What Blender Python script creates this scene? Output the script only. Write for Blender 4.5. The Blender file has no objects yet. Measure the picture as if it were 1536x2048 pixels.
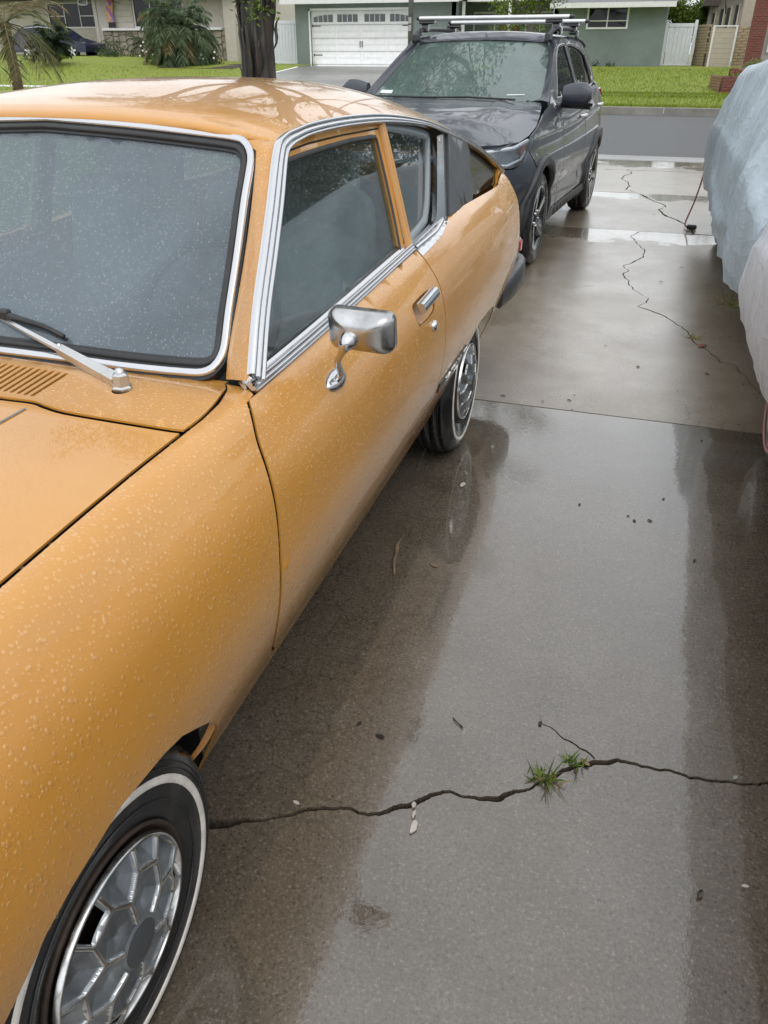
import bpy, bmesh, math, random
from mathutils import Vector, Matrix, noise as mnoise
from mathutils.geometry import delaunay_2d_cdt
random.seed(7)
SC = bpy.context.scene; COL = SC.collection
PI = math.pi; R = math.radians
# ---------------- camera, sky, sun, exposure ----------------
cam = bpy.data.cameras.new('camera'); camo = bpy.data.objects.new('camera', cam); COL.objects.link(camo)
cam.sensor_fit = 'VERTICAL'; cam.sensor_height = 24.; cam.lens = 24.*1540/2048
cam.clip_start = .02; cam.clip_end = 800
camo.location = (0, 0, 1.47); camo.rotation_euler = (R(90-30.96), 0, R(17.7))
SC.camera = camo
SUN_EL, SUN_AZ = R(52), R(150)
W = bpy.data.worlds.new('World'); SC.world = W; W.use_nodes = True
nt = W.node_tree; nt.nodes.clear()
def wn(t): return nt.nodes.new(t)
sky = wn('ShaderNodeTexSky'); sky.sky_type = 'NISHITA'; sky.sun_disc = False
sky.sun_elevation = SUN_EL; sky.sun_rotation = SUN_AZ; sky.dust_density = 4; sky.air_density = 1.2
tc = wn('ShaderNodeTexCoord'); mp = wn('ShaderNodeMapping'); mp.inputs['Scale'].default_value = (1, 1, 2.2)
cn = wn('ShaderNodeTexNoise'); cn.inputs['Scale'].default_value = 1.6; cn.inputs['Detail'].default_value = 5; cn.inputs['Roughness'].default_value = .55
cr = wn('ShaderNodeValToRGB'); cr.color_ramp.elements[0].position = .3; cr.color_ramp.elements[1].position = .75
cr.color_ramp.elements[0].color = (10.0, 10.5, 11.2, 1); cr.color_ramp.elements[1].color = (14.0, 14.3, 14.6, 1)
mx = wn('ShaderNodeMixRGB'); mx.inputs[0].default_value = .9
bg = wn('ShaderNodeBackground'); bg.inputs[1].default_value = .1
ow = wn('ShaderNodeOutputWorld')
nt.links.new(tc.outputs['Generated'], mp.inputs[0]); nt.links.new(mp.outputs[0], cn.inputs['Vector'])
nt.links.new(cn.outputs[0], cr.inputs[0]); nt.links.new(sky.outputs[0], mx.inputs[1]); nt.links.new(cr.outputs[0], mx.inputs[2])
nt.links.new(mx.outputs[0], bg.inputs[0]); nt.links.new(bg.outputs[0], ow.inputs[0])
sun = bpy.data.lights.new('sun', 'SUN'); sun.energy = .6; sun.angle = R(50); sun.color = (1, .97, .92)
suno = bpy.data.objects.new('sun', sun); COL.objects.link(suno); suno.rotation_euler = (R(90)-SUN_EL, 0, R(180)-SUN_AZ)
vs = SC.view_settings; vs.view_transform = 'Standard'; vs.look = 'None'; vs.exposure = 0.27; vs.gamma = 1; vs.use_curve_mapping = False
cy = SC.cycles if hasattr(SC, 'cycles') else None
try:
    SC.render.engine = 'CYCLES'; SC.cycles.max_bounces = 8; SC.cycles.transparent_max_bounces = 12; SC.cycles.transmission_bounces = 6
    SC.cycles.use_denoising = True
except Exception: pass
# ---- shape of the orange car's side, in driveway coordinates (Y along the car, Z up) ----
SIDE_PROF = [(-.745,.915),(-.70,.921),(-.672,.926),(-.652,.929),(-.635,.927),(-.62,.918),(-.603,.90),(-.585,.873),(-.567,.845),(-.552,.81),(-.541,.765),(-.534,.71),(-.531,.65),(-.536,.585),(-.55,.52),(-.572,.455),(-.60,.39),(-.628,.33),(-.650,.28),(-.664,.255),(-.70,.235)]
def _sm(a, b, x):
    t = min(1., max(0., (x-a)/(b-a))); return t*t*(3-2*t)
def _catmull(P, n):
    out = []
    for i in range(len(P)-1):
        p0 = P[max(i-1,0)]; p1 = P[i]; p2 = P[i+1]; p3 = P[min(i+2,len(P)-1)]
        for k in range(n):
            t = k/n
            out.append(tuple(.5*(2*p1[d]+(p2[d]-p0[d])*t+(2*p0[d]-5*p1[d]+4*p2[d]-p3[d])*t*t+(3*p1[d]-p0[d]-3*p2[d]+p3[d])*t**3) for d in range(len(p1))))
    out.append(tuple(P[-1])); return out
_SP = _catmull(SIDE_PROF, 8)
_SL = [0.]
for _a, _b in zip(_SP, _SP[1:]): _SL.append(_SL[-1]+((_a[0]-_b[0])**2+(_a[1]-_b[1])**2)**.5)
def prof(s):
    s = min(max(s, 0.), _SL[-1]-1e-9); lo, hi = 0, len(_SL)-1
    while hi-lo > 1:
        m = (lo+hi)//2
        if _SL[m] <= s: lo = m
        else: hi = m
    t = (s-_SL[lo])/(_SL[hi]-_SL[lo])
    return _SP[lo][0]+t*(_SP[hi][0]-_SP[lo][0]), _SP[lo][1]+t*(_SP[hi][1]-_SP[lo][1])
def wrapY(Y):
    w = 0.
    if Y > 3.2: w += .02*((min(Y,3.9)-3.2)/.7)**2
    if Y > 3.85:
        t = min(1., (Y-3.85)/.20); w += .02*(Y-3.85)/.2+.16*(1-(max(0.,1-t**2.2))**.5)
    if Y < .1:
        t = min(1., (.1-Y)/.42); w += .16*(1-(max(0.,1-t**2.4))**.5)
    return w
def side(Y, s):
    x, z = prof(s)
    up = _sm(.25, .9, z)
    z += up*.05*_sm(1.1, 3.0, Y)
    if Y < .9: z -= up*.07*((.9-Y)/1.1)**1.6
    return (x-wrapY(Y), Y, z)
def zhood(X, Y):
    z = .926+.022*(1-min(1., abs((X+1.32)/.66))**2)
    if Y < .9: z -= .07*((.9-Y)/1.1)**1.6
    return z
def green_x(Y, z): return -.640-.297*(z-.955)-.02*_sm(2.6, 3.9, Y)
def wind_y(X, z): return 1.262+(z-.945)*1.0-.02*(1-min(1., abs((X+1.32)/.56))**2)
# ---------------- helpers: materials ----------------
class NT:
    """thin wrapper to build node trees briefly"""
    def __init__(s, name):
        s.m = bpy.data.materials.new(name); s.m.use_nodes = True; s.t = s.m.node_tree
        s.p = s.t.nodes['Principled BSDF']; s.out = s.t.nodes['Material Output']; s._tc = None
    def n(s, typ, **kw):
        x = s.t.nodes.new('ShaderNode'+typ)
        for k, v in kw.items(): setattr(x, k, v)
        return x
    def l(s, a, b): s.t.links.new(a, b)
    def obj(s):
        if not s._tc: s._tc = s.n('TexCoord')
        return s._tc.outputs['Object']
    def gen(s):
        s.obj(); return s._tc.outputs['Generated']
    def put(s, sock, v):
        if hasattr(v, 'is_linked') or hasattr(v, 'links'): s.l(v, sock)
        else: sock.default_value = v
    def noise(s, sc, det=4, rough=.55, vec=None, stretch=None, dist=0.):
        x = s.n('TexNoise'); x.inputs['Scale'].default_value = sc; x.inputs['Detail'].default_value = det; x.inputs['Roughness'].default_value = rough
        x.inputs['Distortion'].default_value = dist
        v = vec or s.obj()
        if stretch:
            m = s.n('Mapping'); m.inputs['Scale'].default_value = stretch; s.l(v, m.inputs[0]); v = m.outputs[0]
        s.l(v, x.inputs['Vector']); return x.outputs[0]
    def voro(s, sc, feature='F1', vec=None, rnd=1.):
        x = s.n('TexVoronoi', feature=feature); x.inputs['Scale'].default_value = sc; x.inputs['Randomness'].default_value = rnd
        s.l(vec or s.obj(), x.inputs['Vector']); return x.outputs[0]
    def ramp(s, f, stops):
        x = s.n('ValToRGB'); e = x.color_ramp.elements
        while len(e) < len(stops): e.new(.5)
        for k, (p, c) in enumerate(stops):
            e[k].position = p; e[k].color = tuple(c)+((1,) if len(c) == 3 else ()) if hasattr(c, '__len__') else (c, c, c, 1)
        s.l(f, x.inputs[0]); return x.outputs[0]
    def math(s, op, a, b=0., c=None, clamp=False):
        x = s.n('Math', operation=op); x.use_clamp = clamp
        s.put(x.inputs[0], a); s.put(x.inputs[1], b)
        if c is not None: s.put(x.inputs[2], c)
        return x.outputs[0]
    def mix(s, f, a, b, mode='MIX'):
        x = s.n('MixRGB', blend_type=mode); s.put(x.inputs[0], f)
        for i, v in ((1, a), (2, b)):
            if hasattr(v, 'links'): s.l(v, x.inputs[i])
            else: x.inputs[i].default_value = (tuple(v)+(1,))[:4]
        return x.outputs[0]
    def bump(s, h, st=.3, dist=.01, normal=None):
        x = s.n('Bump'); x.inputs['Strength'].default_value = st; x.inputs['Distance'].default_value = dist; s.l(h, x.inputs['Height'])
        if normal: s.l(normal, x.inputs['Normal'])
        return x.outputs[0]
    def sep(s, v=None):
        x = s.n('SeparateXYZ'); s.l(v or s.obj(), x.inputs[0]); return x.outputs
    def set(s, **kw):
        M = dict(color='Base Color', rough='Roughness', metal='Metallic', coat='Coat Weight', coat_rough='Coat Roughness', ior='IOR', spec='Specular IOR Level',
                 normal='Normal', coat_normal='Coat Normal', trans='Transmission Weight', alpha='Alpha', sheen='Sheen Weight', sss='Subsurface Weight')
        for k, v in kw.items():
            so = s.p.inputs[M[k]]
            if hasattr(v, 'links'): s.l(v, so)
            else: so.default_value = (tuple(v)+(1,))[:4] if hasattr(v, '__len__') else v
        return s
def simple(name, color, rough=.5, metal=0., var=.12, scale=6., bump=0., bscale=60., **kw):
    """principled with a little tonal and gloss variation so nothing is perfectly even"""
    a = NT(name); f = a.noise(scale, 5)
    lo = tuple(c*(1-var) for c in color); hi = tuple(min(1, c*(1+var)) for c in color)
    a.set(color=a.ramp(f, [(.3, lo), (.7, hi)]), metal=metal, rough=a.ramp(a.noise(scale*2.3, 3), [(.3, max(.02, rough*.8)), (.7, min(1, rough*1.2))]), **kw)
    if bump: a.set(normal=a.bump(a.noise(bscale, 4), bump, .004))
    return a.m
# ---------------- helpers: objects ----------------
ORG = [Vector((0, 0, 0))]
def thing(name, label, cat, loc=(0, 0, 0), rotz=0., group=None):
    o = bpy.data.objects.new(name, None); COL.objects.link(o); o.location = loc; o.rotation_euler = (0, 0, rotz)
    o.empty_display_size = .2
    o['label'] = label; o['category'] = cat
    if group: o['group'] = group
    return o
def tag(o, label=None, cat=None, group=None, kind=None):
    if label: o['label'] = label
    if cat: o['category'] = cat
    if group: o['group'] = group
    if kind: o['kind'] = kind
    return o
class MB:
    """collects triangles and quads, then links them as ONE mesh object"""
    def __init__(s): s.v = []; s.f = []; s.mi = []; s.sm = []; s.cur = 0
    def add(s, V, F, smooth=False):
        o = len(s.v); s.v += [tuple(p) for p in V]
        for f in F: s.f.append(tuple(i+o for i in f)); s.mi.append(s.cur); s.sm.append(smooth)
        return s
    def box(s, c, d, rz=0., bev=0., taper=1., rot=None):
        hx, hy, hz = d[0]/2, d[1]/2, d[2]/2
        M = (rot or Matrix.Rotation(rz, 3, 'Z'))
        if bev <= 0:
            P = [Vector((sx*hx*(taper if sz > 0 else 1), sy*hy*(taper if sz > 0 else 1), sz*hz)) for sz in (-1, 1) for sy in (-1, 1) for sx in (-1, 1)]
            F = [(0, 2, 3, 1), (4, 5, 7, 6), (0, 1, 5, 4), (2, 6, 7, 3), (0, 4, 6, 2), (1, 3, 7, 5)]
        else:
            b = min(bev, hx*.98, hy*.98, hz*.98); P = []; idx = {}
            for sx in (-1, 1):
                for sy in (-1, 1):
                    for sz in (-1, 1):
                        for ax in range(3):
                            q = [hx-b, hy-b, hz-b]; q[ax] += b
                            idx[sx, sy, sz, ax] = len(P); k = taper if sz > 0 else 1
                            P.append(Vector((sx*q[0]*k, sy*q[1]*k, sz*q[2])))
            F = []
            for sg in (-1, 1):
                F.append([idx[sg, a, b2, 0] for a, b2 in ((-1, -1), (1, -1), (1, 1), (-1, 1))][::sg])
                F.append([idx[a, sg, b2, 1] for a, b2 in ((-1, -1), (-1, 1), (1, 1), (1, -1))][::sg])
                F.append([idx[a, b2, sg, 2] for a, b2 in ((-1, -1), (1, -1), (1, 1), (-1, 1))][::sg])
            for a in (-1, 1):
                for b2 in (-1, 1):
                    q = a*b2
                    F.append([idx[a, b2, -1, 0], idx[a, b2, -1, 1], idx[a, b2, 1, 1], idx[a, b2, 1, 0]][::q])
                    F.append([idx[a, -1, b2, 0], idx[a, 1, b2, 0], idx[a, 1, b2, 2], idx[a, -1, b2, 2]][::q])
                    F.append([idx[-1, a, b2, 1], idx[-1, a, b2, 2], idx[1, a, b2, 2], idx[1, a, b2, 1]][::q])
            for sx in (-1, 1):
                for sy in (-1, 1):
                    for sz in (-1, 1):
                        F.append([idx[sx, sy, sz, 0], idx[sx, sy, sz, 1], idx[sx, sy, sz, 2]][::sx*sy*sz])
        return s.add([M @ p + Vector(c) for p in P], F)
    def tube(s, pts, r, n=8, cap=True, closed=False, sx=1., up=None, smooth=True):
        pts = [Vector(p) for p in pts]; m = len(pts); rr = r if hasattr(r, '__len__') else [r]*m
        V = []; u = Vector(up) if up else None
        for i, p in enumerate(pts):
            t = (pts[(i+1) % m if closed else min(i+1, m-1)]-pts[(i-1) % m if closed else max(i-1, 0)])
            if t.length < 1e-9: t = Vector((0, 0, 1))
            t.normalize()
            if u is None: u = Vector((0, 0, 1)) if abs(t.z) < .9 else Vector((1, 0, 0))
            a = t.cross(u)
            if a.length < 1e-6: a = t.orthogonal()
            a.normalize(); b = a.cross(t).normalized()
            if not up: u = b
            for k in range(n):
                th = 2*PI*k/n; V.append(p+a*(math.cos(th)*rr[i]*sx)+b*(math.sin(th)*rr[i]))
        F = []
        for i in range(m if closed else m-1):
            j = (i+1) % m
            for k in range(n): F.append((i*n+k, i*n+(k+1) % n, j*n+(k+1) % n, j*n+k))
        if cap and not closed: F.append(tuple(range(n))[::-1]); F.append(tuple((m-1)*n+k for k in range(n)))
        return s.add(V, F, smooth)
    def lathe(s, prof, n=32, c=(0, 0, 0), axis='X', smooth=True, sign=1):
        """prof: (along axis, radius)"""
        V = []; F = []; m = len(prof)
        for (h, r) in prof:
            for k in range(n):
                th = 2*PI*k/n*sign
                q = (h, r*math.cos(th), r*math.sin(th)) if axis == 'X' else ((r*math.cos(th), r*math.sin(th), h) if axis == 'Z' else (r*math.sin(th), h, r*math.cos(th)))
                V.append((q[0]+c[0], q[1]+c[1], q[2]+c[2]))
        for i in range(m-1):
            for k in range(n): F.append((i*n+k, i*n+(k+1) % n, (i+1)*n+(k+1) % n, (i+1)*n+k))
        return s.add(V, F, smooth)
    def grid(s, rows, smooth=True, closed=False):
        m = len(rows); n = len(rows[0]); V = [p for r in rows for p in r]; F = []
        for i in range(m-1):
            for k in range(n if closed else n-1): F.append((i*n+k, i*n+(k+1) % n, (i+1)*n+(k+1) % n, (i+1)*n+k))
        return s.add(V, F, smooth)
    def build(s, name, mats, parent=None, kind=None, label=None):
        me = bpy.data.meshes.new(name); off = ORG[-1]
        me.from_pydata([(p[0]-off[0], p[1]-off[1], p[2]-off[2]) for p in s.v], [], s.f)
        if not hasattr(mats, '__len__'): mats = [mats]
        for m in mats: me.materials.append(m)
        me.polygons.foreach_set('material_index', s.mi); me.polygons.foreach_set('use_smooth', s.sm); me.update()
        o = bpy.data.objects.new(name, me); COL.objects.link(o)
        if parent: o.parent = parent
        if kind: o['kind'] = kind
        if label: o['label'] = label
        return o
def root(name, label, cat, loc=(0, 0, 0), group=None):
    """thing whose parts are written in world coordinates"""
    o = thing(name, label, cat, loc, 0., group); ORG.append(Vector(loc)); return o
def done(): ORG.pop()
def copy_tree(o, parent=None):
    c = o.copy(); COL.objects.link(c)
    if parent: c.parent = parent
    for ch in list(o.children): copy_tree(ch, c)
    return c
def inpoly(p, poly):
    x, y = p; c = False; n = len(poly); j = n-1
    for i in range(n):
        a, b = poly[i], poly[j]
        if (a[1] > y) != (b[1] > y) and x < (b[0]-a[0])*(y-a[1])/(b[1]-a[1])+a[0]: c = not c
        j = i
    return c
def dense(poly, d, closed=True):
    out = []; n = len(poly)
    for i in range(n if closed else n-1):
        a, b = poly[i], poly[(i+1) % n]; L = math.dist(a, b); k = max(1, math.ceil(L/d))
        for q in range(k): out.append(tuple(a[z]+(b[z]-a[z])*q/k for z in range(len(a))))
    if not closed: out.append(tuple(poly[-1]))
    return out
def smoothline(P, n=6): return _catmull([tuple(p) for p in P], n)
def segd(p, a, b):
    dx, dy = b[0]-a[0], b[1]-a[1]; L = dx*dx+dy*dy
    t = 0 if L < 1e-12 else max(0, min(1, ((p[0]-a[0])*dx+(p[1]-a[1])*dy)/L))
    return math.hypot(p[0]-a[0]-t*dx, p[1]-a[1]-t*dy)
def tri_sheet(poly, d, holes=(), edge=None):
    """triangulate a 2D outline with interior grid points"""
    edge = edge or d; rings = [dense(poly, edge)]+[dense(h, edge) for h in holes]; pts = []; ed = []
    for rg in rings:
        o = len(pts); pts += rg; ed += [(o+i, o+(i+1) % len(rg)) for i in range(len(rg))]
    xs = [p[0] for p in poly]; ys = [p[1] for p in poly]; nb = len(pts)
    bd = {}
    for p in pts: bd.setdefault((int(p[0]//d), int(p[1]//d)), []).append(p)
    x = min(xs)+d*.5; r = 0
    while x < max(xs):
        y = min(ys)+(d*.25 if r % 2 else d*.75)
        while y < max(ys):
            ok = inpoly((x, y), poly) and not any(inpoly((x, y), h) for h in holes)
            if ok:
                i, j = int(x//d), int(y//d)
                for a in (-1, 0, 1):
                    for b in (-1, 0, 1):
                        for q in bd.get((i+a, j+b), ()):
                            if (q[0]-x)**2+(q[1]-y)**2 < (d*.45)**2: ok = False; break
            if ok: pts.append((x, y))
            y += d
        x += d; r += 1
    v, e, f, _, _, _ = delaunay_2d_cdt([Vector(p) for p in pts], ed, [], 0, 1e-7)
    F = []
    for t in f:
        c = (sum(v[i][0] for i in t)/len(t), sum(v[i][1] for i in t)/len(t))
        if inpoly(c, poly) and not any(inpoly(c, h) for h in holes):
            ar_ = (v[t[1]][0]-v[t[0]][0])*(v[t[2]][1]-v[t[0]][1])-(v[t[2]][0]-v[t[0]][0])*(v[t[1]][1]-v[t[0]][1])
            if abs(ar_) > 1e-10: F.append(tuple(t) if ar_ > 0 else tuple(t)[::-1])
    return [tuple(p) for p in v], F
def sheet(mb, poly, d, lift, thick=.0, holes=(), flip=False, edge=None, out=None):
    """a curved panel: outline in its own 2D domain lifted to 3D, with real thickness and closed edges. out: point the outside faces away from"""
    P, F = tri_sheet(poly, d, holes, edge); V = [Vector(lift(*p)) for p in P]
    if not F: return
    nrm = [Vector((0, 0, 0)) for _ in V]
    for t in F:
        nn = (V[t[1]]-V[t[0]]).cross(V[t[2]]-V[t[0]])
        for i in t: nrm[i] += nn
    tot = Vector((0, 0, 0))
    if out is not None:
        for i, p in enumerate(V): tot += nrm[i]
        c = sum(V, Vector((0, 0, 0)))/len(V); flip = tot.dot(c-Vector(out)) < 0
    if flip: F = [t[::-1] for t in F]; nrm = [-q for q in nrm]
    mb.add(V, F, True)
    if thick:
        B = [p-n.normalized()*thick for p, n in zip(V, nrm)]; mb.add(B, [t[::-1] for t in F], True)
        cnt = {}
        for t in F:
            for a, b in zip(t, t[1:]+t[:1]): cnt[a, b] = 1
        W_, WF = [], []
        for (a, b) in cnt:
            if (b, a) not in cnt:
                o = len(W_); W_ += [V[a], V[b], B[b], B[a]]; WF.append((o+1, o, o+3, o+2))
        mb.add(W_, WF, False)
    return V, F, nrm
def strip(mb, path, nrm, w, h, prof=None, closed=False, smooth=True):
    """moulding: profile (across, out) swept along a path; nrm = outward direction per point or one"""
    path = [Vector(p) for p in path]; m = len(path); prof = prof or [(-.5, 0), (-.42, .8), (-.25, 1), (.25, 1), (.42, .8), (.5, 0)]
    rows = []
    for i, p in enumerate(path):
        t = path[(i+1) % m if closed else min(i+1, m-1)]-path[i-1 if closed else max(i-1, 0)]; t.normalize()
        n = Vector(nrm[i] if isinstance(nrm, list) else nrm); n = (n-t*n.dot(t)).normalized(); s_ = t.cross(n)
        wi_ = w[i] if hasattr(w, '__len__') else w; rows.append([p+s_*(a*wi_)+n*(b*h) for a, b in prof])
    if closed: rows.append(rows[0])
    mb.grid(rows, smooth)
    if not closed: mb.add(rows[0], [tuple(range(len(prof)))]); mb.add(rows[-1], [tuple(range(len(prof)))[::-1]])
def text_mesh(body, size, M, depth=.002, bold=0.):
    """flat lettering as mesh: verts, faces placed by matrix M"""
    c = bpy.data.curves.new('lettering', 'FONT'); c.body = body; c.size = size; c.align_x = 'CENTER'; c.align_y = 'CENTER'; c.extrude = depth; c.offset = bold; c.resolution_u = 3
    o = bpy.data.objects.new('lettering', c); COL.objects.link(o); dg = bpy.context.evaluated_depsgraph_get(); me = bpy.data.meshes.new_from_object(o.evaluated_get(dg))
    V = [M @ v.co for v in me.vertices]; F = [tuple(p.vertices) for p in me.polygons]
    bpy.data.objects.remove(o); bpy.data.curves.remove(c); bpy.data.meshes.remove(me); return V, F
def rough_line(P, amp, n=3, seed=1):
    """fractal jitter of a polyline (cracks)"""
    rnd = random.Random(seed); P = [Vector(p[:2]) for p in P]
    for k in range(n):
        Q = [P[0]]
        for a, b in zip(P, P[1:]):
            d = b-a; m = (a+b)/2+Vector((-d.y, d.x))*rnd.uniform(-amp, amp); Q += [m, b]
        P = Q
    return [tuple(p) for p in P]
# ---------------- near setting: driveway of cracked concrete slabs, gutter, street ----------------
def concrete_mat(name='wet_concrete', k=1., cr0=.016, cr1=.014, br=.24, bs=.012, ci=1.8):
    a = NT(name); o = a.obj(); xyz = a.sep()
    big = a.noise(.9, 5, .6); mid = a.noise(5.5, 5, .6); fine = a.noise(135, 4, .85); grit = a.voro(230); warm = a.noise(1.7, 3)
    base = a.ramp(a.math('ADD', a.math('MULTIPLY', big, .55), a.math('MULTIPLY', mid, .45)), [(.28, (.088*k, .068*k, .046*k)), (.5, (.124*k, .101*k, .073*k)), (.72, (.168*k, .144*k, .112*k))])
    base = a.mix(a.ramp(warm, [(.5, 0.), (.72, .5)]), base, (.125, .086, .05))
    base = a.mix(a.ramp(fine, [(.33, .9), (.47, 0.)]), base, (.026, .021, .015)); base = a.mix(a.ramp(fine, [(.56, 0.), (.68, .65)]), base, (.36, .325, .27))
    # network of hairline crazing in patches
    cz = a.voro(11, 'DISTANCE_TO_EDGE', vec=a.mix(.2, o, a.n('TexNoise').outputs[1])); cz2 = a.voro(26, 'DISTANCE_TO_EDGE', vec=a.mix(.14, o, a.n('TexNoise').outputs[1]))
    craz = a.math('MULTIPLY', a.ramp(a.math('MINIMUM', cz, a.math('MULTIPLY', cz2, 1.8)), [(.0, 1.), (.028, 0.)]), a.ramp(a.noise(.8, 2), [(.5, 0.), (.62, .55)]) if k > 1.5 else a.math('MULTIPLY', a.ramp(a.math('MULTIPLY_ADD', xyz[0], .5, .65), [(.35, .42), (.62, .06)]), a.ramp(a.noise(2.2, 3), [(.40, .15), (.58, 1.)])))
    base = a.mix(craz, base, (.03, .026, .02))
    # standing water lies against the two joints
    x, y, z = xyz[0], xyz[1], xyz[2]
    wob = a.math('MULTIPLY', a.math('SUBTRACT', a.noise(2.2, 6, .62), .5), 1.5)
    def pond(y1, w): # 1 next to y1, fading w metres towards the camera
        t = a.math('DIVIDE', a.math('SUBTRACT', y1, y), w); t = a.math('SUBTRACT', 1., t)
        up = a.math('LESS_THAN', y, y1); return a.math('MULTIPLY', a.math('ADD', t, wob), up)
    pd = a.math('MAXIMUM', a.math('MAXIMUM', pond(3.49, 1.15), pond(7.99, .75)), a.math('MAXIMUM', pond(10.31, .6), pond(14.3, 2.2)))
    wet = a.ramp(pd, [(.28, 0.), (.42, 1.)])
    patch = a.ramp(a.noise(1.6, 6, .65), [(.42, 0.), (.62, 1.)])
    film = a.math('MAXIMUM', wet, a.math('MULTIPLY', patch, .35), clamp=True)
    base = a.mix(a.math('MULTIPLY', wet, .25), base, (.06, .05, .036))
    h = a.math('ADD', a.math('MULTIPLY', fine, .6), a.math('MULTIPLY', grit, .5))
    dry = a.bump(h, .25, .003); ripple = a.bump(a.noise(60, 3, .5), .05, .004)
    a.set(color=base, rough=a.ramp(film, [(0., br), (1., .12)]), spec=.4, coat=1., coat_rough=a.ramp(film, [(0., cr0), (.4, cr1), (1., .01)]), normal=dry)
    cb = a.n('Mix', data_type='VECTOR'); 
    bn = a.bump(h, bs, .003, a.bump(a.noise(10, 5, .66), 1. if k < 1.5 else .5, .0007)); a.p.inputs['Coat IOR'].default_value = ci; a.put(a.p.inputs['Coat Weight'], a.ramp(a.noise(2.6, 6, .65), [(.3, .86), (.62, 1.)])); a.l(wet, cb.inputs[0]); a.l(bn, cb.inputs[4]); a.l(ripple, cb.inputs[5]); a.l(cb.outputs[1], a.p.inputs['Coat Normal'])
    return a.m
M_CONC = concrete_mat(); M_CONC2 = concrete_mat('damp_concrete', 2.0, .26, .14, .4, .14, 1.5)
M_SOIL = simple('dark_soil', (.028, .023, .017), .9, bump=.6)
g = MB(); g.add([(-400, -200, -.11), (400, -200, -.11), (400, 14.15, -.11), (-400, 14.15, -.11)], [(0, 1, 2, 3)]); tag(g.build('ground', M_SOIL), kind='structure')
CR_A = [(-3.4, .55), (-2.2, .72), (-1.4, .83), (-.714, .934), (-.654, .96), (-.592, .984), (-.527, 1.028), (-.465, 1.056), (-.422, 1.07), (-.379, 1.066), (-.335, 1.094), (-.3, 1.116), (-.268, 1.148), (-.218, 1.184), (-.159, 1.185), (-.104, 1.199), (-.075, 1.23), (-.041, 1.249), (-.002, 1.287), (.061, 1.354), (.095, 1.373), (.146, 1.397), (.221, 1.397), (.312, 1.393), (.39, 1.408), (.485, 1.434), (.8, 1.48), (1.6, 1.55), (2.9, 1.66)]
CR_A2 = [(.093, 1.382), (.044, 1.413), (-.009, 1.444), (-.042, 1.455), (-.06, 1.52), (-.05, 1.6)]
CR_B1 = [(-.38, 13.2), (-.366, 12.5), (-.245, 12.061), (-.336, 11.673), (-.254, 11.197), (-.259, 10.585), (-.126, 10.344), (.002, 10.05), (.083, 9.822), (.218, 9.505), (.151, 9.257), (.185, 8.998), (.306, 8.731), (.387, 8.516), (.446, 8.218), (.457, 7.967)]
CR_B2 = [(.007, 8.0), (-.071, 7.676), (-.007, 7.387), (.058, 7.154), (.026, 6.808), (-.086, 6.553), (-.045, 6.388), (-.07, 6.21), (-.018, 5.93), (.06, 5.738), (.122, 5.618), (.059, 5.398), (.184, 5.271), (.249, 5.172), (.352, 4.961), (.379, 4.812), (.434, 4.664), (.527, 4.414), (.602, 4.397), (.62, 4.283), (.658, 4.145), (.686, 4.046), (.726, 3.957), (.9, 3.7), (.96, 3.495)]
CR_CL = [(-3.4, 5.55), (-2, 5.62), (-.798, 5.711), (-.485, 5.725), (-.368, 5.797), (-.188, 5.87), (-.018, 5.93)]
CR_CR = [(.122, 5.618), (.349, 5.556), (.516, 5.566), (.723, 5.568), (1.6, 5.6), (2.9, 5.5)]
CR_D = [(.52, 3.715), (.56, 3.70), (.6, 3.681), (.695, 3.635), (.86, 3.60)]
JA = rough_line(CR_A, .10, 3, 1); JB1 = rough_line(CR_B1, .10, 3, 2); JB2 = rough_line(CR_B2, .10, 3, 3); JCL = rough_line(CR_CL, .04, 3, 4); JCR = rough_line(CR_CR, .05, 3, 5)
def off(P, d):
    out = []
    for i, p in enumerate(P):
        a, b = P[max(i-1, 0)], P[min(i+1, len(P)-1)]; t = Vector((b[0]-a[0], b[1]-a[1])); t.normalize() if t.length > 0 else None
        w = d*(.55+1.1*mnoise.noise(Vector((p[0]*5, p[1]*5, 3.1)))**2*3)
        out.append((p[0]-t.y*w, p[1]+t.x*w))
    return out
def cut(P, ya=None, yb=None):
    return [p for p in P if (ya is None or p[1] <= ya) and (yb is None or p[1] >= yb)]
drive = bpy.data.objects.new('driveway', None); COL.objects.link(drive); drive['kind'] = 'structure'
def sliver(P, w, seed):
    P = rough_line(P, .12, 2, seed); a = [(x, y+w*(1-i/len(P))) for i, (x, y) in enumerate(P)]; b = [(x, y-w*(1-i/len(P))) for i, (x, y) in enumerate(P)]
    return a+b[::-1][1:]
def slab(poly, z=0., holes=(), mat=None, d=.5):
    m = MB(); tilt = random.uniform(-.0012, .0012)
    sheet(m, poly, d, lambda x, y: (x, y, z+tilt*x), .09, holes, edge=.06, out=(0, 3, -60)); o = m.build('concrete_slab', mat or M_CONC, drive)
    for p in o.data.polygons: p.use_smooth = False
    return o
XL, XR = -3.4, 2.9
gA = .0042
slab([(XL, -3.2), (XR, -3.2)]+off(JA, -gA)[::-1], -.002)
slab(off(JA, gA)+[(XR, 3.484), (XL, 3.484)], .002, holes=[sliver(CR_A2, .0035, 8)])
jn = 0; ib = min(range(len(JB2)), key=lambda i: math.dist(JB2[i], CR_CL[-1])); ic = min(range(len(JB2)), key=lambda i: math.dist(JB2[i], CR_CR[0]))
bR = off(JB2, .006); bL = off(JB2, -.006)   # JB2 runs towards the camera: left of travel = +X side
slab([(XL, 7.984)]+bL[:ib+1][:1]+bL[1:ib+1]+off(JCL, .003)[::-1], 0, mat=M_CONC2)
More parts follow.
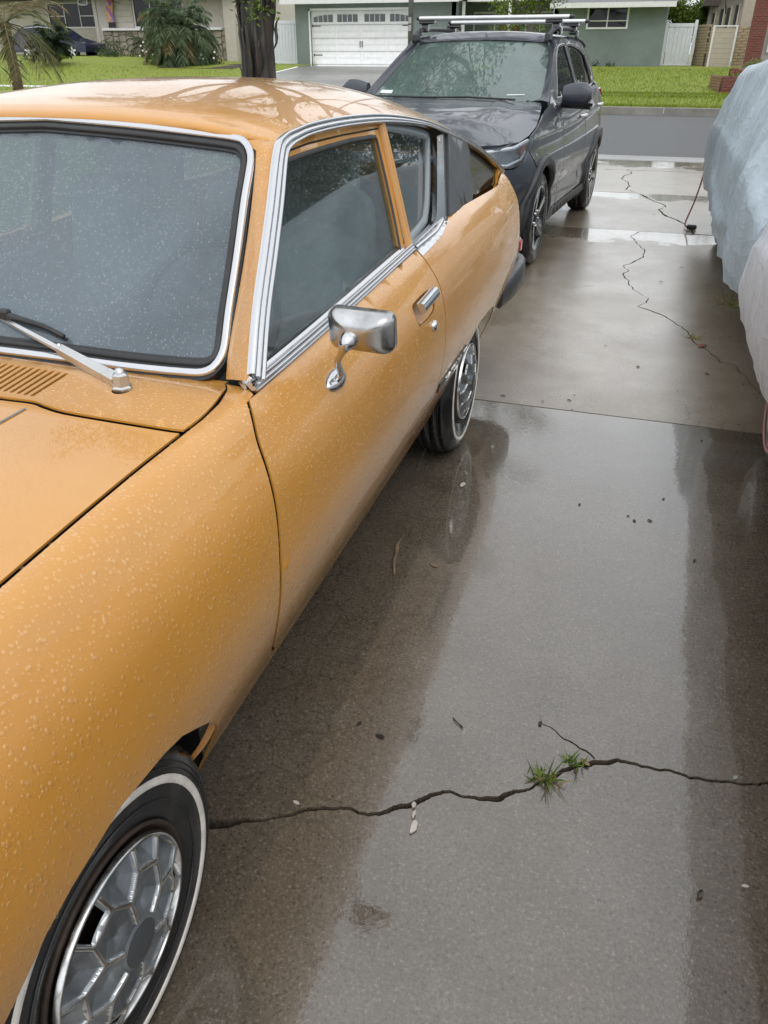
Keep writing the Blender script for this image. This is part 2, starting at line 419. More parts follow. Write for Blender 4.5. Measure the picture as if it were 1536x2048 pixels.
slab(off(JCL, -.003)+bL[ib:]+[(XL, 3.5)], .001, mat=M_CONC2)
slab([(XR, 7.984)]+off(JCR, .003)[::-1]+bR[:ic+1][::-1], -.001, mat=M_CONC2)
slab(off(JCR, -.003)+[(XR, 3.5)]+bR[ic:][::-1], .002, holes=[sliver(CR_D, .003, 9)], mat=M_CONC2)
b1R = off(JB1, .011); b1L = off(JB1, -.011)
lo = lambda P: [p for p in P if 8.0 <= p[1] <= 10.315]; hi = lambda P: [p for p in P if 10.33 <= p[1] <= 12.455]
slab([(XL, 10.315)]+[(lo(b1L)[0][0], 10.315)]+lo(b1L)+[(lo(b1L)[-1][0], 8.0), (XL, 8.0)], 0, mat=M_CONC2)
slab([(XR, 10.315), (XR, 8.0), (lo(b1R)[-1][0], 8.0)]+lo(b1R)[::-1]+[(lo(b1R)[0][0], 10.315)], .002, mat=M_CONC2)
slab([(XL, 12.455), (hi(b1L)[0][0], 12.455)]+hi(b1L)+[(hi(b1L)[-1][0], 10.33), (XL, 10.33)], .001, mat=M_CONC2)
slab([(XR, 12.455), (XR, 10.33), (hi(b1R)[-1][0], 10.33)]+hi(b1R)[::-1]+[(hi(b1R)[0][0], 12.455)], -.001, mat=M_CONC2)
slab([(XL, 12.47), (XR, 12.47), (XR, 13.6), (XL, 13.6)], .0, mat=M_CONC2)
m = MB(); m.add([(XL, 13.612, 0), (XR, 13.612, 0), (XR, 14.12, -.05), (XL, 14.12, -.05), (XL, 13.612, -.1), (XR, 13.612, -.1), (XR, 14.12, -.1), (XL, 14.12, -.1)], [(0, 1, 2, 3), (4, 5, 1, 0), (5, 6, 2, 1), (7, 4, 0, 3)]); m.build('concrete_slab', M_CONC2, drive)
# gutter with running water, asphalt
M_GUT = NT('gutter_concrete'); gx = M_GUT.sep()
M_GUT.set(color=M_GUT.ramp(M_GUT.noise(3, 6, stretch=(.4, 3, 1)), [(.35, (.10, .095, .085)), (.62, (.22, .215, .20))]), rough=.5, coat=.45, coat_rough=M_GUT.ramp(M_GUT.noise(1.6, 4, stretch=(.35, 4, 1)), [(.40, .05), (.55, .32)])); M_GUT = M_GUT.m
m = MB(); m.add([(-60, 14.13, -.055), (60, 14.13, -.055), (60, 14.45, -.075), (-60, 14.45, -.075), (60, 14.78, -.05), (-60, 14.78, -.05)], [(0, 1, 2, 3), (3, 2, 4, 5)]); tag(m.build('gutter', M_GUT), kind='structure')
a = NT('wet_asphalt'); f = a.noise(70, 4, .8)
a.set(color=a.mix(a.ramp(a.noise(.6, 5, stretch=(.25, 1.2, 1)), [(.4, 0.), (.65, .55)]), a.ramp(f, [(.38, (.016, .016, .017)), (.5, (.036, .037, .039)), (.66, (.14, .14, .14))]), (.045, .046, .048)), rough=.55, spec=.4, coat=.15, coat_rough=.35, normal=a.bump(f, .8, .008)); M_ASPH = a.m
m = MB(); m.add([(-120, 14.79, -.052), (120, 14.79, -.052), (120, 20, .0), (-120, 20, .0), (120, 25.35, -.04), (-120, 25.35, -.04)], [(0, 1, 2, 3), (3, 2, 4, 5)]); tag(m.build('street', M_ASPH), kind='structure')
# near kerbs each side of the drive
M_KERB = simple('kerb_concrete', (.23, .215, .19), .55, var=.25, scale=3, bump=.4, coat=.35, coat_rough=.25)
for x0, x1 in ((-60, XL-.02), (XR+.02, 60)):
    m = MB(); m.box(((x0+x1)/2, 14.04, .0), (x1-x0, .16, .24), bev=.03); tag(m.build('kerb', M_KERB), kind='structure')
# lawns either side of the driveway
a = NT('lawn_turf'); f = a.noise(9, 6, .7)
a.set(color=a.mix(a.ramp(a.noise(120, 3), [(.35, 0.), (.7, .7)]), a.ramp(f, [(.3, (.045, .085, .014)), (.6, (.085, .135, .022)), (.8, (.125, .165, .04))]), (.12, .17, .035)), rough=.7, normal=a.bump(a.noise(160, 4, .7), 1., .03)); M_LAWN = a.m
for x0, x1 in ((-60, XL-.02), (XR+.02, 60)):
    m = MB(); m.box(((x0+x1)/2, 5.45, -.06), (x1-x0, 17.0, .18)); tag(m.build('lawn', M_LAWN), kind='structure')
# ---------------- the orange hatchback ----------------
def paint(name, col, deep, rough=.32, drops=True, flake=False):
    a = NT(name); f = a.noise(2.2, 4)
    c = a.ramp(f, [(.3, deep), (.7, col)]); dirt = a.ramp(a.noise(14, 6, .7), [(.55, 0.), (.85, .22)])
    c = a.mix(dirt, c, tuple(x*.62+.02 for x in col))
    bd = a.math('SMOOTH_MAX', a.ramp(a.voro(330), [(.0, 1.), (.30, 0.)]), a.ramp(a.voro(620), [(.0, .5), (.26, 0.)]), .05)
    wetfilm = a.ramp(a.noise(3.1, 5, .6), [(.47, 0.), (.56, 1.)])
    bd = a.math('MULTIPLY', bd, a.math('SUBTRACT', 1.15, wetfilm, clamp=True))
    a.p.inputs['Coat IOR'].default_value = 1.42
    a.set(color=c, rough=rough, metal=.12 if flake else 0., coat=.9, coat_rough=.02, normal=a.bump(bd, .25, .002), coat_normal=a.bump(bd, .35, .002) if drops else a.bump(a.noise(3, 2), .02, .01))
    return a.m
M_OR = paint('orange_paint', (.58, .272, .044), (.51, .232, .036))
M_OR2 = simple('orange_jamb_paint', (.42, .18, .035), .35, coat=.6, coat_rough=.15)
M_CHR = NT('worn_chrome'); M_CHR.set(color=(.60, .60, .61), metal=1., rough=M_CHR.ramp(M_CHR.noise(60, 5, .7), [(.35, .06), (.75, .30)]), normal=M_CHR.bump(M_CHR.voro(300), .10, .001)); M_CHR = M_CHR.m
M_STEEL = simple('brushed_steel', (.62, .62, .61), .32, 1., bump=.2, bscale=200)
M_BLK = simple('black_rubber', (.012, .012, .013), .55, var=.3, coat=.25, coat_rough=.3)
M_DARK = simple('dark_void', (.006, .006, .006), .9)
M_VINYL = simple('faded_black_vinyl', (.035, .036, .040), .48, var=.3, scale=5, bump=.15, coat=.4, coat_rough=.35)
M_RUST = simple('rusty_rim_steel', (.055, .038, .028), .6, .3, var=.4, scale=18, bump=.4)
M_TYRE = NT('tyre_rubber'); M_TYRE.set(color=M_TYRE.ramp(M_TYRE.noise(18, 5, .7), [(.3, (.007, .007, .008)), (.7, (.018, .018, .019))]), rough=M_TYRE.ramp(M_TYRE.noise(9, 4), [(.42, .18), (.6, .6)]), coat=.12, coat_rough=.2); M_TYRE = M_TYRE.m
M_WW = simple('whitewall_rubber', (.74, .70, .63), .5, var=.2, scale=25)
def auto_glass(name, tint, fog=0., haze_col=(.5, .55, .58), drops=True, refl=1.5):
    a = NT(name); t = a.t; t.nodes.remove(a.p)
    tr = a.n('BsdfTransparent'); tr.inputs[0].default_value = tint+(1,)
    gl = a.n('BsdfGlossy'); gl.inputs['Roughness'].default_value = .015
    h = a.math('ADD', a.ramp(a.voro(300), [(.0, 1.), (.3, 0.)]), a.math('MULTIPLY', a.noise(2.5, 2), .05))
    b = a.bump(h, .35 if drops else .05, .0018); a.l(b, gl.inputs['Normal'])
    fr = a.n('Fresnel'); fr.inputs[0].default_value = refl; a.l(b, fr.inputs['Normal'])
    df = a.n('BsdfDiffuse'); df.inputs[0].default_value = haze_col+(1,); tl = a.n('BsdfTranslucent'); tl.inputs[0].default_value = haze_col+(1,)
    m0 = a.n('MixShader'); m0.inputs[0].default_value = .4; a.l(df.outputs[0], m0.inputs[1]); a.l(tl.outputs[0], m0.inputs[2])
    m1 = a.n('MixShader'); a.put(m1.inputs[0], a.ramp(a.noise(3.2, 5, .6), [(.3, fog*.75), (.7, min(1, fog*1.25))]) if fog else 0.); a.l(tr.outputs[0], m1.inputs[1]); a.l(m0.outputs[0], m1.inputs[2])
    m2 = a.n('MixShader'); gb = a.n('NewGeometry'); a.l(a.math('MULTIPLY', fr.outputs[0], a.math('SUBTRACT', 1., a.math('MULTIPLY', gb.outputs['Backfacing'], .9))), m2.inputs[0]); a.l(m1.outputs[0], m2.inputs[1]); a.l(gl.outputs[0], m2.inputs[2])
    a.l(m2.outputs[0], a.out.inputs[0]); return a.m
M_GLS = auto_glass('tinted_window_glass', (.74, .82, .81), .035, (.30, .37, .37), refl=1.75)
M_WSG = auto_glass('misted_windscreen_glass', (.78, .84, .86), .27, (.38, .45, .51))
M_SEAT = simple('grey_vinyl_seat', (.24, .265, .27), .5, var=.2, scale=9, bump=.2, coat=.2)
M_TRIM = simple('dark_interior_trim', (.05, .055, .06), .6)
def water_mat(name, tint):
    a = NT(name); a.set(color=(1, 1, 1), rough=0., ior=1.33, trans=1.); tr = a.n('BsdfTransparent'); gl_ = a.n('BsdfGlossy'); gl_.inputs['Roughness'].default_value = .03; gl_.inputs[0].default_value = tint+(1,); fr_ = a.n('Fresnel'); fr_.inputs[0].default_value = 1.8 if tint[2] < .9 else 1.6; lw = a.n('LayerWeight'); lw.inputs[0].default_value = .35
    m1_ = a.n('MixShader'); a.put(m1_.inputs[0], a.math('MULTIPLY', a.math('POWER', lw.outputs['Facing'], 2.), .75)); a.l(tr.outputs[0], m1_.inputs[1]); a.l(a.p.outputs[0], m1_.inputs[2]); m2_ = a.n('MixShader'); bf_ = a.n('NewGeometry'); a.l(a.math('MULTIPLY', fr_.outputs[0], a.math('SUBTRACT', 1., bf_.outputs['Backfacing'])), m2_.inputs[0]); a.l(m1_.outputs[0], m2_.inputs[1]); a.l(gl_.outputs[0], m2_.inputs[2]); a.l(m2_.outputs[0], a.out.inputs[0]); return a.m
M_WATER = water_mat('rain_drop_on_glass', (1., 1., 1.)); M_WATERP = water_mat('rain_drop_on_paint', (1., .84, .58))  # warm tint paints in the light a drop gathers over orange
CX0 = -1.32
def mir(p): return (2*CX0-p[0], p[1], p[2])
oc = root('orange_hatchback', 'rain-beaded orange vintage hatchback with chrome trim and whitewall tyres', 'car', (CX0, 1.74, 0))
def s_of_x(x):
    i = min(range(len(_SP)//2), key=lambda k: abs(_SP[k][0]-x)); return _SL[i]
def s_of_z(z):
    k = [i for i in range(len(_SP)) if _SL[i] > .12]; i = min(k, key=lambda q: abs(_SP[q][1]-z)); return _SL[i]
DF = smoothline([(1.175, .1172), (1.1631, .1216), (1.1172, .1749), (1.0885, .2377), (1.071, .3113), (1.0596, .3611), (1.048, .4277), (1.05, .5453), (1.095, .66), (1.17, .75), (1.225, .7938), (1.235, .815)], 4)
DR = smoothline([(2.2827, .1181), (2.2827, .141), (2.2925, .2039), (2.300, .2702), (2.305, .3512), (2.295, .416), (2.285, .4941), (2.283, .5728), (2.283, .6103), (2.285, .72), (2.285, .815)], 4)
QT = smoothline([(2.2827, .141), (2.4489, .1387), (2.5347, .1355), (2.6272, .1226), (2.7327, .1), (3.0674, .1123), (3.5573, .1319), (3.6518, .122), (3.9346, .0991), (4.05, .095)], 4)
def arch(cy, r, rz, a0, a1, n=22): return [(cy+r*math.cos(R(a0+(a1-a0)*k/n)), s_of_z(.29+rz*math.sin(R(a0+(a1-a0)*k/n)))) for k in range(n+1)]
sh = s_of_x(-.664); SB = .815
top_f = [(-.32, sh), (.3, sh), (.9965, sh), (1.0597, s_of_x(-.6626)), (1.1351, s_of_x(-.6722)), (1.2016, s_of_x(-.6898)), (1.236, s_of_x(-.712)), (1.212, s_of_x(-.66)), (1.19, .114)]
dfg = [(y-.0115, s) for y, s in DF]
af = arch(.53, .345, .335, -8, 188)
fender = top_f+dfg+[(.90, SB)]+af+[(.12, SB), (-.32, SB)]
PANELS = {}
def panel(name, poly, d=.028, holes=(), lift=side, mat=M_OR, thick=.004, parent=oc, edge=.02):
    m = MB(); r = sheet(m, poly, d, lift, thick, holes, edge=edge, out=(CX0, 1.74, .3)); o = m.build(name, mat, parent); PANELS[name] = r; return o
fo = panel('front_wing', fender)
pocket = smoothline([(2.022, .236), (2.04, .219), (2.185, .224), (2.212, .25), (2.192, .288), (2.045, .284), (2.022, .262), (2.022, .236)], 3)[:-1]
do = panel('door', DF+[(1.24, SB), (2.28, SB)]+DR[::-1]+[(1.7, .1145)], holes=[pocket])
m = MB(); sheet(m, pocket, .02, lambda y, s: tuple(Vector(side(y, s))+Vector((-.016 if .23 < s < .278 and 2.03 < y < 2.2 else -.006, 0, 0))), .004, out=(CX0, 2.1, .6)); m.build('handle_recess', M_OR, do)
ar = [(3.46, s_of_z(.30)), (3.45, s_of_z(.38)), (3.40, s_of_z(.44)), (3.32, s_of_z(.495)), (3.22, s_of_z(.52)), (3.08, s_of_z(.53)), (2.92, s_of_z(.525)), (2.78, s_of_z(.48)), (2.68, s_of_z(.41)), (2.62, s_of_z(.33)), (2.60, SB)]
quarter = [(y+.0075, s) for y, s in DR[4:]][::-1]+QT+[(4.05, .3), (4.05, .60), (3.95, .68), (3.6, .74), (3.47, .78)]+smoothline(ar, 3)
panel('rear_quarter', quarter)
def backing(line, w, par, din=.010):
    m = MB(); m.grid([[tuple(Vector(side(y+o_, s))+Vector((-din*(.4 if s < .1 else 1), 0, -din*(1 if s < .14 else .2)))) for y, s in line] for o_ in (-w, w)]); m.build('gap_shade', M_DARK, par)  # black strip puts the shade of the gap into colour
backing([(y-.005, s) for y, s in DF], .022, fo); backing(DR, .018, do)
m = MB(); m.grid([[(x, y, zhood(x, y)-.013) for y in [-.3+.065*k for k in range(21)]] for x in (-.690, -.655)]); m.grid([[(x, y, zhood(x, y)-.012) for x in [-.66-.0326*k for k in range(41)]] for y in (.965, 1.02)]); m.build('gap_shade', M_DARK, fo, kind='stuff')  # black strips paint the shade under the bonnet edges
# far side of the body as one mirrored skin
m = MB(); far = [(-.32, sh), (1.236, s_of_x(-.712)), (1.19, .114), (2.28, .118)]+QT+[(4.05, .6), (3.6, .74), (3.47, .78)]+smoothline(ar, 2)+[(1.2, SB), (.9, SB)]+af+[(-.32, SB)]
sheet(m, far, .06, lambda y, s: mir(side(y, s)), .012, edge=.05, out=(CX0, 1.74, .3)); m.build('body_side', M_OR, oc)
# bonnet and scuttle
hr = [(-.674, 1.0), (-.70, .996), (-.7922, .989), (-.8856, .985), (-.9346, .993), (-.9648, 1.0), (-1.03, .994), (-1.18, .988), (-1.32, .986)]
hr = smoothline(hr, 4); hrf = hr+[(2*CX0-x, y) for x, y in hr[::-1][1:]]
hood = hrf+[(2*CX0+.674, -.30), (-.674, -.30)]
hz = lambda x, y: (x, y, zhood(x, y)-.09*max(0., (-y-.1)/.2)**2)
bonnet = panel('bonnet', hood, .05, lift=hz)
m = MB(); m.box((-.9585, .36, 0), (.0055, 1.24, .001)); o = m.build('bonnet_stripe', simple('grey_stripe', (.33, .34, .35), .4), bonnet)
for v in o.data.vertices: v.co.z = zhood(v.co.x+CX0, v.co.y+1.74)+.0012+(.0008 if v.co.z > 0 else 0)
bm = bmesh.new(); bm.from_mesh(o.data); bmesh.ops.subdivide_edges(bm, edges=[e for e in bm.edges if abs((e.verts[0].co-e.verts[1].co).y) > .5], cuts=30)
for v in bm.verts: v.co.z = zhood(v.co.x+CX0, v.co.y+1.74)+.0016
bm.to_mesh(o.data); bm.free()
cc = smoothline([(-.671, 1.007), (-.669, 1.06), (-.678, 1.1351), (-.696, 1.2016), (-.718, 1.24)], 4)
cowl = [(x, y+.007) for x, y in hrf[::-1]]+cc+[(-.718, 1.254), (-.9, 1.25), (-1.32, 1.248), (2*CX0+.718, 1.254)]+[(2*CX0-x, y) for x, y in cc[::-1]]
slots = []
for k in range(22):
    x1, x0 = -.990-.0152*k, -.980-.0145*k; w = .0036
    slots.append([(x0-w, 1.024), (x0, 1.020), (x0+w, 1.024), (x1+w, 1.132), (x1, 1.136), (x1-w, 1.132)])
wh = [(-.853+.017*math.cos(t*PI/8), 1.107+.021*math.sin(t*PI/8)) for t in range(16)]
wh2 = [(x-.62, y) for x, y in wh]
co = panel('scuttle', cowl, .035, slots+[wh, wh2], lift=lambda x, y: (x, y, zhood(x, y)+.004-(.012+.022*(1-min(1., abs((x+1.32)/.66))**2))*_sm(1.15, 1.25, y)), edge=.012)
m = MB(); m.box((-1.13, 1.08, .86), (.42, .15, .06)); m.box((-.853, 1.107, .87), (.08, .08, .06)); m.box((-1.473, 1.107, .87), (.08, .08, .06)); m.build('plenum', M_DARK, oc)
# roof with pillars
RAIL = [(1.189, .952), (1.2847, 1.0445), (1.3874, 1.1284), (1.4964, 1.2172), (1.5841, 1.2851), (1.625, 1.3056), (1.6882, 1.3193), (1.7919, 1.3263), (1.9767, 1.3264), (2.1926, 1.3195), (2.3587, 1.3094), (2.5415, 1.2927), (2.7493, 1.2678), (2.9895, 1.2261), (3.2775, 1.1711), (3.6056, 1.091), (3.9217, .9919)]
rail3 = [(green_x(y, z), y, z) for y, z in smoothline(RAIL, 5)]
WG = [(-.7146, .9279), (-.7267, .972), (-.7438, 1.0841), (-.7639, 1.1868), (-.787, 1.280), (-.797, 1.294), (-.808, 1.302), (-.825, 1.3075)]
wg3 = [(x, wind_y(x, z)-.004, z) for x, z in smoothline(WG, 5)]
def resample(P, n):
    L = [0.]
    for a, b in zip(P, P[1:]): L.append(L[-1]+math.dist(a, b))
    out = []; j = 0
    for k in range(n):
        t = L[-1]*k/(n-1)
        while j < len(L)-2 and L[j+1] < t: j += 1
        q = (t-L[j])/max(1e-9, L[j+1]-L[j]); out.append(tuple(P[j][d]+(P[j+1][d]-P[j][d])*q for d in range(3)))
    return out
i5 = 25
crown = smoothline([(1.625, 1.354), (1.75, 1.377), (2.0, 1.398), (2.2, 1.403), (2.5, 1.398), (2.8, 1.377), (3.2, 1.322), (3.6, 1.226), (3.92, 1.10), (4.05, 1.03)], 6)
def crown_z(y):
    for (a, za), (b, zb) in zip(crown, crown[1:]):
        if y <= b: return za+(zb-za)*(y-a)/(b-a)
    return crown[-1][1]
m = MB(); rows = []
for sgn in (1, -1):
    A_ = resample(wg3, 14); B_ = resample(rail3[:i5+1], 14); rr = []
    for p, q in zip(A_, B_):
        mid = tuple((p[d]+q[d])/2+(0.006 if d == 0 else (-.008 if d == 1 else .004)) for d in range(3))
        r3 = [p, mid, q]; rr.append([mir(v) if sgn < 0 else v for v in r3])
    m.grid(rr)
for (x, y, z) in rail3[i5:]+[(-.735, 4.05, .935)]:
    hw = x-CX0; row = []; ym = y if y > 1.8 else 1.662+(y-1.625)*(1.8-1.662)/(1.8-1.625)
    for k in range(41):
        t = -1+2*k/40; yy = y*abs(t)**6+ym*(1-abs(t)**6); zc = crown_z(ym); row.append((CX0+t*hw, yy, zc-(zc-z)*abs(t)**2.7))
    rows.append(row)
def gask_z(x):
    t = min(1, abs((x-CX0)/.50)); return 1.3355-.030*t**2.4
re_ = Vector(rail3[i5]); wgE = Vector(wg3[-1])
for dy_, dz_ in ((.010, .019), (-.002, .0135), (-.009, .006), (-.009, .0), (-.002, -.005)):
    row = []
    for k in range(41):
        t = -1+2*k/40; x = CX0+t*.505; z = gask_z(x); p = Vector((x, wind_y(x, z)+dy_, z+dz_)); f_ = _sm(.86, 1., abs(t)); q = re_ if t > 0 else Vector(mir(re_)); row.append(p.lerp(q, f_))
    rows.insert(0, row)
m.grid(rows)
for sgn in (1, -1):
    A_ = resample(wg3, 14); B_ = resample(rail3[:i5+1], 14); mid = tuple((A_[-1][d]+B_[-1][d])/2+(0.006 if d == 0 else (-.008 if d == 1 else .004)) for d in range(3))
    hr_ = [tuple(Vector(p)+Vector((0, 0, -.0015))) for p in (rows[2][30:] if sgn > 0 else [mir(p) for p in rows[2][:11][::-1]])]
    fan = [A_[-1]]+hr_+[mid]; fan = fan if sgn > 0 else [mir(p) for p in fan]
    m.add(fan, [(0, k, k+1) for k in range(1, len(fan)-1)], True)
hl_rows = [[(p[0], p[1], p[2]-.022) for p in r[2:-2]] for r in rows[6::3]]; o = m.build('roof', M_OR, oc)
m = MB(); m.grid(hl_rows); m.build('headliner', simple('grey_headliner', (.26, .27, .27), .85), oc)
bm = bmesh.new(); bm.from_mesh(o.data); bmesh.ops.remove_doubles(bm, verts=bm.verts, dist=.0035); bmesh.ops.recalc_face_normals(bm, faces=bm.faces); bm.to_mesh(o.data); bm.free()
for p in o.data.polygons: p.use_smooth = True
roof_o = o
# rear panel, front panel, floor
m = MB(); prow = [side(4.05, .095+.045*k) for k in range(12)]
m.grid([prow, [(p[0]-.1, 4.075, p[2]) for p in prow], [(2*CX0-p[0]+.1, 4.075, p[2]) for p in prow], [mir(p) for p in prow]]); m.build('tail_panel', M_OR, oc)
m = MB(); prow = [side(-.32, sh+.055*k) for k in range(14)]
m.grid([prow, [(p[0]-.06, -.34, p[2]) for p in prow], [(2*CX0-p[0]+.06, -.34, p[2]) for p in prow], [mir(p) for p in prow]]); m.build('nose_panel', M_OR, oc)
m = MB(); m.box((CX0, -.35, .66), (1.02, .03, .17), bev=.01); gri = m.build('grille', M_BLK, oc)
for k in range(7):
    q = MB(); q.box((CX0, -.372, .595+.022*k), (1.0, .012, .005)); q.build('grille_bar', M_CHR, gri)
for sx in (-1, 1):
    m = MB(); m.lathe([(-.375, .085), (-.385, .08), (-.387, .0)], 24, (CX0+sx*.42, 0, .66), 'Y'); m.build('headlight', simple('lamp_glass', (.7, .72, .73), .1, coat=1.), oc)
m = MB(); m.box((CX0, 1.9, .30), (1.22, 2.1, .03)); m.box((CX0, .55, .52), (.7, 1.1, .42)); m.box((CX0, 3.5, .42), (.9, 1.0, .28)); m.box((CX0-.60, 1.9, .42), (.03, 1.3, .26)); m.box((CX0+.60, 1.9, .42), (.03, 1.3, .26)); m.build('floor_pan', M_DARK, oc)
for cyy, rr_ in ((.53, .355), (2.98, .36)):
    for sx in (1, -1):
        m = MB(); X0 = -.575 if cyy < 1 else -.60; pr = []
        for k in range(19):
            th = R((42 if cyy < 1 else 28)+(152 if cyy < 1 else 132)*k/18); pr.append([(X0-d, cyy+rr_*math.cos(th), .29+(rr_-.01)*math.sin(th)) for d in (0, .12, .3)])
        if sx < 0: pr = [[mir(p) for p in r] for r in pr]
        m.grid(pr); c0 = [r[-1] for r in pr]; m.add(c0, [tuple(range(len(c0)))]); m.build('wheel_well', M_DARK, oc)
# inner flange hanging behind the front wheel
m = MB(); P = smoothline([(-.556, .80, .545), (-.562, .83, .50), (-.578, .845, .45), (-.600, .83, .40), (-.625, .80, .365)], 3); m.grid([P, [(x-.012, y-.006, z) for x, y, z in P], [(x-.014, y-.010, z-.004) for x, y, z in P]]); m.build('splash_flange', M_OR2, oc)
m = MB(); m.box((-.83, .885, .44), (.34, .02, .36)); m.build('splash_panel', M_DARK, oc)
# windscreen
WS = [(-1.32, .9515), (-1.2416, .9512), (-1.0725, .9502), (-.9372, .9475), (-.80, .9474), (-.765, .951), (-.7545, .962), (-.7554, .9798), (-.7661, 1.0253), (-.7823, 1.1114), (-.8012, 1.2008), (-.8085, 1.2462), (-.8145, 1.272), (-.829, 1.287), (-.85, 1.2925), (-.9218, 1.2983), (-1.1015, 1.310), (-1.2934, 1.318), (-1.32, 1.3185)]
WS = [p for p in smoothline(WS, 3) if abs(p[0]-CX0) > .015]; WS = [(CX0, .9515)]+WS+[(CX0, 1.3188)]
WSf = WS+[(2*CX0-x, z) for x, z in WS[::-1][1:-1]]
wl = lambda d: (lambda x, z: (x, wind_y(x, z)+d, z))
m = MB(); r = sheet(m, WSf, .05, wl(.004), .003, edge=.03, out=(CX0, 3, .6)); m.build('windscreen', M_WSG, oc); PANELS['windscreen'] = r
def grow(P, d, cx=CX0, cz=1.12):
    out = []; n = len(P)
    for i in range(n):
        a, b = P[i-1], P[(i+1) % n]; t = Vector((b[0]-a[0], b[1]-a[1])).normalized(); out.append((P[i][0]+t.y*d, P[i][1]-t.x*d))
    return out
g1 = grow(WSf, .036); g1 = g1 if max(p[0] for p in g1) > max(p[0] for p in WSf) else grow(WSf, -.036)
g0 = grow(WSf, .030); sg = 1 if max(p[0] for p in grow(WSf, .01)) > max(p[0] for p in WSf) else -1
m = MB(); sheet(m, grow(WSf, sg*.0285), .03, wl(-.001), .02, [grow(WSf, -sg*.006)], edge=.02, out=(CX0, 3, .6)); gask = m.build('windscreen_gasket', M_BLK, oc)
m = MB(); ring = dense(grow(WSf, sg*.017), .03); strip(m, [(x, wind_y(x, z)-.001, z) for x, z in ring], (0, -.72, .69), .017, .008, closed=True); m.build('windscreen_trim', M_CHR, gask)
m = MB(); ring = dense(grow(WSf, sg*.003), .03); strip(m, [(x, wind_y(x, z)-.001, z) for x, z in ring], (0, -.72, .69), .012, .006, closed=True); m.build('rubber_lip', M_BLK, gask)
# chrome drip rail from pillar foot to tail
def rail_nrm(p): return Vector((.96, -.1, .28)).normalized()
wide = [(-.5, -.2), (-.5, .75), (-.42, 1), (-.22, .9), (-.18, .62), (-.12, .62), (-.08, .9), (.20, .9), (.24, .65), (.30, .65), (.34, 1), (.46, .95), (.5, .6), (.5, -.2)]
for sgn in (1, -1):
    m = MB(); P = [Vector(p)+Vector((.004, .018*(1-_sm(1.45, 1.66, p[1])), -.010*_sm(1.56, 1.72, p[1]))) for p in rail3]
    nr = [Vector((.93, -.28*(1-_sm(1.5, 1.75, p.y)), .25+.12*_sm(1.5, 1.75, p.y))) for p in P]
    k2 = next(i for i, p in enumerate(P) if p.y > 2.35)
    if sgn < 0: P = [Vector(mir(p)) for p in P]; nr = [Vector((-n.x, n.y, n.z)) for n in nr]
    strip(m, P, nr, [.036-.010*_sm(1.5, 1.75, p.y)-.008*_sm(2.1, 2.8, p.y) for p in P], .013, wide); m.build('drip_rail', M_CHR, oc)
# side glass and frames
gl = lambda d: (lambda y, z: (green_x(y, z)+d, y, z))
DG = [(1.262, .952), (1.6297, 1.2661), (1.7325, 1.2695), (1.8914, 1.2713), (2.0573, 1.2713), (2.2153, 1.2658), (2.252, 1.2625), (2.2585, 1.254), (2.2496, 1.1506), (2.2357, 1.0502), (2.2144, .9605)]
RIN = [(1.2298, .9448), (1.3666, 1.0596), (1.4671, 1.1487), (1.5779, 1.2425), (1.6269, 1.2777), (1.6616, 1.2949), (1.7176, 1.3051), (1.8347, 1.3107), (2.0995, 1.3047), (2.3228, 1.2937)]
m = MB(); sheet(m, [(y+.012, z) for y, z in RIN]+[(2.30, 1.287), (2.285, 1.15), (2.270, 1.05), (2.25, .948)]+[(2.214, .948)]+DG[::-1][:-1]+[(1.262, .948)], .04, gl(-.012), .02, edge=.03, out=(CX0, 1.74, 1)); dfr = m.build('window_frame', M_OR, do)
m = MB(); strip(m, [(green_x(y, z)-.011, y, z) for y, z in [(1.6408, 1.2829), (1.7852, 1.2887), (2.0021, 1.2875), (2.285, 1.2813)]], (1, 0, .3), .004, .002); m.build('frame_seam', M_DARK, dfr)
m = MB(); strip(m, [(green_x(y, z)-.014, y, z) for y, z in dense(DG[1:], .03, False)], (1, 0, .3), .011, .004); m.build('window_rubber', M_BLK, do)
m = MB(); r = sheet(m, [(y, z) for y, z in DG], .06, gl(-.022), .004, out=(CX0, 1.74, 1)); m.build('door_window', M_GLS, do); PANELS['door_window'] = r
for k, (dy, w) in enumerate(((.0, .018), (.0185, .017), (.035, .012))):
    m = MB(); pts = [(2.301+dy, 1.287), (2.297+dy, 1.2), (2.288+dy, 1.10), (2.279+dy, 1.02), (2.270+dy, .952)]
    strip(m, [(green_x(y, z)-.012, y, z) for y, z in pts], (1, 0, .3), w, .014 if k < 2 else .008); m.build('door_pillar', M_OR, oc)
QW = smoothline([(2.345, 1.2813), (2.4949, 1.2693), (2.7367, 1.2361), (2.8199, 1.2191), (2.8292, 1.198), (2.6842, 1.0611), (2.604, 1.0051), (2.5438, .9841), (2.3177, .9622)], 3)
m = MB(); r = sheet(m, QW, .06, gl(-.034), .004, out=(CX0, 1.74, 1)); qo = m.build('quarter_window', M_GLS, oc); PANELS['quarter_window'] = r
m = MB(); strip(m, [(green_x(y, z)-.036, y, z) for y, z in QW], (1, 0, .3), .03, .012); m.build('window_seal', simple('pale_seal', (.20, .23, .24), .5, coat=.5), qo)
for (y, z) in ((2.365, 1.215), (2.80, 1.14), (2.335, 1.045)):
    m = MB(); m.lathe([(0, .009), (.012, .009), (.015, .005), (.015, 0)], 12, (green_x(y, z)-.03, y, z)); m.build('window_clip', M_BLK, qo)
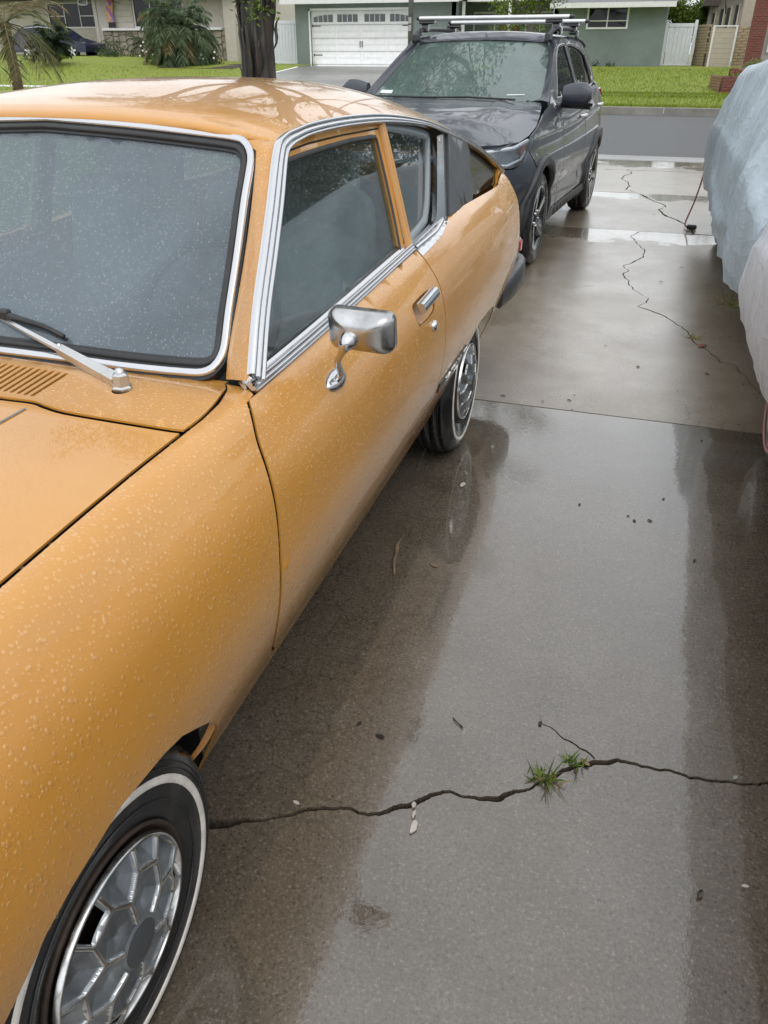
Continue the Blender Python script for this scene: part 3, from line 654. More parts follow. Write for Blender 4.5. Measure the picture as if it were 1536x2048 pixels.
cco = smoothline([(2.9704, 1.216), (2.8425, 1.0819), (2.745, .9829), (2.70, .9606), (2.60, .9436), (2.505, .9386), (2.285, .9366)], 4); cci = smoothline([(2.285, .9666), (2.5438, .9861), (2.6077, .9983), (2.6842, 1.0611), (2.8494, 1.2167)], 4)
m = MB(); sheet(m, cco+cci, .03, gl(.002), .016, edge=.02, out=(CX0, 1.74, 1)); m.build('pillar_trim', M_CHR, oc)
m = MB(); sheet(m, [(2.288, .07), (2.5, .068), (2.64, .062), (2.75, .05), (2.738, .104), (2.6272, .126), (2.5347, .139), (2.4489, .142), (2.288, .144)], .03, lambda y, s: tuple(Vector(side(y, s))+Vector((.001, 0, .002))), .01, edge=.02, out=(CX0, 1.74, .5)); m.build('pillar_trim', M_CHR, oc)
m = MB(); sheet(m, [(2.975, 1.214), (3.2588, 1.1648), (3.2649, 1.1325), (3.15, .978), (3.1263, .9679), (2.7507, .9797), (2.8465, 1.0819)], .05, gl(.012), .022, edge=.03, out=(CX0, 1.74, 1)); m.build('vinyl_panel', M_VINYL, oc)
RQ = [(3.268, 1.1555), (3.56, 1.085), (3.8209, 1.0002), (3.80, .975), (3.7638, .9553), (3.7192, .9482), (3.1334, .9699), (3.16, .985), (3.262, 1.1325)]
m = MB(); r = sheet(m, RQ, .06, gl(-.012), .004, out=(CX0, 1.74, 1)); m.build('rear_side_window', M_GLS, oc); PANELS['rear_side_window'] = r
m = MB(); sheet(m, [(3.84, 1.002), (3.93, .987), (4.0, .93), (3.86, .915), (3.70, .928), (3.72, .946), (3.78, .955)], .04, gl(.0), .012, out=(CX0, 1.74, .9)); m.build('pillar_fin', M_OR, oc)
# far side greenhouse: glass and a pillar
m = MB(); sheet(m, DG, .2, lambda y, z: mir((green_x(y, z)-.02, y, z)), .004, out=(CX0, 1.74, 1)); sheet(m, QW, .2, lambda y, z: mir((green_x(y, z)-.02, y, z)), .004, out=(CX0, 1.74, 1)); sheet(m, RQ, .2, lambda y, z: mir((green_x(y, z)-.012, y, z)), .004, out=(CX0, 1.74, 1)); m.build('far_side_glass', M_GLS, oc)
m = MB(); sheet(m, [(2.26, .94), (2.34, .94), (2.36, 1.29), (2.28, 1.29)], .1, lambda y, z: mir((green_x(y, z)-.012, y, z)), .02, out=(CX0, 1.74, 1)); m.build('far_side_pillar', M_VINYL, oc); m = MB(); sheet(m, [(2.72, .94), (3.12, .94), (3.27, 1.165), (2.95, 1.22)], .1, lambda y, z: mir((green_x(y, z), y, z)), .02, out=(CX0, 1.74, 1)); m.build('far_side_pillar', M_VINYL, oc)
# belt moulding
for nm, s0, dz, w, h in (('belt_trim', .106, .003, .022, .010), ('belt_trim', .086, .006, .020, .008)):
    m = MB(); P = [Vector(side(y, s0))+Vector((-.0, 0, dz)) for y in [1.20+k*(2.279-1.20)/24 for k in range(25)]]; strip(m, P, (.72, 0, .69), w, h, wide if s0 > .1 else None); m.build(nm, M_CHR, do)
m = MB(); P = [Vector(side(y, .072))+Vector((0, 0, .012)) for y in [1.24+k/24*.98 for k in range(25)]]; strip(m, P, (.6, 0, .8), .014, .012); m.build('window_sweep', M_BLK, do)
m = MB(); P = [Vector(side(y, s)) for y, s in smoothline([(2.29, .112), (2.505, .115), (2.6, .108), (2.6799, .098), (2.7357, .086)], 4)]; strip(m, P, (.72, 0, .69), .014, .009); m.build('belt_trim', M_CHR, oc)
# door handle, lock, badge
m = MB(); hp = [Vector(side(y, .236))+Vector((.008, 0, 0)) for y in (2.042, 2.075, 2.12, 2.16, 2.2)]
strip(m, hp, (.93, 0, .36), .034, .020); m.build('door_handle', M_CHR, do)
m = MB(); lp = side(2.171, .323); m.lathe([(-.002, .017), (.006, .016), (.010, .011), (.010, 0)], 18, lp); m.build('door_lock', M_CHR, do)
def on_side_matrix(y, s):
    p = Vector(side(y, s)); dy = (Vector(side(y+.01, s))-Vector(side(y-.01, s))).normalized(); ds = (Vector(side(y, s-.01))-Vector(side(y, s+.01))).normalized(); n = dy.cross(ds).normalized(); ds = n.cross(dy)
    return Matrix(((dy.x, ds.x, n.x, p.x), (dy.y, ds.y, n.y, p.y), (dy.z, ds.z, n.z, p.z), (0, 0, 0, 1)))
bdg = MB(); Mx = on_side_matrix(2.52, .568)
bdg.add([Mx @ Vector(q) for q in [(-.2, -.017, .004), (.2, -.017, .004), (.2, .017, .004), (-.2, .017, .004), (-.2, -.017, 0), (.2, -.017, 0), (.2, .017, 0), (-.2, .017, 0)]], [(0, 1, 2, 3), (4, 5, 1, 0), (5, 6, 2, 1), (6, 7, 3, 2), (7, 4, 0, 3)])
bo = bdg.build('badge', M_BLK, oc)
bl = MB(); V, F = text_mesh('DATSUN', .042, Mx @ Matrix.Translation((-.02, 0, .006)) @ Matrix.Diagonal((1.45, 1, 1, 1)), .003, .0006); bl.add(V, F)
bl.add([Mx @ Vector(q) for q in [(.14, -.014, .009), (.195, -.014, .009), (.195, .014, .009), (.14, .014, .009), (.14, -.014, .003), (.195, -.014, .003), (.195, .014, .003), (.14, .014, .003)]], [(0, 1, 2, 3), (4, 5, 1, 0), (5, 6, 2, 1), (6, 7, 3, 2), (7, 4, 0, 3)])
bl.build('badge_lettering', M_STEEL, bo, kind='stuff')
# door mirror
mo = MB(); bp = Vector(side(1.462, .204)); bn = Vector((.86, 0, .5)).normalized()
rows = []
for rr_, hh in ((1., 0.), (.97, .006), (.8, .010), (.45, .014), (.0, .0145)):
    row = []
    for k in range(20):
        th = 2*PI*k/20; q = Vector(side(1.462+.047*rr_*math.cos(th)*(1.1 if math.cos(th) < 0 else .9), .204-.022*rr_*math.sin(th))); row.append(q+bn*hh)
    rows.append(row)
mo.grid(rows, closed=True); mio = mo.build('door_mirror', M_CHR, do)
hc = Vector((-.497, 1.395, .992))
am = MB(); ap = smoothline([tuple(bp+bn*.008+Vector((0, -.02, 0))), tuple(bp+Vector((.018, -.018, .022))), (-.548, 1.405, .925), (-.526, 1.374, .958), (-.514, 1.366, .978), (-.511, 1.380, .984)], 5)
am.tube(ap, [.0078]*(len(ap)-11)+[.0085, .0095, .011, .0125, .014, .0155, .017, .0175, .018, .018, .018], 12); am.build('mirror_arm', M_CHR, mio)
hm = MB(); rows = []
def rrect(w, h, r, n=6):
    out = []
    for cx_, cz_, a0 in ((w/2-r, h/2-r, 0), (-w/2+r, h/2-r, 90), (-w/2+r, -h/2+r, 180), (w/2-r, -h/2+r, 270)):
        for k in range(n+1): out.append((cx_+r*math.cos(R(a0+90*k/n)), cz_+r*math.sin(R(a0+90*k/n))))
    return out
for dep, k, in ((.030, .94), (.030, 1.), (.014, 1.0), (.007, .985), (.001, .945), (-.006, .86), (-.012, .72), (-.0165, .52), (-.019, .3), (-.020, .001)):
    rows.append([hc+Matrix.Rotation(R(9), 3, 'X') @ (Matrix.Rotation(R(-4), 3, 'Z') @ Vector((x*k, dep, z*k))) for x, z in rrect(.138, .082, .017)])
hm.grid(rows, closed=True); hm.build('mirror_shell', simple('dull_mirror_shell', (.50, .50, .50), .24, 1., var=.25, scale=20), mio)
hg = MB(); hg.add([hc+Matrix.Rotation(R(9), 3, 'X') @ (Matrix.Rotation(R(-4), 3, 'Z') @ Vector((x*.93, .028, z*.93))) for x, z in rrect(.138, .082, .017)], [tuple(range(28))]); hg.build('mirror_glass', simple('mirror_silver', (.85, .86, .86), .03, 1.), mio)
# wiper
wi = MB(); piv = Vector((-.855, 1.112, .952)); j1 = Vector((-1.059, 1.208, .962)); e1 = Vector((-1.30, 1.296, .992))
wi.lathe([(.915, .020), (.945, .019), (.948, .015), (.968, .015), (.972, .009), (.972, 0)], 6, (piv.x, piv.y, 0), 'Z', smooth=False); 
dv = (j1-piv).normalized(); sd = dv.cross(Vector((0, -.3, 1))).normalized(); up_ = sd.cross(dv)
def bar(mb, a, b, wa, wb, h):
    P = []
    for p, w in ((a, wa), (b, wb)): P += [p+sd*w-up_*h, p-sd*w-up_*h, p-sd*w*.8+up_*h, p+sd*w*.8+up_*h]
    mb.add(P, [(0, 1, 2, 3), (7, 6, 5, 4), (0, 4, 5, 1), (1, 5, 6, 2), (2, 6, 7, 3), (3, 7, 4, 0)])
bar(wi, piv+dv*.012, piv+dv*.05, .0135, .013, .009); bar(wi, piv+dv*.052, j1, .0125, .0095, .008); wio = wi.build('wiper_arm', M_STEEL, oc)
wi = MB(); bar(wi, j1-dv*.02, e1, .0062, .0042, .003); wi.build('wiper_rod', M_STEEL, wio); wi = MB(); wi.lathe([(.968, .0045), (.974, .003), (.974, 0)], 10, (j1.x, j1.y, 0), 'Z'); wi.build('rivet', M_STEEL, wio); wi = MB(); wi.lathe([(.972, .0095), (.979, .008), (.981, 0)], 6, (piv.x, piv.y, 0), 'Z'); wi.build('wiper_nut', M_STEEL, wio)
wi = MB(); bpts = [(-1.085, .970), (-1.14, .983), (-1.25, .996), (-1.40, 1.003), (-1.52, 1.0)]
q3 = [(x, wind_y(x, z)-.014, z) for x, z in bpts]; wi.tube(q3, [.005, .0055, .008, .0085, .006], 6, up=(0, -.7, .7)); wi.tube([(x, y+.008, z-.008) for x, y, z in q3], .0035, 5); wi.box((-1.245, wind_y(-1.245, .996)-.014, .996), (.03, .02, .02), bev=.004); wi.build('wiper_blade', M_BLK, wio)
# rear bumper, lamp
m = MB(); bpath = smoothline([(-.585, 3.60, .475), (-.563, 3.8, .49), (-.556, 4.0, .50), (-.585, 4.13, .50), (-.68, 4.20, .50), (-.9, 4.23, .50), (-1.32, 4.24, .50)], 4)
bpath += [mir(p) for p in bpath[::-1][1:]]
rows = []
for i, p in enumerate(bpath):
    t = Vector(bpath[min(i+1, len(bpath)-1)])-Vector(bpath[max(i-1, 0)]); n = Vector((t.y, -t.x, 0)).normalized(); k = min(1, .75+.25*min(i, len(bpath)-1-i)/4)
    rows.append([Vector(p)+n*a*k+Vector((0, 0, b*k)) for a, b in ((-.03, -.06), (.012, -.065), (.024, -.05), (.027, .0), (.024, .05), (.012, .065), (-.03, .06))])
m.grid(rows); m.add(rows[0], [tuple(range(7))]); m.build('rear_bumper', M_VINYL, oc)
m = MB(); m.box((CX0, 4.15, .50), (1.2, .06, .08)); m.build('bumper_beam', M_STEEL, oc)
m = MB(); m.box((-.600, 4.075, .618), (.05, .07, .075), bev=.008); lo_ = m.build('tail_lamp', M_CHR, oc)
m = MB(); m.box((-.592, 4.08, .618), (.05, .05, .058), bev=.006); m.build('red_lens', simple('red_lens', (.38, .02, .025), .15, coat=1.), lo_)
m = MB(); m.box((CX0, -.42, .47), (1.45, .09, .12), bev=.03); m.build('front_bumper', M_CHR, oc)
# seats, wheel, dashboard
def cushion(mb, c, d, rx=0., e=.35):
    rows = []; Mr = Matrix.Rotation(rx, 3, 'X')
    sp = lambda v, p: math.copysign(abs(v)**p, v)
    for i in range(13):
        ph = -PI/2+PI*i/12; row = []
        for k in range(20):
            th = 2*PI*k/20; row.append(Vector(c)+Mr @ Vector((d[0]/2*sp(math.cos(ph), e)*sp(math.cos(th), e), d[1]/2*sp(math.cos(ph), e)*sp(math.sin(th), e), d[2]/2*sp(math.sin(ph), e))))
        rows.append(row)
    mb.grid(rows, closed=True)
for sx in (1, -1):
    m = MB(); cushion(m, (CX0+sx*.31, 2.02, .52), (.46, .5, .16)); so = m.build('seat', M_SEAT, oc)
    m = MB(); cushion(m, (CX0+sx*.31, 2.31, .82), (.45, .13, .62), R(-14)); m.build('seat_back', M_SEAT, so)
    m = MB(); cushion(m, (CX0+sx*.31, 2.42, 1.12), (.30, .10, .18), R(-14)); m.build('head_rest', M_SEAT, so)
m = MB(); cushion(m, (CX0, 2.95, .52), (1.1, .45, .16)); so = m.build('rear_seat', M_SEAT, oc); m = MB(); cushion(m, (CX0, 3.2, .76), (1.1, .13, .5), R(-20)); m.build('seat_back', M_SEAT, so)
m = MB(); cushion(m, (CX0, 1.40, .83), (1.16, .38, .2), R(8), .4); m.build('dashboard', M_TRIM, oc)
m = MB(); cw = Vector((-1.02, 1.72, .88)); Mw = Matrix.Rotation(R(62), 3, 'X')
m.tube([cw+Mw @ Vector((.19*math.cos(2*PI*k/40), .19*math.sin(2*PI*k/40), 0)) for k in range(40)], .011, 8, closed=True)
for a_ in (200, 340): m.tube([cw, cw+Mw @ Vector((.19*math.cos(R(a_)), .19*math.sin(R(a_)), 0))], .012, 6)
m.tube([cw, cw+Mw @ Vector((0, 0, -.35))], .025, 8); m.build('steering_wheel', M_BLK, oc)
for sx in (1, -1):
    m = MB(); m.box((CX0+sx*.625, 1.75, .66), (.04, 1.05, .5), bev=.02); m.build('door_card', M_SEAT, oc)
# wheels
def hubcap_mesh():
    """shallow dish with raised honeycomb ridges and three vent slots"""
    segs = []; pol = lambda r, d: (r*math.cos(R(d)), r*math.sin(R(d)))
    for k in range(6):
        v = 84+60*k; V_ = pol(.088, v); a_ = pol(.122, v+17); b_ = pol(.122, v+43); V2 = pol(.088, v+60)
        segs += [(pol(.045, v), V_), (V_, a_), (a_, b_), (b_, V2), (a_, pol(.163, v+17)), (b_, pol(.163, v+43))]
    nr, na = 72, 372; rows = []; sl = set()
    for i in range(nr+1):
        r = .002+.166*i/nr; row = []
        for k in range(na):
            d = 360*k/na; p = pol(r, d); h = .012+.030*(1-(r/.168)**2)
            if r > .158: h = .012+.012*math.sin(min(1, (r-.158)/.010)*PI)*.9
            dm = min(segd(p, a, b) for a, b in segs); rid = max(0., 1-max(0., dm-.0034)/.0022)
            if .044 < r < .16: h += .006*rid-.011*min(1., max(0., (dm-.006)/.022))*min(1, (r-.044)/.02)
            if r < .040: h += .004
            sec = ((d-84) % 60); vent = (int(((d-84) % 360)//60) % 2 == 0) and 20 < sec < 40 and .126 < r < .150
            if vent: sl.add((i, k))
            row.append((h, p[0], p[1]))
        rows.append(row)
    return rows, sl, na
HUB = hubcap_mesh()
M_HUB = simple('dull_alloy_hubcap', (.25, .27, .285), .40, .8, var=.4, scale=14, bump=.15, bscale=90)
M_HUBR = simple('polished_hubcap_ridge', (.60, .60, .59), .2, 1., var=.3, scale=30)
def vintage_wheel(c, sgn, rot=0.):
    xo = c[0]
    T = lambda h, y, z: (xo+sgn*h, c[1]+y, c[2]+z)
    pr = [(-.014, .168), (-.006, .180), (0, .205), (.0015, .224), (.001, .248), (-.006, .268), (-.016, .284), (-.030, .2945), (-.044, .298), (-.0445, .291), (-.052, .291), (-.0525, .2995), (-.080, .300), (-.0805, .292), (-.090, .292), (-.0905, .300), (-.118, .2995), (-.1185, .291), (-.126, .291), (-.1265, .298), (-.145, .292), (-.160, .27), (-.165, .22), (-.155, .17)]
    m = MB(); N = 96; rows = []
    for k in range(N):
        th = 2*PI*k/N; row = []
        for j, (h, r) in enumerate(pr):
            rr_ = r-(.004 if (j in (6, 7, 8, 9, 12, 15, 16, 19, 20)) and k % 2 else 0); row.append(T(h, rr_*math.cos(th), rr_*math.sin(th)))
        rows.append(row)
    m.grid(rows+[rows[0]]); w = m.build('wheel', M_TYRE, oc)
    m = MB(); m.lathe([(.0012, .2315), (.0034, .2335), (.0036, .2440), (.0012, .2465)], 72, (xo, c[1], c[2]), sign=sgn) if sgn > 0 else m.lathe([(-.0012, .2315), (-.0034, .2335), (-.0036, .2440), (-.0012, .2465)], 72, (xo, c[1], c[2])); m.build('whitewall', M_WW, w)
    for r_ in (.206, .258, .2665):
        m = MB(); m.lathe([(sgn*h, r) for h, r in ((-.006, r_-.0016), (.0030 if r_ < .25 else .0005-(r_-.258)*.5, r_-.0008), (.0030 if r_ < .25 else .0005-(r_-.258)*.5, r_+.0008), (-.006, r_+.0016))], 64, (xo, c[1], c[2])); m.build('sidewall_rib', M_TYRE, w)
    m = MB(); q = [(-.014, .170), (-.004, .174), (-.002, .168), (-.022, .158), (-.028, .10), (-.04, .0)]; m.lathe([(h*sgn, r) for h, r in q], 48, (xo, c[1], c[2])); m.build('rim', M_RUST, w)
    rows, sl, na = HUB; m = MB(); V = []; cr_, sr_ = math.cos(R(rot)), math.sin(R(rot))
    for row in rows: V += [T(h-.014, .94*(y*cr_-z*sr_), .94*(y*sr_+z*cr_)) for h, y, z in row]
    o0 = len(m.v); m.v += V
    hh = [q[0] for row in rows for q in row]; seg0 = None
    for i in range(len(rows)-1):
        for k in range(na):
            if (i, k) in sl: continue
            f = (i*na+k, i*na+(k+1) % na, (i+1)*na+(k+1) % na, (i+1)*na+k); m.f.append(f if sgn > 0 else f[::-1]); m.sm.append(True)
            r = .002+.166*(i+.5)/(len(rows)-1); base = .012+.030*(1-(r/.168)**2)
            m.mi.append(1 if (r > .158 or (.044 < r and sum(hh[j] for j in f)/4 > base+.0035)) else 0)
    m.build('hubcap', [M_HUB, M_HUBR], w)
    m = MB(); m.lathe([(sgn*.0395, .036), (sgn*.041, .033), (sgn*.0415, .0)], 28, (xo-sgn*.008, c[1], c[2])); m.build('hub_centre', simple('grey_centre_cap', (.06, .065, .07), .45), w)
vintage_wheel((-.592, .53, .292), 1, 0); vintage_wheel((-.590, 2.965, .297), 1, 20); vintage_wheel((2*CX0+.592, .53, .292), -1); vintage_wheel((2*CX0+.590, 2.965, .297), -1)
# rain on the bodywork: clear beads, with warm glints painted into those on orange
def drops(name, srcs, n, rmin, rmax, stretch, mat, parent, keep=None, hk=.42, seed=1, power=1.6):
    rnd = random.Random(seed); T = []; tot = 0
    for (V, F, nr) in srcs:
        for t in F:
            a_, b_, c_ = V[t[0]], V[t[1]], V[t[2]]
            if keep and not keep((a_+b_+c_)/3): continue
            A_ = (b_-a_).cross(c_-a_).length/2; tot += A_; T.append((tot, a_, b_, c_, nr[t[0]].normalized(), nr[t[1]].normalized(), nr[t[2]].normalized()))
    import bisect
    cum = [t[0] for t in T]; m = MB(); placed = {}
    for k in range(n):
        t = T[min(len(T)-1, bisect.bisect(cum, rnd.random()*tot))]; u, v = rnd.random(), rnd.random()
        if u+v > 1: u, v = 1-u, 1-v
        p = t[1]*(1-u-v)+t[2]*u+t[3]*v; nn = (t[4]*(1-u-v)+t[5]*u+t[6]*v).normalized(); r = rmin+(rmax-rmin)*rnd.random()**power
        if keep and rnd.random() > keep(p): continue
        key = (round(p.x*60), round(p.y*60), round(p.z*60)); ok = True
        for q, rq in placed.get(key, ()):
            if (q-p).length < (r+rq)*1.15: ok = False; break
        if not ok: continue
        placed.setdefault(key, []).append((p, r))
        down = (Vector((0, 0, -1))-nn*(-nn.z)); sl = min(1., down.length); down = down.normalized() if down.length > .05 else nn.orthogonal().normalized(); sd_ = nn.cross(down)
        st = 1+stretch*sl*rnd.uniform(.3, 1.3); hh_ = r*hk; N = 9; V = []; wob = [rnd.uniform(.8, 1.2) for _ in range(N)]
        for rk, hk_, sh_ in ((1., -.04, 0), (.93, .42, .06), (.62, .85, .16), ):
            for j in range(N):
                th = 2*PI*j/N; c_ = math.cos(th); V.append(p+down*(r*st*rk*c_*(1 if c_ > 0 else .85)*wob[j]+sh_*r)+sd_*(r*rk*math.sin(th)*wob[j]*(1 if c_ > -.2 else .85))+nn*(hh_*hk_))
        V.append(p+down*(r*.2)+nn*hh_); F = []
        for q in range(2):
            for j in range(N): F.append((q*N+j, q*N+(j+1) % N, (q+1)*N+(j+1) % N, (q+1)*N+j))
        for j in range(N): F.append((2*N+j, 2*N+(j+1) % N, 3*N))
        m.add(V, F, True)
    o = m.build(name, mat, parent, kind='stuff'); return o
# ---------------- the dark grey crossover behind it, nose towards us (local frame: x across, y rearwards from the front axle) ----------------
M_GREY = paint('grey_paint', (.036, .041, .056), (.030, .034, .047), .45, flake=True)
M_CLAD = simple('black_cladding', (.02, .021, .022), .55, var=.3, bump=.2, coat=.3, coat_rough=.3)
M_SUVG = auto_glass('suv_windscreen_glass', (.46, .58, .54), .30, (.42, .56, .51), refl=1.9)  # green diffuse layer stands in for reflected foliage and sky
M_PRIV = auto_glass('privacy_glass', (.14, .15, .16), .02, refl=1.6)
M_SILVER = simple('silver_bar', (.72, .72, .71), .35, .3, var=.05)
M_BLKG = simple('gloss_black', (.012, .012, .014), .18, coat=1., coat_rough=.05)
M_CLEAR = auto_glass('clear_lamp_glass', (.9, .92, .94), .10, (.5, .52, .54), refl=1.7)
sv = thing('grey_crossover', 'dark grey crossover SUV with silver roof bars parked behind the orange hatchback', 'car', (-.785, 6.387, 0), R(-4.1)); ORG.append(Vector((0, 0, 0)))
CXS = -.92
sm = lambda p: (2*CXS-p[0], p[1], p[2])
PLAN = smoothline([(-.92, 3.50), (-.5, 3.48), (-.22, 3.40), (-.08, 3.18), (-.015, 2.85), (0, 2.4), (0, 1.6), (0, .8), (0, .3), (-.004, 0), (-.02, -.35), (-.065, -.58), (-.17, -.76), (-.40, -.87), (-.66, -.91), (-.92, -.925)], 6)
PLL = [0.]
for p, q in zip(PLAN, PLAN[1:]): PLL.append(PLL[-1]+math.dist(p, q))
def plan(u):
    u = min(max(u, 0), PLL[-1]-1e-9); i = max(k for k in range(len(PLL)) if PLL[k] <= u) if u > 0 else 0; i = min(i, len(PLAN)-2)
    t = (u-PLL[i])/(PLL[i+1]-PLL[i]); a, b = PLAN[i], PLAN[i+1]; dx, dy = b[0]-a[0], b[1]-a[1]; L = math.hypot(dx, dy)
    return a[0]+dx*t, a[1]+dy*t, -dy/L, dx/L
def u_of(y):
    for i in range(len(PLAN)-1):
        if PLAN[i][0] > -.9 and PLAN[i][1] >= y >= PLAN[i+1][1]: return PLL[i]+(PLL[i+1]-PLL[i])*(PLAN[i][1]-y)/max(1e-9, PLAN[i][1]-PLAN[i+1][1])
    return PLL[-1] if y < 0 else 0
INS = smoothline([(.17, .13), (.22, .06), (.30, .03), (.42, .012), (.50, .02), (.60, -.018), (.72, -.025), (.82, -.012), (.88, .004), (.91, -.008), (.97, .012), (1.03, .035), (1.08, .065), (1.13, .10)], 4)
def ins(z):
    for (a, ia), (b, ib) in zip(INS, INS[1:]):
        if z <= b: return ia+(ib-ia)*(max(z, a)-a)/(b-a)
    return INS[-1][1]
def sside(u, z):
    x, y, nx, ny = plan(u); rise = .09*_sm(.6, 3.2, y); d = ins(z-rise*_sm(.6, 1.0, z)) + (.02*math.exp(-((z-.5)/.1)**2) if y < -.5 else 0)
    return (x-nx*d*(1 if nx > 0 else 1), y-ny*d, z)
# the normal (nx,ny) of the plan points outwards for rear->front travel
_t = plan(u_of(1.6)); SGN = 1 if _t[2] > 0 else -1
def sside(u, z, off=0.):
    x, y, nx, ny = plan(u); rise = .09*_sm(.6, 3.2, y); d = ins(z-rise*_sm(.6, 1.0, z))-off
    return (x-SGN*nx*d, y-SGN*ny*d, z)
def zb(y): return 1.085+.10*_sm(.6, 3.2, y)
def gx(y, z): return -.095-(z-zb(y))*.40-.10*_sm(2.4, 3.5, y)
OUT = (CXS, 1.3, .5)
def spanel(name, poly, lift, mat, d=.05, thick=.015, holes=(), edge=.035, parent=sv, both=True):
    for sd_ in ((1, -1) if both else (1,)):
        m = MB(); sheet(m, poly, d, lift if sd_ > 0 else (lambda *q: sm(lift(*q))), thick, holes, edge=edge, out=OUT); o = m.build(name, mat, parent if not isinstance(parent, dict) else parent[sd_])
        if sd_ > 0: first = o
    return first
U = u_of; g2 = .004
def arcp(cy, r, z0, a0, a1, n=14): return [(U(cy+r*math.cos(R(a0+(a1-a0)*k/n))), z0+r*math.sin(R(a0+(a1-a0)*k/n))) for k in range(n+1)]
fa = arcp(0, .385, .345, 205, -25)       # front arch travelling front -> rear over the top
ra = arcp(2.67, .385, .345, 205, -25)
hood_edge = [(U(.62), 1.115), (U(.35), 1.09), (U(.10), 1.055), (U(-.12), 1.0), (U(-.34), .955)]
ff = hood_edge+[(U(-.36), .95), (U(-.40), .86), (U(-.26), .752), (U(-.13), .71)]+arcp(0, .385, .345, 112, -25)+[(U(.56), .30), (U(.80)+g2, .30), (U(.79)+g2, .62), (U(.72)+g2, .95), (U(.66), 1.08)]
spanel('front_wing', ff, sside, M_GREY)
fd = [(U(.80)-g2, .33), (U(.79)-g2, .62), (U(.72)-g2, .95), (U(.68), 1.085), (U(1.4), zb(1.4)), (U(1.80)+g2, zb(1.8)), (U(1.83)+g2, .9), (U(1.81)+g2, .55), (U(1.79)+g2, .33)]
fdo = spanel('front_door', fd, sside, M_GREY)
rd = [(U(1.79)-g2, .33), (U(1.81)-g2, .55), (U(1.83)-g2, .9), (U(1.80)-g2, zb(1.8)), (U(2.4), zb(2.4)), (U(2.78), zb(2.78)), (U(2.80), 1.0), (U(2.72), .84), (U(2.52), .735)]+arcp(2.67, .39, .345, 112, 195)+[(U(2.25), .33)]
rdo = spanel('rear_door', rd, sside, M_GREY)
rq = [(U(2.79), zb(2.78)), (U(3.2), zb(3.2)), (0.02, 1.19), (0.02, .40), (U(3.2), .38), (U(3.05), .42)]+arcp(2.67, .385, .345, 10, 108)+[(U(2.54), .742), (U(2.735), .845), (U(2.81), 1.0)]
spanel('rear_quarter', rq, sside, M_GREY)
fb = [(U(-.415), .86), (U(-.275), .747), (U(-.15), .70)]+arcp(0, .385, .345, 118, 200)+[(U(-.40), .22), (PLL[-1], .20), (PLL[-1], .885), (PLL[-1]-.50, .885), (PLL[-1]-.51, .80), (PLL[-1]-.62, .775), (U(-.62), .765), (U(-.52), .80)]
spanel('front_bumper', fb, sside, M_GREY)
# lamp openings and lamps
hl = [(U(-.33), .950), (U(-.40), .872), (U(-.50), .80), (U(-.66), .775), (PLL[-1]-.60, .785), (PLL[-1]-.52, .855), (PLL[-1]-.60, .885), (U(-.70), .905)]
for sd_ in (1, -1):
    L = (lambda u, z: sside(u, z, .004)) if sd_ > 0 else (lambda u, z: sm(sside(u, z, .004)))
    L2 = (lambda u, z: sside(u, z, -.05)) if sd_ > 0 else (lambda u, z: sm(sside(u, z, -.05)))
    m = MB(); sheet(m, hl, .06, L2, .004, edge=.03, out=OUT); hlo = m.build('headlight', simple('lamp_housing', (.20, .21, .225), .25, .5), sv)
    m = MB(); sheet(m, hl, .05, L, .004, edge=.03, out=OUT); m.build('lamp_cover', M_CLEAR, hlo)
    f_ = (lambda p: p) if sd_ > 0 else sm
    m = MB(); m.tube([f_(sside(u, z, -.020)) for u, z in [(U(-.40), .925), (U(-.60), .893), (PLL[-1]-.66, .870)]], .013, 6); m.tube([f_(sside(u, z, -.02)) for u, z in [(U(-.44), .86), (U(-.52), .815), (U(-.68), .79), (PLL[-1]-.66, .80)]], .009, 6); m.build('glint_and_chrome', simple('pale_lamp_trim', (.8, .82, .85), .3, .2), hlo)  # upper tube paints the bright reflected band; lower tube is the chrome outline
    m = MB(); sheet(m, [(U(-.40), .915), (U(-.43), .86), (U(-.50), .83), (U(-.50), .895)], .03, (lambda u, z: f_(sside(u, z, -.015))), .01, out=OUT); m.build('side_reflector', simple('amber_lamp', (.35, .07, .03), .25, coat=1.), hlo)
    m = MB(); c = f_(sside(PLL[-1]-.66, .835, -.02)); m.lathe([(c[1], .03), (c[1]-.01, .025), (c[1]-.014, 0)], 16, (c[0], 0, c[2]), 'Y'); m.build('lamp_lens', simple('lamp_lens', (.5, .52, .55), .05, .3, coat=1.), hlo)
# nose: grille
m = MB(); m.box((CXS, -.90, .72), (.86, .05, .15), bev=.01); gr = m.build('grille', M_BLKG, sv)
for k in range(4):
    m = MB(); m.box((CXS, -.93, .67+.033*k), (.8, .015, .008)); m.build('grille_bar', M_CLAD, gr)
m = MB(); m.box((CXS, -.86, .36), (1.1, .12, .2), bev=.03); m.build('lower_intake', M_CLAD, sv)
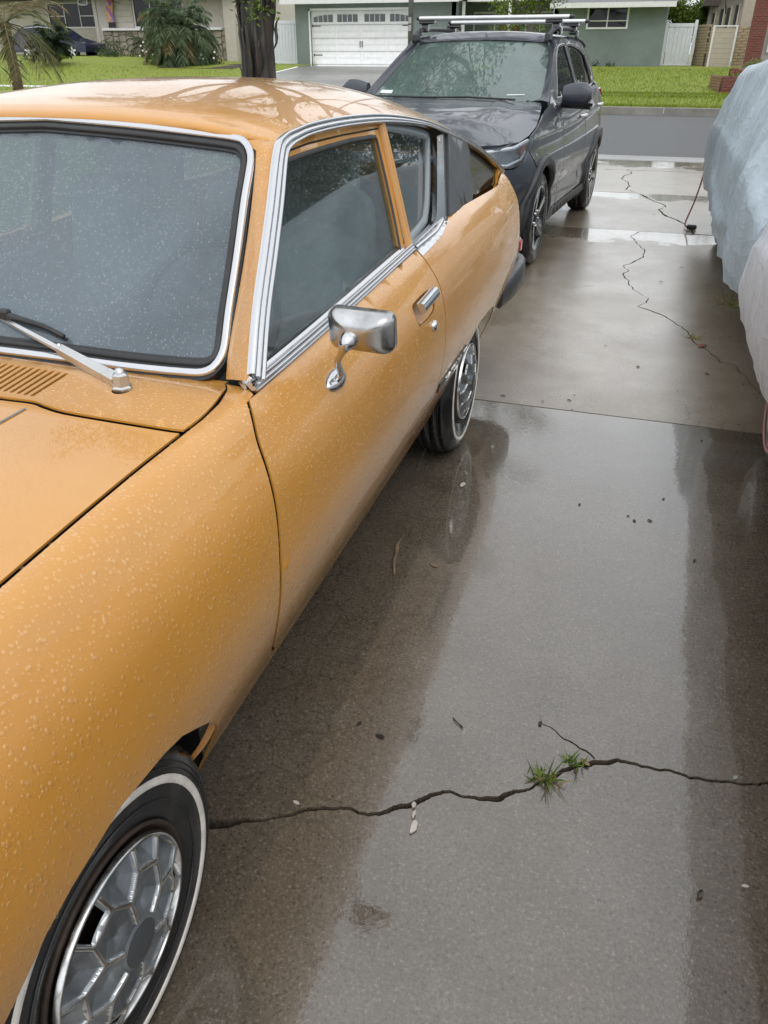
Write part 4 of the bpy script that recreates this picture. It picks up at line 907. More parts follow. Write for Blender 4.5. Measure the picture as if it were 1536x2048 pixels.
# bonnet
HT = [(-.87, .845, .86, .885), (-.68, .845, .90, .965), (-.52, .845, .925, 1.02), (-.34, .87, .951, 1.06), (-.12, .872, .996, 1.088), (.10, .845, 1.051, 1.112), (.35, .80, 1.086, 1.130), (.62, .745, 1.112, 1.136)]
def hoodz(x, y):
    y_ = min(max(y, -.869), .619)
    for p, q in zip(HT, HT[1:]):
        if y_ <= q[0]: f = (y_-p[0])/(q[0]-p[0]); hw, ze, zc = (p[k]+(q[k]-p[k])*f for k in (1, 2, 3)); break
    t = min(1.05, abs(x-CXS)/hw); rid = .009*math.exp(-((abs(x-CXS)-(.46+.10*(.6-y)/1.4))/.05)**2)*_sm(-.35, .25, y)
    return zc-(zc-ze)*t**2.4+rid
hd = [(-.175, .60), (-.12, .35), (-.075, .10), (-.048, -.12), (-.05, -.34), (-.075, -.52), (-.17, -.68), (-.36, -.79), (-.62, -.835), (CXS, -.85)]
hd = hd+[(2*CXS-x, y) for x, y in hd[::-1][1:]]+[(2*CXS+.45, .50), (CXS, .46), (-.45, .50)]
m = MB(); sheet(m, hd, .05, lambda x, y: (x, y, hoodz(x, y)), .02, edge=.04, out=(CXS, 0, .3)); m.build('bonnet', M_GREY, sv)
m = MB(); m.box((CXS, -.1, .62), (1.5, 1.0, .44)); m.box((CXS, 1.9, .36), (1.5, 3.0, .2)); m.box((CXS, 3.2, .62), (1.5, .4, .6)); m.build('underbody', M_DARK, sv)
# windscreen
def sw_y(x, z): return .50+.05*((x-CXS)/.72)**2*2.2+(z-1.11)*2.05+.10*max(0, (z-1.11))*((x-CXS)/.6)**2
wsp = [(CXS, 1.118), (-.55, 1.116), (-.25, 1.118), (-.195, 1.135), (-.225, 1.25), (-.275, 1.40), (-.322, 1.50), (-.36, 1.522), (-.60, 1.536), (CXS, 1.545)]
wspf = wsp+[(2*CXS-x, z) for x, z in wsp[::-1][1:-1]]
wlf = lambda d: (lambda x, z: (x, sw_y(x, z), z+d))
cz0 = sum(p[1] for p in wspf)/len(wspf)
inn = [(CXS+(x-CXS)*.945, 1.135+(z-1.118)*.90) for x, z in wspf]
m = MB(); sheet(m, wspf, .06, wlf(.0), .004, edge=.04, out=(CXS, 3, .6)); wso = m.build('windscreen', M_SUVG, sv)
m = MB(); sheet(m, wspf, .06, wlf(-.008), .002, [inn], edge=.03, out=(CXS, 3, .6)); m.build('glass_border', M_BLKG, wso)
m = MB(); P = [(-1.60, 1.150), (-1.48, 1.150), (-1.48, 1.172), (-1.60, 1.172)]; sheet(m, P, .05, wlf(.004), .001, out=(CXS, 3, .6)); m.build('sticker', simple('white_sticker', (.7, .7, .7), .5), wso)
m = MB(); P = [(-.47, 1.152), (-.33, 1.154), (-.335, 1.160), (-.47, 1.158)]; sheet(m, P, .05, wlf(.004), .001, out=(CXS, 3, .6)); m.build('sticker', simple('pale_decal', (.6, .66, .64), .5), wso)
# roof and pillars
RE = smoothline([(.575, 1.115), (.80, 1.235), (1.10, 1.395), (1.33, 1.50), (1.52, 1.555), (1.75, 1.572), (2.2, 1.568), (2.7, 1.535), (3.1, 1.475), (3.38, 1.40)], 5)
def re3(y, z): return (gx(y, z)+(.02 if z > 1.5 else .0), y, z)
wl3 = resample([(x, sw_y(x, z)-.002, z+.003) for x, z in smoothline(wsp[2:9], 4)], 16)
rr3 = resample([re3(y, z) for y, z in RE[:22]], 16)
m = MB()
for sgn in (1, -1):
    rr = []
    for p, q in zip(wl3, rr3):
        mid = tuple((p[d]+q[d])/2+(.012, -.006, .010)[d] for d in range(3)); r3 = [p, mid, q]; rr.append([sm(v) if sgn < 0 else v for v in r3])
    m.grid(rr)
rows = []; hdr = wl3[-1]
for j, (y, z) in enumerate(RE[21:]):
    x, y, z = re3(y, z); hw = x-CXS; row = []
    for k in range(31):
        t = -1+2*k/30; zc = z+.048-.01*_sm(2.5, 3.4, y); row.append((CXS+t*hw, y-(.09*(1-t*t) if j == 0 else 0)*0, zc-(zc-z)*abs(t)**2.6))
    rows.append(row)
fr = [(CXS+(-1+2*k/30)*(rows[0][-1][0]-CXS), sw_y(CXS+(-1+2*k/30)*.55, 1.54)-.01, 1.548-.03*abs(-1+2*k/30)**2) for k in range(31)]
m.grid([fr]+rows); ro = m.build('roof', M_GREY, sv)
bm = bmesh.new(); bm.from_mesh(ro.data); bmesh.ops.remove_doubles(bm, verts=bm.verts, dist=.01); bmesh.ops.recalc_face_normals(bm, faces=bm.faces); bm.to_mesh(ro.data); bm.free()
for p in ro.data.polygons: p.use_smooth = True
# side frames and glass
lift_g = lambda d: (lambda y, z: (gx(y, z)+d, y, z))
FW = smoothline([(.90, 1.125), (1.02, 1.20), (1.22, 1.37), (1.38, 1.465), (1.50, 1.50), (1.74, 1.515)], 3)+[(1.79, 1.30), (1.80, 1.13)]
RW = [(1.88, 1.135), (1.86, 1.32), (1.83, 1.515)]+smoothline([(2.1, 1.512), (2.4, 1.48), (2.58, 1.43)], 3)+[(2.68, 1.30), (2.72, 1.18)]
QWs = [(2.80, 1.195), (2.70, 1.40), (2.86, 1.37), (3.02, 1.30), (3.06, 1.235)]
edge_o = [(.60, 1.085)]+[(y, z) for y, z in RE[1:]]+[(3.42, 1.34), (3.45, 1.20), (3.2, 1.17), (2.4, zb(2.4)-.012), (1.6, zb(1.6)-.012), (1.0, zb(1.0)-.012)]
spanel('side_frame', edge_o, lift_g(0), M_GREY, .08, .02, [FW, RW, QWs])
for nm, P, mt in (('front_window', FW, auto_glass('door_glass', (.36, .42, .41), .04, refl=1.6)), ('rear_window', RW, M_PRIV), ('rear_quarter_window', QWs, M_PRIV)):
    spanel(nm, P, lift_g(-.012), mt, .1, .004)
    for sd_ in (1, -1):
        m = MB(); pth = [lift_g(-.002)(y, z) for y, z in dense(P, .05)]; pth = pth if sd_ > 0 else [sm(p) for p in pth]; strip(m, pth, (sd_, 0, .35), .024, .006, closed=True); m.build('window_trim', M_BLKG, sv)
# rear face
m = MB(); pr = [sside(.02, .38+.06*k) for k in range(14)]; m.grid([pr, [(CXS, p[1], p[2]) for p in pr], [sm(p) for p in pr]]); top = [(re3(3.38, 1.40)), (CXS, 3.44, 1.44), sm(re3(3.38, 1.40))]; bot = [pr[-1], (CXS, 3.49, pr[-1][2]), sm(pr[-1])]; m.grid([top, bot]); m.build('tailgate', M_GREY, sv)
for sd_ in (1, -1):
    m = MB(); sheet(m, [(U(3.08), 1.07), (U(3.05), 1.13), (.45, 1.15), (.30, 1.12), (.30, 1.0), (.42, .98)], .05, (lambda u, z: sside(u, z, .018)) if sd_ > 0 else (lambda u, z: sm(sside(u, z, .018))), .02, out=OUT); m.build('tail_lamp', simple('tail_lamp_red', (.30, .015, .02), .15, coat=1.), sv)
# cladding: sills and arch flares
for sd_ in (1, -1):
    f_ = (lambda p: p) if sd_ > 0 else sm
    m = MB(); sheet(m, [(U(.37), .32), (U(.37), .19), (U(2.30), .19), (U(2.30), .32)], .08, lambda u, z: f_(sside(u, z, .012+.02*math.sin(min(1, (z-.19)/.13)*PI))), .02, out=OUT); m.build('sill_cladding', M_CLAD, sv)
    for cy, a0, a1 in ((0, 205, -28), (2.67, 205, -20)):
        m = MB(); P = []; Nn = []
        for k in range(31):
            a_ = R(a0+(a1-a0)*k/30); y = cy+.415*math.cos(a_); z = .345+.415*math.sin(a_); P.append(f_(sside(U(y), z, .002))); Nn.append((sd_, 0, 0))
        strip(m, P, Nn, .075, .026, [(-.5, -.4), (-.5, .6), (-.35, 1), (.2, 1), (.42, .7), (.5, .1), (.5, -.4)]); m.build('arch_flare', M_CLAD if cy or True else M_GREY, sv)
        m = MB(); pr = [[f_((-.02-d, cy+.39*math.cos(R(-15+210*k/16)), .345+.38*math.sin(R(-15+210*k/16)))) for d in (0, .15, .35)] for k in range(17)]; m.grid(pr); m.add([r[-1] for r in pr], [tuple(range(17))]); m.build('wheel_well', M_DARK, sv)
# wheels
def spoke_wheel(c, sgn, rot):
    T = lambda h, y, z: (c[0]+sgn*h, c[1]+y, c[2]+z)
    pr = [(-.03, .232), (-.008, .240), (0, .262), (.002, .29), (-.006, .318), (-.022, .336), (-.04, .343), (-.075, .345), (-.076, .338), (-.086, .338), (-.087, .345), (-.125, .345), (-.126, .338), (-.136, .338), (-.137, .345), (-.175, .343), (-.198, .33), (-.215, .28), (-.2, .232)]
    m = MB(); N = 72; rows = [[T(h, (r-(.005 if j in (5, 6, 7, 15, 16) and k % 2 else 0))*math.cos(2*PI*k/N), (r-(.005 if j in (5, 6, 7, 15, 16) and k % 2 else 0))*math.sin(2*PI*k/N)) for j, (h, r) in enumerate(pr)] for k in range(N+1)]
    m.grid(rows); w = m.build('wheel', M_TYRE, sv)
    m = MB(); m.lathe([(c[0]+sgn*h, r) for h, r in ((-.03, .233), (-.004, .238), (-.002, .232), (-.012, .222), (-.06, .215), (-.14, .21))], 48, (0, c[1], c[2])); m.build('rim', M_BLKG, w)
    m = MB(); m.lathe([(c[0]+sgn*-.0025, .2365), (c[0]+sgn*.0006, .2345), (c[0]-sgn*.004, .229)], 48, (0, c[1], c[2])); m.lathe([(c[0]-sgn*.075, .20), (c[0]-sgn*.08, .05)], 32, (0, c[1], c[2])); m.build('rim_edge', M_STEEL, w)
    for q in range(5):
        m = MB(); a0 = R(rot+72*q); Q = lambda r, d, h: T(h, r*math.cos(a0+R(d)*sgn), r*math.sin(a0+R(d)*sgn))
        for (pts, mi) in (([(.035, -30, -.030), (.035, 30, -.030), (.13, 13, -.018), (.228, 17, -.006), (.228, -3, -.006), (.13, -10, -.018)], 0), ([(.10, -9, -.019), (.13, -8.5, -.0165), (.228, -2, -.004), (.228, 8, -.004)], 1)):
            V = [Q(*p) for p in pts]; B = [Q(r, d, h-.03) for r, d, h in pts]; n = len(V); m.cur = mi
            m.add(V+B, [tuple(range(n)), tuple(range(n, 2*n))[::-1]]+[(i, n+i, n+(i+1) % n, (i+1) % n) for i in range(n)])
        m.build('spoke', [M_BLKG, simple('machined_alloy', (.50, .51, .52), .25, .9) if 'machined_alloy' not in bpy.data.materials else bpy.data.materials['machined_alloy']], w)
    m = MB(); m.lathe([(c[0]-sgn*.03, .05), (c[0]-sgn*.016, .04), (c[0]-sgn*.014, 0)], 24, (0, c[1], c[2])); m.build('hub_cap', M_BLKG, w)
    for q in range(5):
        m = MB(); a_ = R(rot+36+72*q); m.lathe([(c[0]-sgn*.03, .009), (c[0]-sgn*.014, .008), (c[0]-sgn*.013, 0)], 8, (0, c[1]+.057*math.cos(a_), c[2]+.057*math.sin(a_))); m.build('wheel_nut', M_STEEL, w)
for c, s_, r_ in (((.012, 0, .345), 1, 100), ((.012, 2.67, .345), 1, 60), ((2*CXS-.012, 0, .345), -1, 10), ((2*CXS-.012, 2.67, .345), -1, 40)): spoke_wheel(c, s_, r_)
# door mirrors
for sd_ in (1, -1):
    f_ = (lambda p: p) if sd_ > 0 else sm
    m = MB(); rows = []
    for i in range(9):
        t = i/8; x = -.055+.235*t; hh = (.070+.02*math.sin(t*PI))*(1 if t < .8 else 1-.5*(t-.8)/.2); cz_ = 1.155+.01*t; yy = .88-.02*t; k = .05*(1-.35*t**3)
        rows.append([f_((x, yy+k*math.cos(2*PI*j/14)*1.1, cz_+hh*math.copysign(abs(math.sin(2*PI*j/14))**.75, math.sin(2*PI*j/14)))) for j in range(14)])
    m.grid(rows, closed=True); m.add(rows[0], [tuple(range(14))]); m.add(rows[-1], [tuple(range(14))[::-1]]); mo_ = m.build('door_mirror', M_GREY, sv)
    m = MB(); m.grid([[f_((-.06+.24*t, .875+.064*math.cos(a_), 1.105+.045*math.sin(a_)-.01*t)) for a_ in [R(180+18*j) for j in range(11)]] for t in (0, .3, .6, .9, 1.0)]); m.box(f_((-.09, .90, 1.075)), (.09, .07, .05), bev=.015); m.build('mirror_base', M_BLKG, mo_)
# handles
for hy, hz_ in ((1.62, .965), (2.56, 1.01)):
    for sd_ in (1, -1):
        f_ = (lambda p: p) if sd_ > 0 else sm
        m = MB(); p0 = [Vector(f_(sside(U(hy+d), hz_, o_))) for d, o_ in ((-.10, .004), (-.07, .028), (.06, .030), (.09, .004))]; m.tube([tuple(p) for p in p0], [.012, .013, .013, .010], 8); m.build('door_handle', M_SILVER, fdo if hy < 2 else rdo)
# roof rails, bars, feet
for sd_ in (1, -1):
    f_ = (lambda p: p) if sd_ > 0 else sm
    m = MB(); P = [f_(p) for p in smoothline([(-.325, 1.30, 1.535), (-.315, 1.38, 1.585), (-.31, 1.55, 1.625), (-.31, 2.2, 1.640), (-.33, 2.7, 1.615), (-.35, 2.92, 1.56)], 4)]; m.tube(P, [.02]+[.019]*(len(P)-2)+[.016], 8); m.box(f_((-.32, 1.36, 1.565)), (.045, .14, .06), bev=.012); rl_ = m.build('roof_rail', M_CLAD, sv)
for by, bz, x0, x1 in ((1.62, 1.718, -1.575, -.20), (2.46, 1.705, -1.535, -.20)):
    m = MB(); prof_ = [(.042*math.cos(2*PI*j/14), .018*math.sin(2*PI*j/14)) for j in range(14)]
    m.grid([[(x, by+a, bz+b) for a, b in prof_] for x in (x0, x1)], closed=True); bo_ = m.build('roof_bar', M_SILVER, sv)
    m = MB()
    for x, dx in ((x0, -1), (x1, 1)): m.grid([[(x+dx*d, by+a*k, bz+b*k) for a, b in prof_] for d, k in ((-.002, 1.02), (.012, 1.0), (.035, .4), (.036, .01))], closed=True)
    m.build('bar_end_cap', M_BLK, bo_, kind='stuff')
    for sd_ in (1, -1):
        f_ = (lambda p: p) if sd_ > 0 else sm
        m = MB(); m.box(f_((-.335, by, bz-.030)), (.15, .075, .03), bev=.01); m.box(f_((-.315, by, bz-.075)), (.07, .07, .07), bev=.015); m.box(f_((-.275, by, bz-.105)), (.03, .06, .06), bev=.01); m.build('bar_foot', M_BLKG, bo_)
# wipers, interior
m = MB(); m.tube([(-.35, .44, 1.135), (-.75, .47, 1.145), (-1.05, .46, 1.14)], [.008, .009, .006], 6); m.tube([(-1.0, .45, 1.14), (-1.35, .47, 1.14), (-1.6, .53, 1.14)], [.008, .009, .006], 6); m.build('wiper', M_BLK, wso, kind='stuff')
for sx in (1, -1):
    m = MB(); cushion(m, (CXS+sx*.36, 1.75, .92), (.50, .16, .75), R(-14)); cushion(m, (CXS+sx*.36, 1.86, 1.33), (.27, .1, .2), R(-10)); m.build('seat', M_TRIM, sv, kind='stuff')
m = MB(); cushion(m, (CXS, 2.7, .95), (1.25, .16, .7), R(-14)); m.build('rear_seat', M_TRIM, sv)
m = MB(); cushion(m, (CXS, .88, .98), (1.4, .55, .24), R(4), .4); m.build('dashboard', M_TRIM, sv)
m = MB(); cw = Vector((-.55, 1.27, 1.02)); Mw = Matrix.Rotation(R(66), 3, 'X'); m.tube([cw+Mw @ Vector((.185*math.cos(2*PI*k/32), .185*math.sin(2*PI*k/32), 0)) for k in range(32)], .014, 8, closed=True); m.tube([cw, cw+Mw @ Vector((0, 0, -.3))], .03, 8); m.build('steering_wheel', M_BLK, sv, kind='stuff')
ORG.pop()
# ---------------- two cars under fitted covers on the right ----------------
def cover_mat(name, col, dk):
    a = NT(name); f = a.noise(4, 6, .65, stretch=(1, 1, .35)); st = a.noise(16, 4, .6, stretch=(1, 1, .12)); pt = a.noise(45, 4, .7)
    c = a.ramp(f, [(.3, dk), (.7, col)]); c = a.mix(a.ramp(st, [(.45, 0.), (.7, .22)]), c, tuple(x*.78 for x in dk)); c = a.mix(a.ramp(a.noise(1.3, 3), [(.5, 0.), (.7, .4)]), c, tuple(x*.8 for x in dk))
    def crease(sc, stt, pw):
        q = a.noise(sc, 2, .4, stretch=stt, dist=.4); return a.math('POWER', a.math('SUBTRACT', 1., a.math('MULTIPLY', a.math('ABSOLUTE', a.math('SUBTRACT', q, .5)), 3.2), clamp=True), pw)
    crz = a.math('ADD', a.math('MULTIPLY', crease(2.2, (1, 1, .5), 5.), 2.2), a.math('ADD', crease(4.5, (1, 1.2, .7), 6.), a.math('MULTIPLY', crease(10, (1, .6, 1.5), 5.), .4)))
    pt = a.math('ADD', pt, a.math('MULTIPLY', crz, 5.))
    h = a.math('ADD', a.math('MULTIPLY', st, .25), a.math('ADD', a.math('MULTIPLY', pt, .25), a.noise(11, 6, .7)))
    a.set(color=c, rough=a.ramp(st, [(.4, .38), (.6, .6)]), coat=.15, coat_rough=.25, normal=a.bump(h, .24, .016)); return a.m
M_COVB = cover_mat('wet_blue_grey_cover', (.46, .54, .59), (.32, .39, .44)); M_COVW = cover_mat('pale_lilac_cover', (.71, .73, .77), (.58, .60, .64))
def cover_mesh(stations, n=64, hem=.36, seed=0, amp=.030, x_end=2.25, ys=44):
    """stations: (Y, (shoulder x, z), (top edge x, z), centre z, hem x, hem z)"""
    S = _catmull([(s[0], s[1][0], s[1][1], s[2][0], s[2][1], s[3], s[4], s[5]) for s in stations], 12); rows = []; cxm = (x_end+.5)/2
    tot = len(S)
    for i, (Y, sx, sz, ex, ez, cz, hx, hz) in enumerate(S):
        key = smoothline([(hx, hz), (hx-.02+.3*(sx-hx), hz+(sz-hz)*.3), (sx-.01, sz-.12), (sx-.004, sz-.02), (sx+.012, sz+.012), (sx+(ex-sx)*.55, sz+(ez-sz)*.6), (ex, ez), (ex+.18, cz-.015), (cxm, cz)], 7)
        half = resample([(p[0], p[1], 0) for p in key], n); row = []
        for k, (x, z, _) in enumerate(half):
            t = k/(n-1); w = math.sin(min(1, t*1.15)*PI)**.5 if 0 < t < .87 else 0
            v = Vector((0, Y*1.7+seed*7, z*.55)); f1 = 1-abs(mnoise.noise(Vector((seed, Y*1.7, z*.3))))*2; f2 = 1-abs(mnoise.noise(Vector((seed+5, Y*.7+z*.9, z*.6))))*2; f3 = 1-abs(mnoise.noise(Vector((seed+9, Y*.55-z*1.1, z*.4+Y*.1))))*2
            d = amp*(.9*max(0, f1)**3+.7*max(0, f2)**7+.6*max(0, f3)**6)-amp*.4; sag = -.035*max(0., f1)**4*(1-t) if t < .6 else 0
            dz_h = .05*mnoise.noise(Vector((Y*1.9, seed+2., 0)))*(1-t)**3
            sg_ = .035*math.exp(-((z-.60-.05*math.sin(Y*1.9))/.045)**2)*_sm(4.8, 5.4, Y)*(1-_sm(6.6, 7.2, Y)) if seed < 3 else 0
            fh = amp*.8*max(0., 1-abs(mnoise.noise(Vector((seed+3, Y*3.1, 0))))*2)**3*(1-t)**2
            d += sg_+fh
            row.append((x-d*(1 if t < .55 else .35), Y+d*.5, z+(d*.9 if t > .55 else 0)+dz_h+.0*sag))
        row = row+[(2*cxm-p[0], p[1], p[2]) for p in row[::-1][1:]]; rows.append(row)
    return rows
def covered(name, label, mat, st, wheels, loc, seed, mirror=None):
    r = root(name, label, 'covered car', loc)
    rows = cover_mesh(st, seed=seed, amp=.030 if seed < 3 else .016); m = MB(); m.grid(rows)
    o = m.build('cover', mat, r)
    for end in (0, -1):
        e = rows[end]; c = [(p[0]*.9+.1*1.37, p[1], p[2]) for p in e]; q = MB(); q.add(e, [tuple(range(len(e)))]); q.build('cover_end', mat, r)
    m = MB(); y0, y1 = st[0][0], st[-1][0]; m.box((1.38, (y0+y1)/2, .52), (1.25, abs(y1-y0)-.7, .5)); m.build('car_body', M_DARK, r)
    for (x, y, redline) in wheels:
        m = MB(); pr = [(0, .17), (0, .2), (-.004, .26), (-.02, .295), (-.05, .31), (-.13, .31), (-.165, .29), (-.17, .2), (-.1, .16), (-.06, .0)]; m.lathe([(x-h, rr) for h, rr in pr], 40, (0, y, .31)); w = m.build('wheel', M_TYRE, r)
        m = MB(); m.lathe([(x-.001, .185), (x-.006, .16), (x+.03, .12), (x+.03, 0)], 32, (0, y, .31)); m.build('rim', M_STEEL, w)
        if redline:
            m = MB(); m.lathe([(x+.002, .236), (x-.003, .238), (x-.003, .246), (x+.002, .248)], 40, (0, y, .31)); m.build('red_line', simple('faded_red_line', (.42, .20, .18), .5), w)
    done(); return r
covered('covered_car', 'car under a blue-grey wet cover, the farther of the two covered cars', M_COVB,
    [(8.99, (.72, .62), (.80, .70), .72, .74, .46), (8.95, (.57, .74), (.66, .84), .86, .60, .42), (8.78, (.505, .84), (.575, .95), .98, .545, .40), (8.3, (.49, .92), (.585, 1.19), 1.24, .535, .385), (7.5, (.485, .95), (.635, 1.36), 1.41, .53, .37), (6.6, (.48, .95), (.665, 1.415), 1.46, .525, .365), (5.6, (.48, .95), (.67, 1.41), 1.46, .52, .36), (4.9, (.485, .93), (.66, 1.25), 1.28, .52, .36), (4.45, (.49, .86), (.60, .95), .98, .53, .37), (4.25, (.55, .72), (.62, .8), .84, .58, .40)],
    [(.62, 7.62, False), (.78, 5.05, False)], (1.38, 6.6, 0), 1)
covered('covered_car', 'car under a pale lilac cover with a red-line tyre showing, nearest on the right', M_COVW,
    [(4.20, (.60, .62), (.66, .72), .76, .60, .50), (4.13, (.53, .66), (.60, .80), .84, .535, .44), (3.90, (.495, .74), (.565, .90), .94, .515, .405), (3.3, (.485, .80), (.56, .97), 1.02, .52, .385), (2.6, (.485, .84), (.57, 1.02), 1.07, .52, .36), (2.0, (.485, .88), (.60, 1.2), 1.25, .52, .35), (1.2, (.485, .90), (.66, 1.38), 1.43, .52, .35), (.3, (.485, .90), (.67, 1.36), 1.42, .52, .35), (-.4, (.49, .84), (.6, 1.0), 1.05, .53, .36), (-.7, (.6, .7), (.7, .8), .85, .6, .45)],
    [(.625, 3.20, True), (.625, .45, True)], (1.38, 1.8, 0), 4)
# charging cord hanging from the far cover
r = root('hanging_cord', 'thin red-brown cord hanging from the blue-grey cover to the slab', 'cord', (.5, 8.9, 0))
m = MB(); m.tube(smoothline([(.535, 8.93, .62), (.515, 8.93, .50), (.50, 8.85, .36), (.455, 8.62, .18), (.40, 8.38, .04), (.41, 8.25, .018), (.45, 8.22, .016)], 6), .0085, 6); m.build('cord', simple('red_brown_cord', (.20, .045, .03), .5), r)
m = MB(); m.box((.455, 8.21, .025), (.09, .05, .04), bev=.01); m.build('plug', M_BLK, r); m = MB(); m.box((.52, 8.95, .60), (.06, .10, .16), bev=.02); m.box((.52, 8.93, .47), (.05, .05, .06), bev=.01); m.build('connector', M_BLK, r, kind='stuff'); done()
# ---------------- across the street ----------------
def zf(x, y):
    K = [(26.4, .13), (29.4, .24), (30.2, .25), (38.8, .84), (46, .92), (400, .95)]
    z = K[-1][1]
    if y <= K[0][0]: z = K[0][1]
    else:
        for (a, za), (b, zb_) in zip(K, K[1:]):
            if a <= y <= b: z = za+(zb_-za)*(y-a)/(b-a); break
    return z+.3*(1-_sm(-28, -21.5, x))*_sm(32, 40, y)
DX0, DX1 = -17.1, -10.6
def terrain(name, x0, x1, ys, mat, dz=0., nx=24, kind='structure', bump_=.0):
    m = MB(); m.grid([[(x0+(x1-x0)*k/nx, y, zf(x0+(x1-x0)*k/nx, y)+dz+bump_*mnoise.noise(Vector((k*1.3, y*.9, 0)))) for k in range(nx+1)] for y in ys]); return tag(m.build(name, mat), kind=kind)
ysA = [26.42, 27.2, 28, 28.7, 29.3, 29.75]; ysB = [30.3, 30.8, 31.5, 32.5, 33.5, 34.5, 36, 37.5, 38.8, 41, 46, 60, 120, 400]
a = NT('far_turf'); xo = a.sep(); f = a.noise(5, 6, .7)
mow = a.math('SINE', a.math('MULTIPLY', xo[1], 5.2)); mow2 = a.math('SINE', a.math('MULTIPLY', a.math('ADD', xo[0], xo[1]), 4.1))
c = a.ramp(a.noise(24, 5, .7), [(.3, (.16, .225, .014)), (.7, (.32, .375, .035))]); c = a.mix(a.math('MULTIPLY', a.math('ADD', mow, mow2), .10, clamp=True), c, (.30, .34, .05)); c = a.mix(a.ramp(a.noise(.55, 3), [(.45, 0.), (.7, .5)]), c, (.29, .31, .06))
a.set(color=c, rough=.75, normal=a.bump(a.noise(55, 4, .7), 1., .05)); M_TURF = a.m
for x0, x1 in ((-90, DX0), (DX1, 1.45), (4.6, 90)):
    terrain('parkway_grass', x0, x1, ysA, M_TURF); terrain('front_lawn', x0, x1, ysB, M_TURF, .03, bump_=.015)
a = NT('far_concrete'); a.set(color=a.mix(a.ramp(a.noise(.35, 4, stretch=(.3, 1, 1)), [(.42, 0.), (.6, .7)]), a.ramp(a.noise(2.5, 5), [(.3, (.20, .195, .18)), (.7, (.30, .29, .27))]), (.12, .115, .105)), rough=.5, coat=.3, coat_rough=a.ramp(a.noise(.5, 4, stretch=(.3, 1, 1)), [(.45, .12), (.6, .4)])); M_FARC = a.m
terrain('far_driveway', DX0, DX1, [26.42, 28, 29.5, 31, 33, 35, 37, 38.85, 39.2], M_FARC, .0, 6)
terrain('entry_path', 1.45, 4.6, [26.42, 28, 29.5, 31, 33, 35, 37, 40, 46], M_FARC, .0, 6)
m = MB(); m.grid([[(x, y, zf(-5, y)-.02) for x in (-90, 90)] for y in (29.72, 30.33)]); tag(m.build('sidewalk', M_FARC), kind='structure')
for x0, x1 in ((-60, DX0-.6), (DX1+.6, 1.2), (5, 40)):
    kr = bpy.data.objects.new('kerb', None); COL.objects.link(kr); kr['kind'] = 'structure'; x = x1
    while x > x0+.1:
        w_ = min(2.44, x-x0); m = MB(); m.box((x-w_/2, 26.33, .03), (w_-.006, .20, .23), bev=.012); m.build('kerb_stone', M_KERB, kr); x -= w_
m = MB(); m.add([(-120, 25.34, -.043), (120, 25.34, -.043), (120, 26.26, -.03), (-120, 26.26, -.03)], [(0, 1, 2, 3)]); m.add([(DX0-.6, 26.2, -.02), (DX1+.6, 26.2, -.02), (DX1+.6, 26.6, .12), (DX0-.6, 26.6, .12)], [(0, 1, 2, 3)]); tag(m.build('gutter', M_GUT), kind='structure')
# materials
M_STUC = simple('sage_stucco', (.185, .222, .208), .8, var=.12, scale=1.2, bump=.5, bscale=45); M_WHT = simple('white_painted_wood', (.74, .74, .72), .5, var=.06)
M_VNY = simple('white_vinyl', (.72, .74, .77), .4, var=.05, coat=.3); M_CRM = simple('cream_stucco', (.50, .46, .40), .85, var=.08, bump=.4, bscale=45); M_EAVE = simple('dark_eave', (.07, .055, .045), .7)
M_SHN = simple('grey_shingle', (.16, .16, .165), .8, var=.3, scale=9, bump=.6); M_PANE = auto_glass('house_window_glass', (.16, .17, .18), .0, refl=1.5); M_ROOM = simple('dim_room', (.05, .055, .06), .9); M_BLIND = simple('window_blind', (.20, .22, .23), .7)
M_BRK = simple('red_brick', (.17, .052, .036), .7, var=.4, scale=5, bump=.5); M_BRK2 = simple('orange_brown_brick', (.235, .125, .065), .7, var=.3, scale=5, bump=.5); M_TAN = simple('tan_slump_block', (.37, .285, .18), .8, var=.3, scale=4, bump=.5); M_MORT = simple('dark_mortar', (.10, .08, .065), .9); M_BED = simple('stone_mortar', (.21, .18, .14), .9, bump=.4); M_BEI = simple('beige_board', (.47, .41, .33), .6, var=.08); M_TANS = simple('tan_stucco', (.42, .38, .33), .85, var=.1, bump=.3)
M_STONE = simple('flagstone', (.30, .265, .21), .75, var=.4, scale=2.2, bump=.6, bscale=20); M_REDW = simple('dark_red_door', (.13, .03, .028), .5)
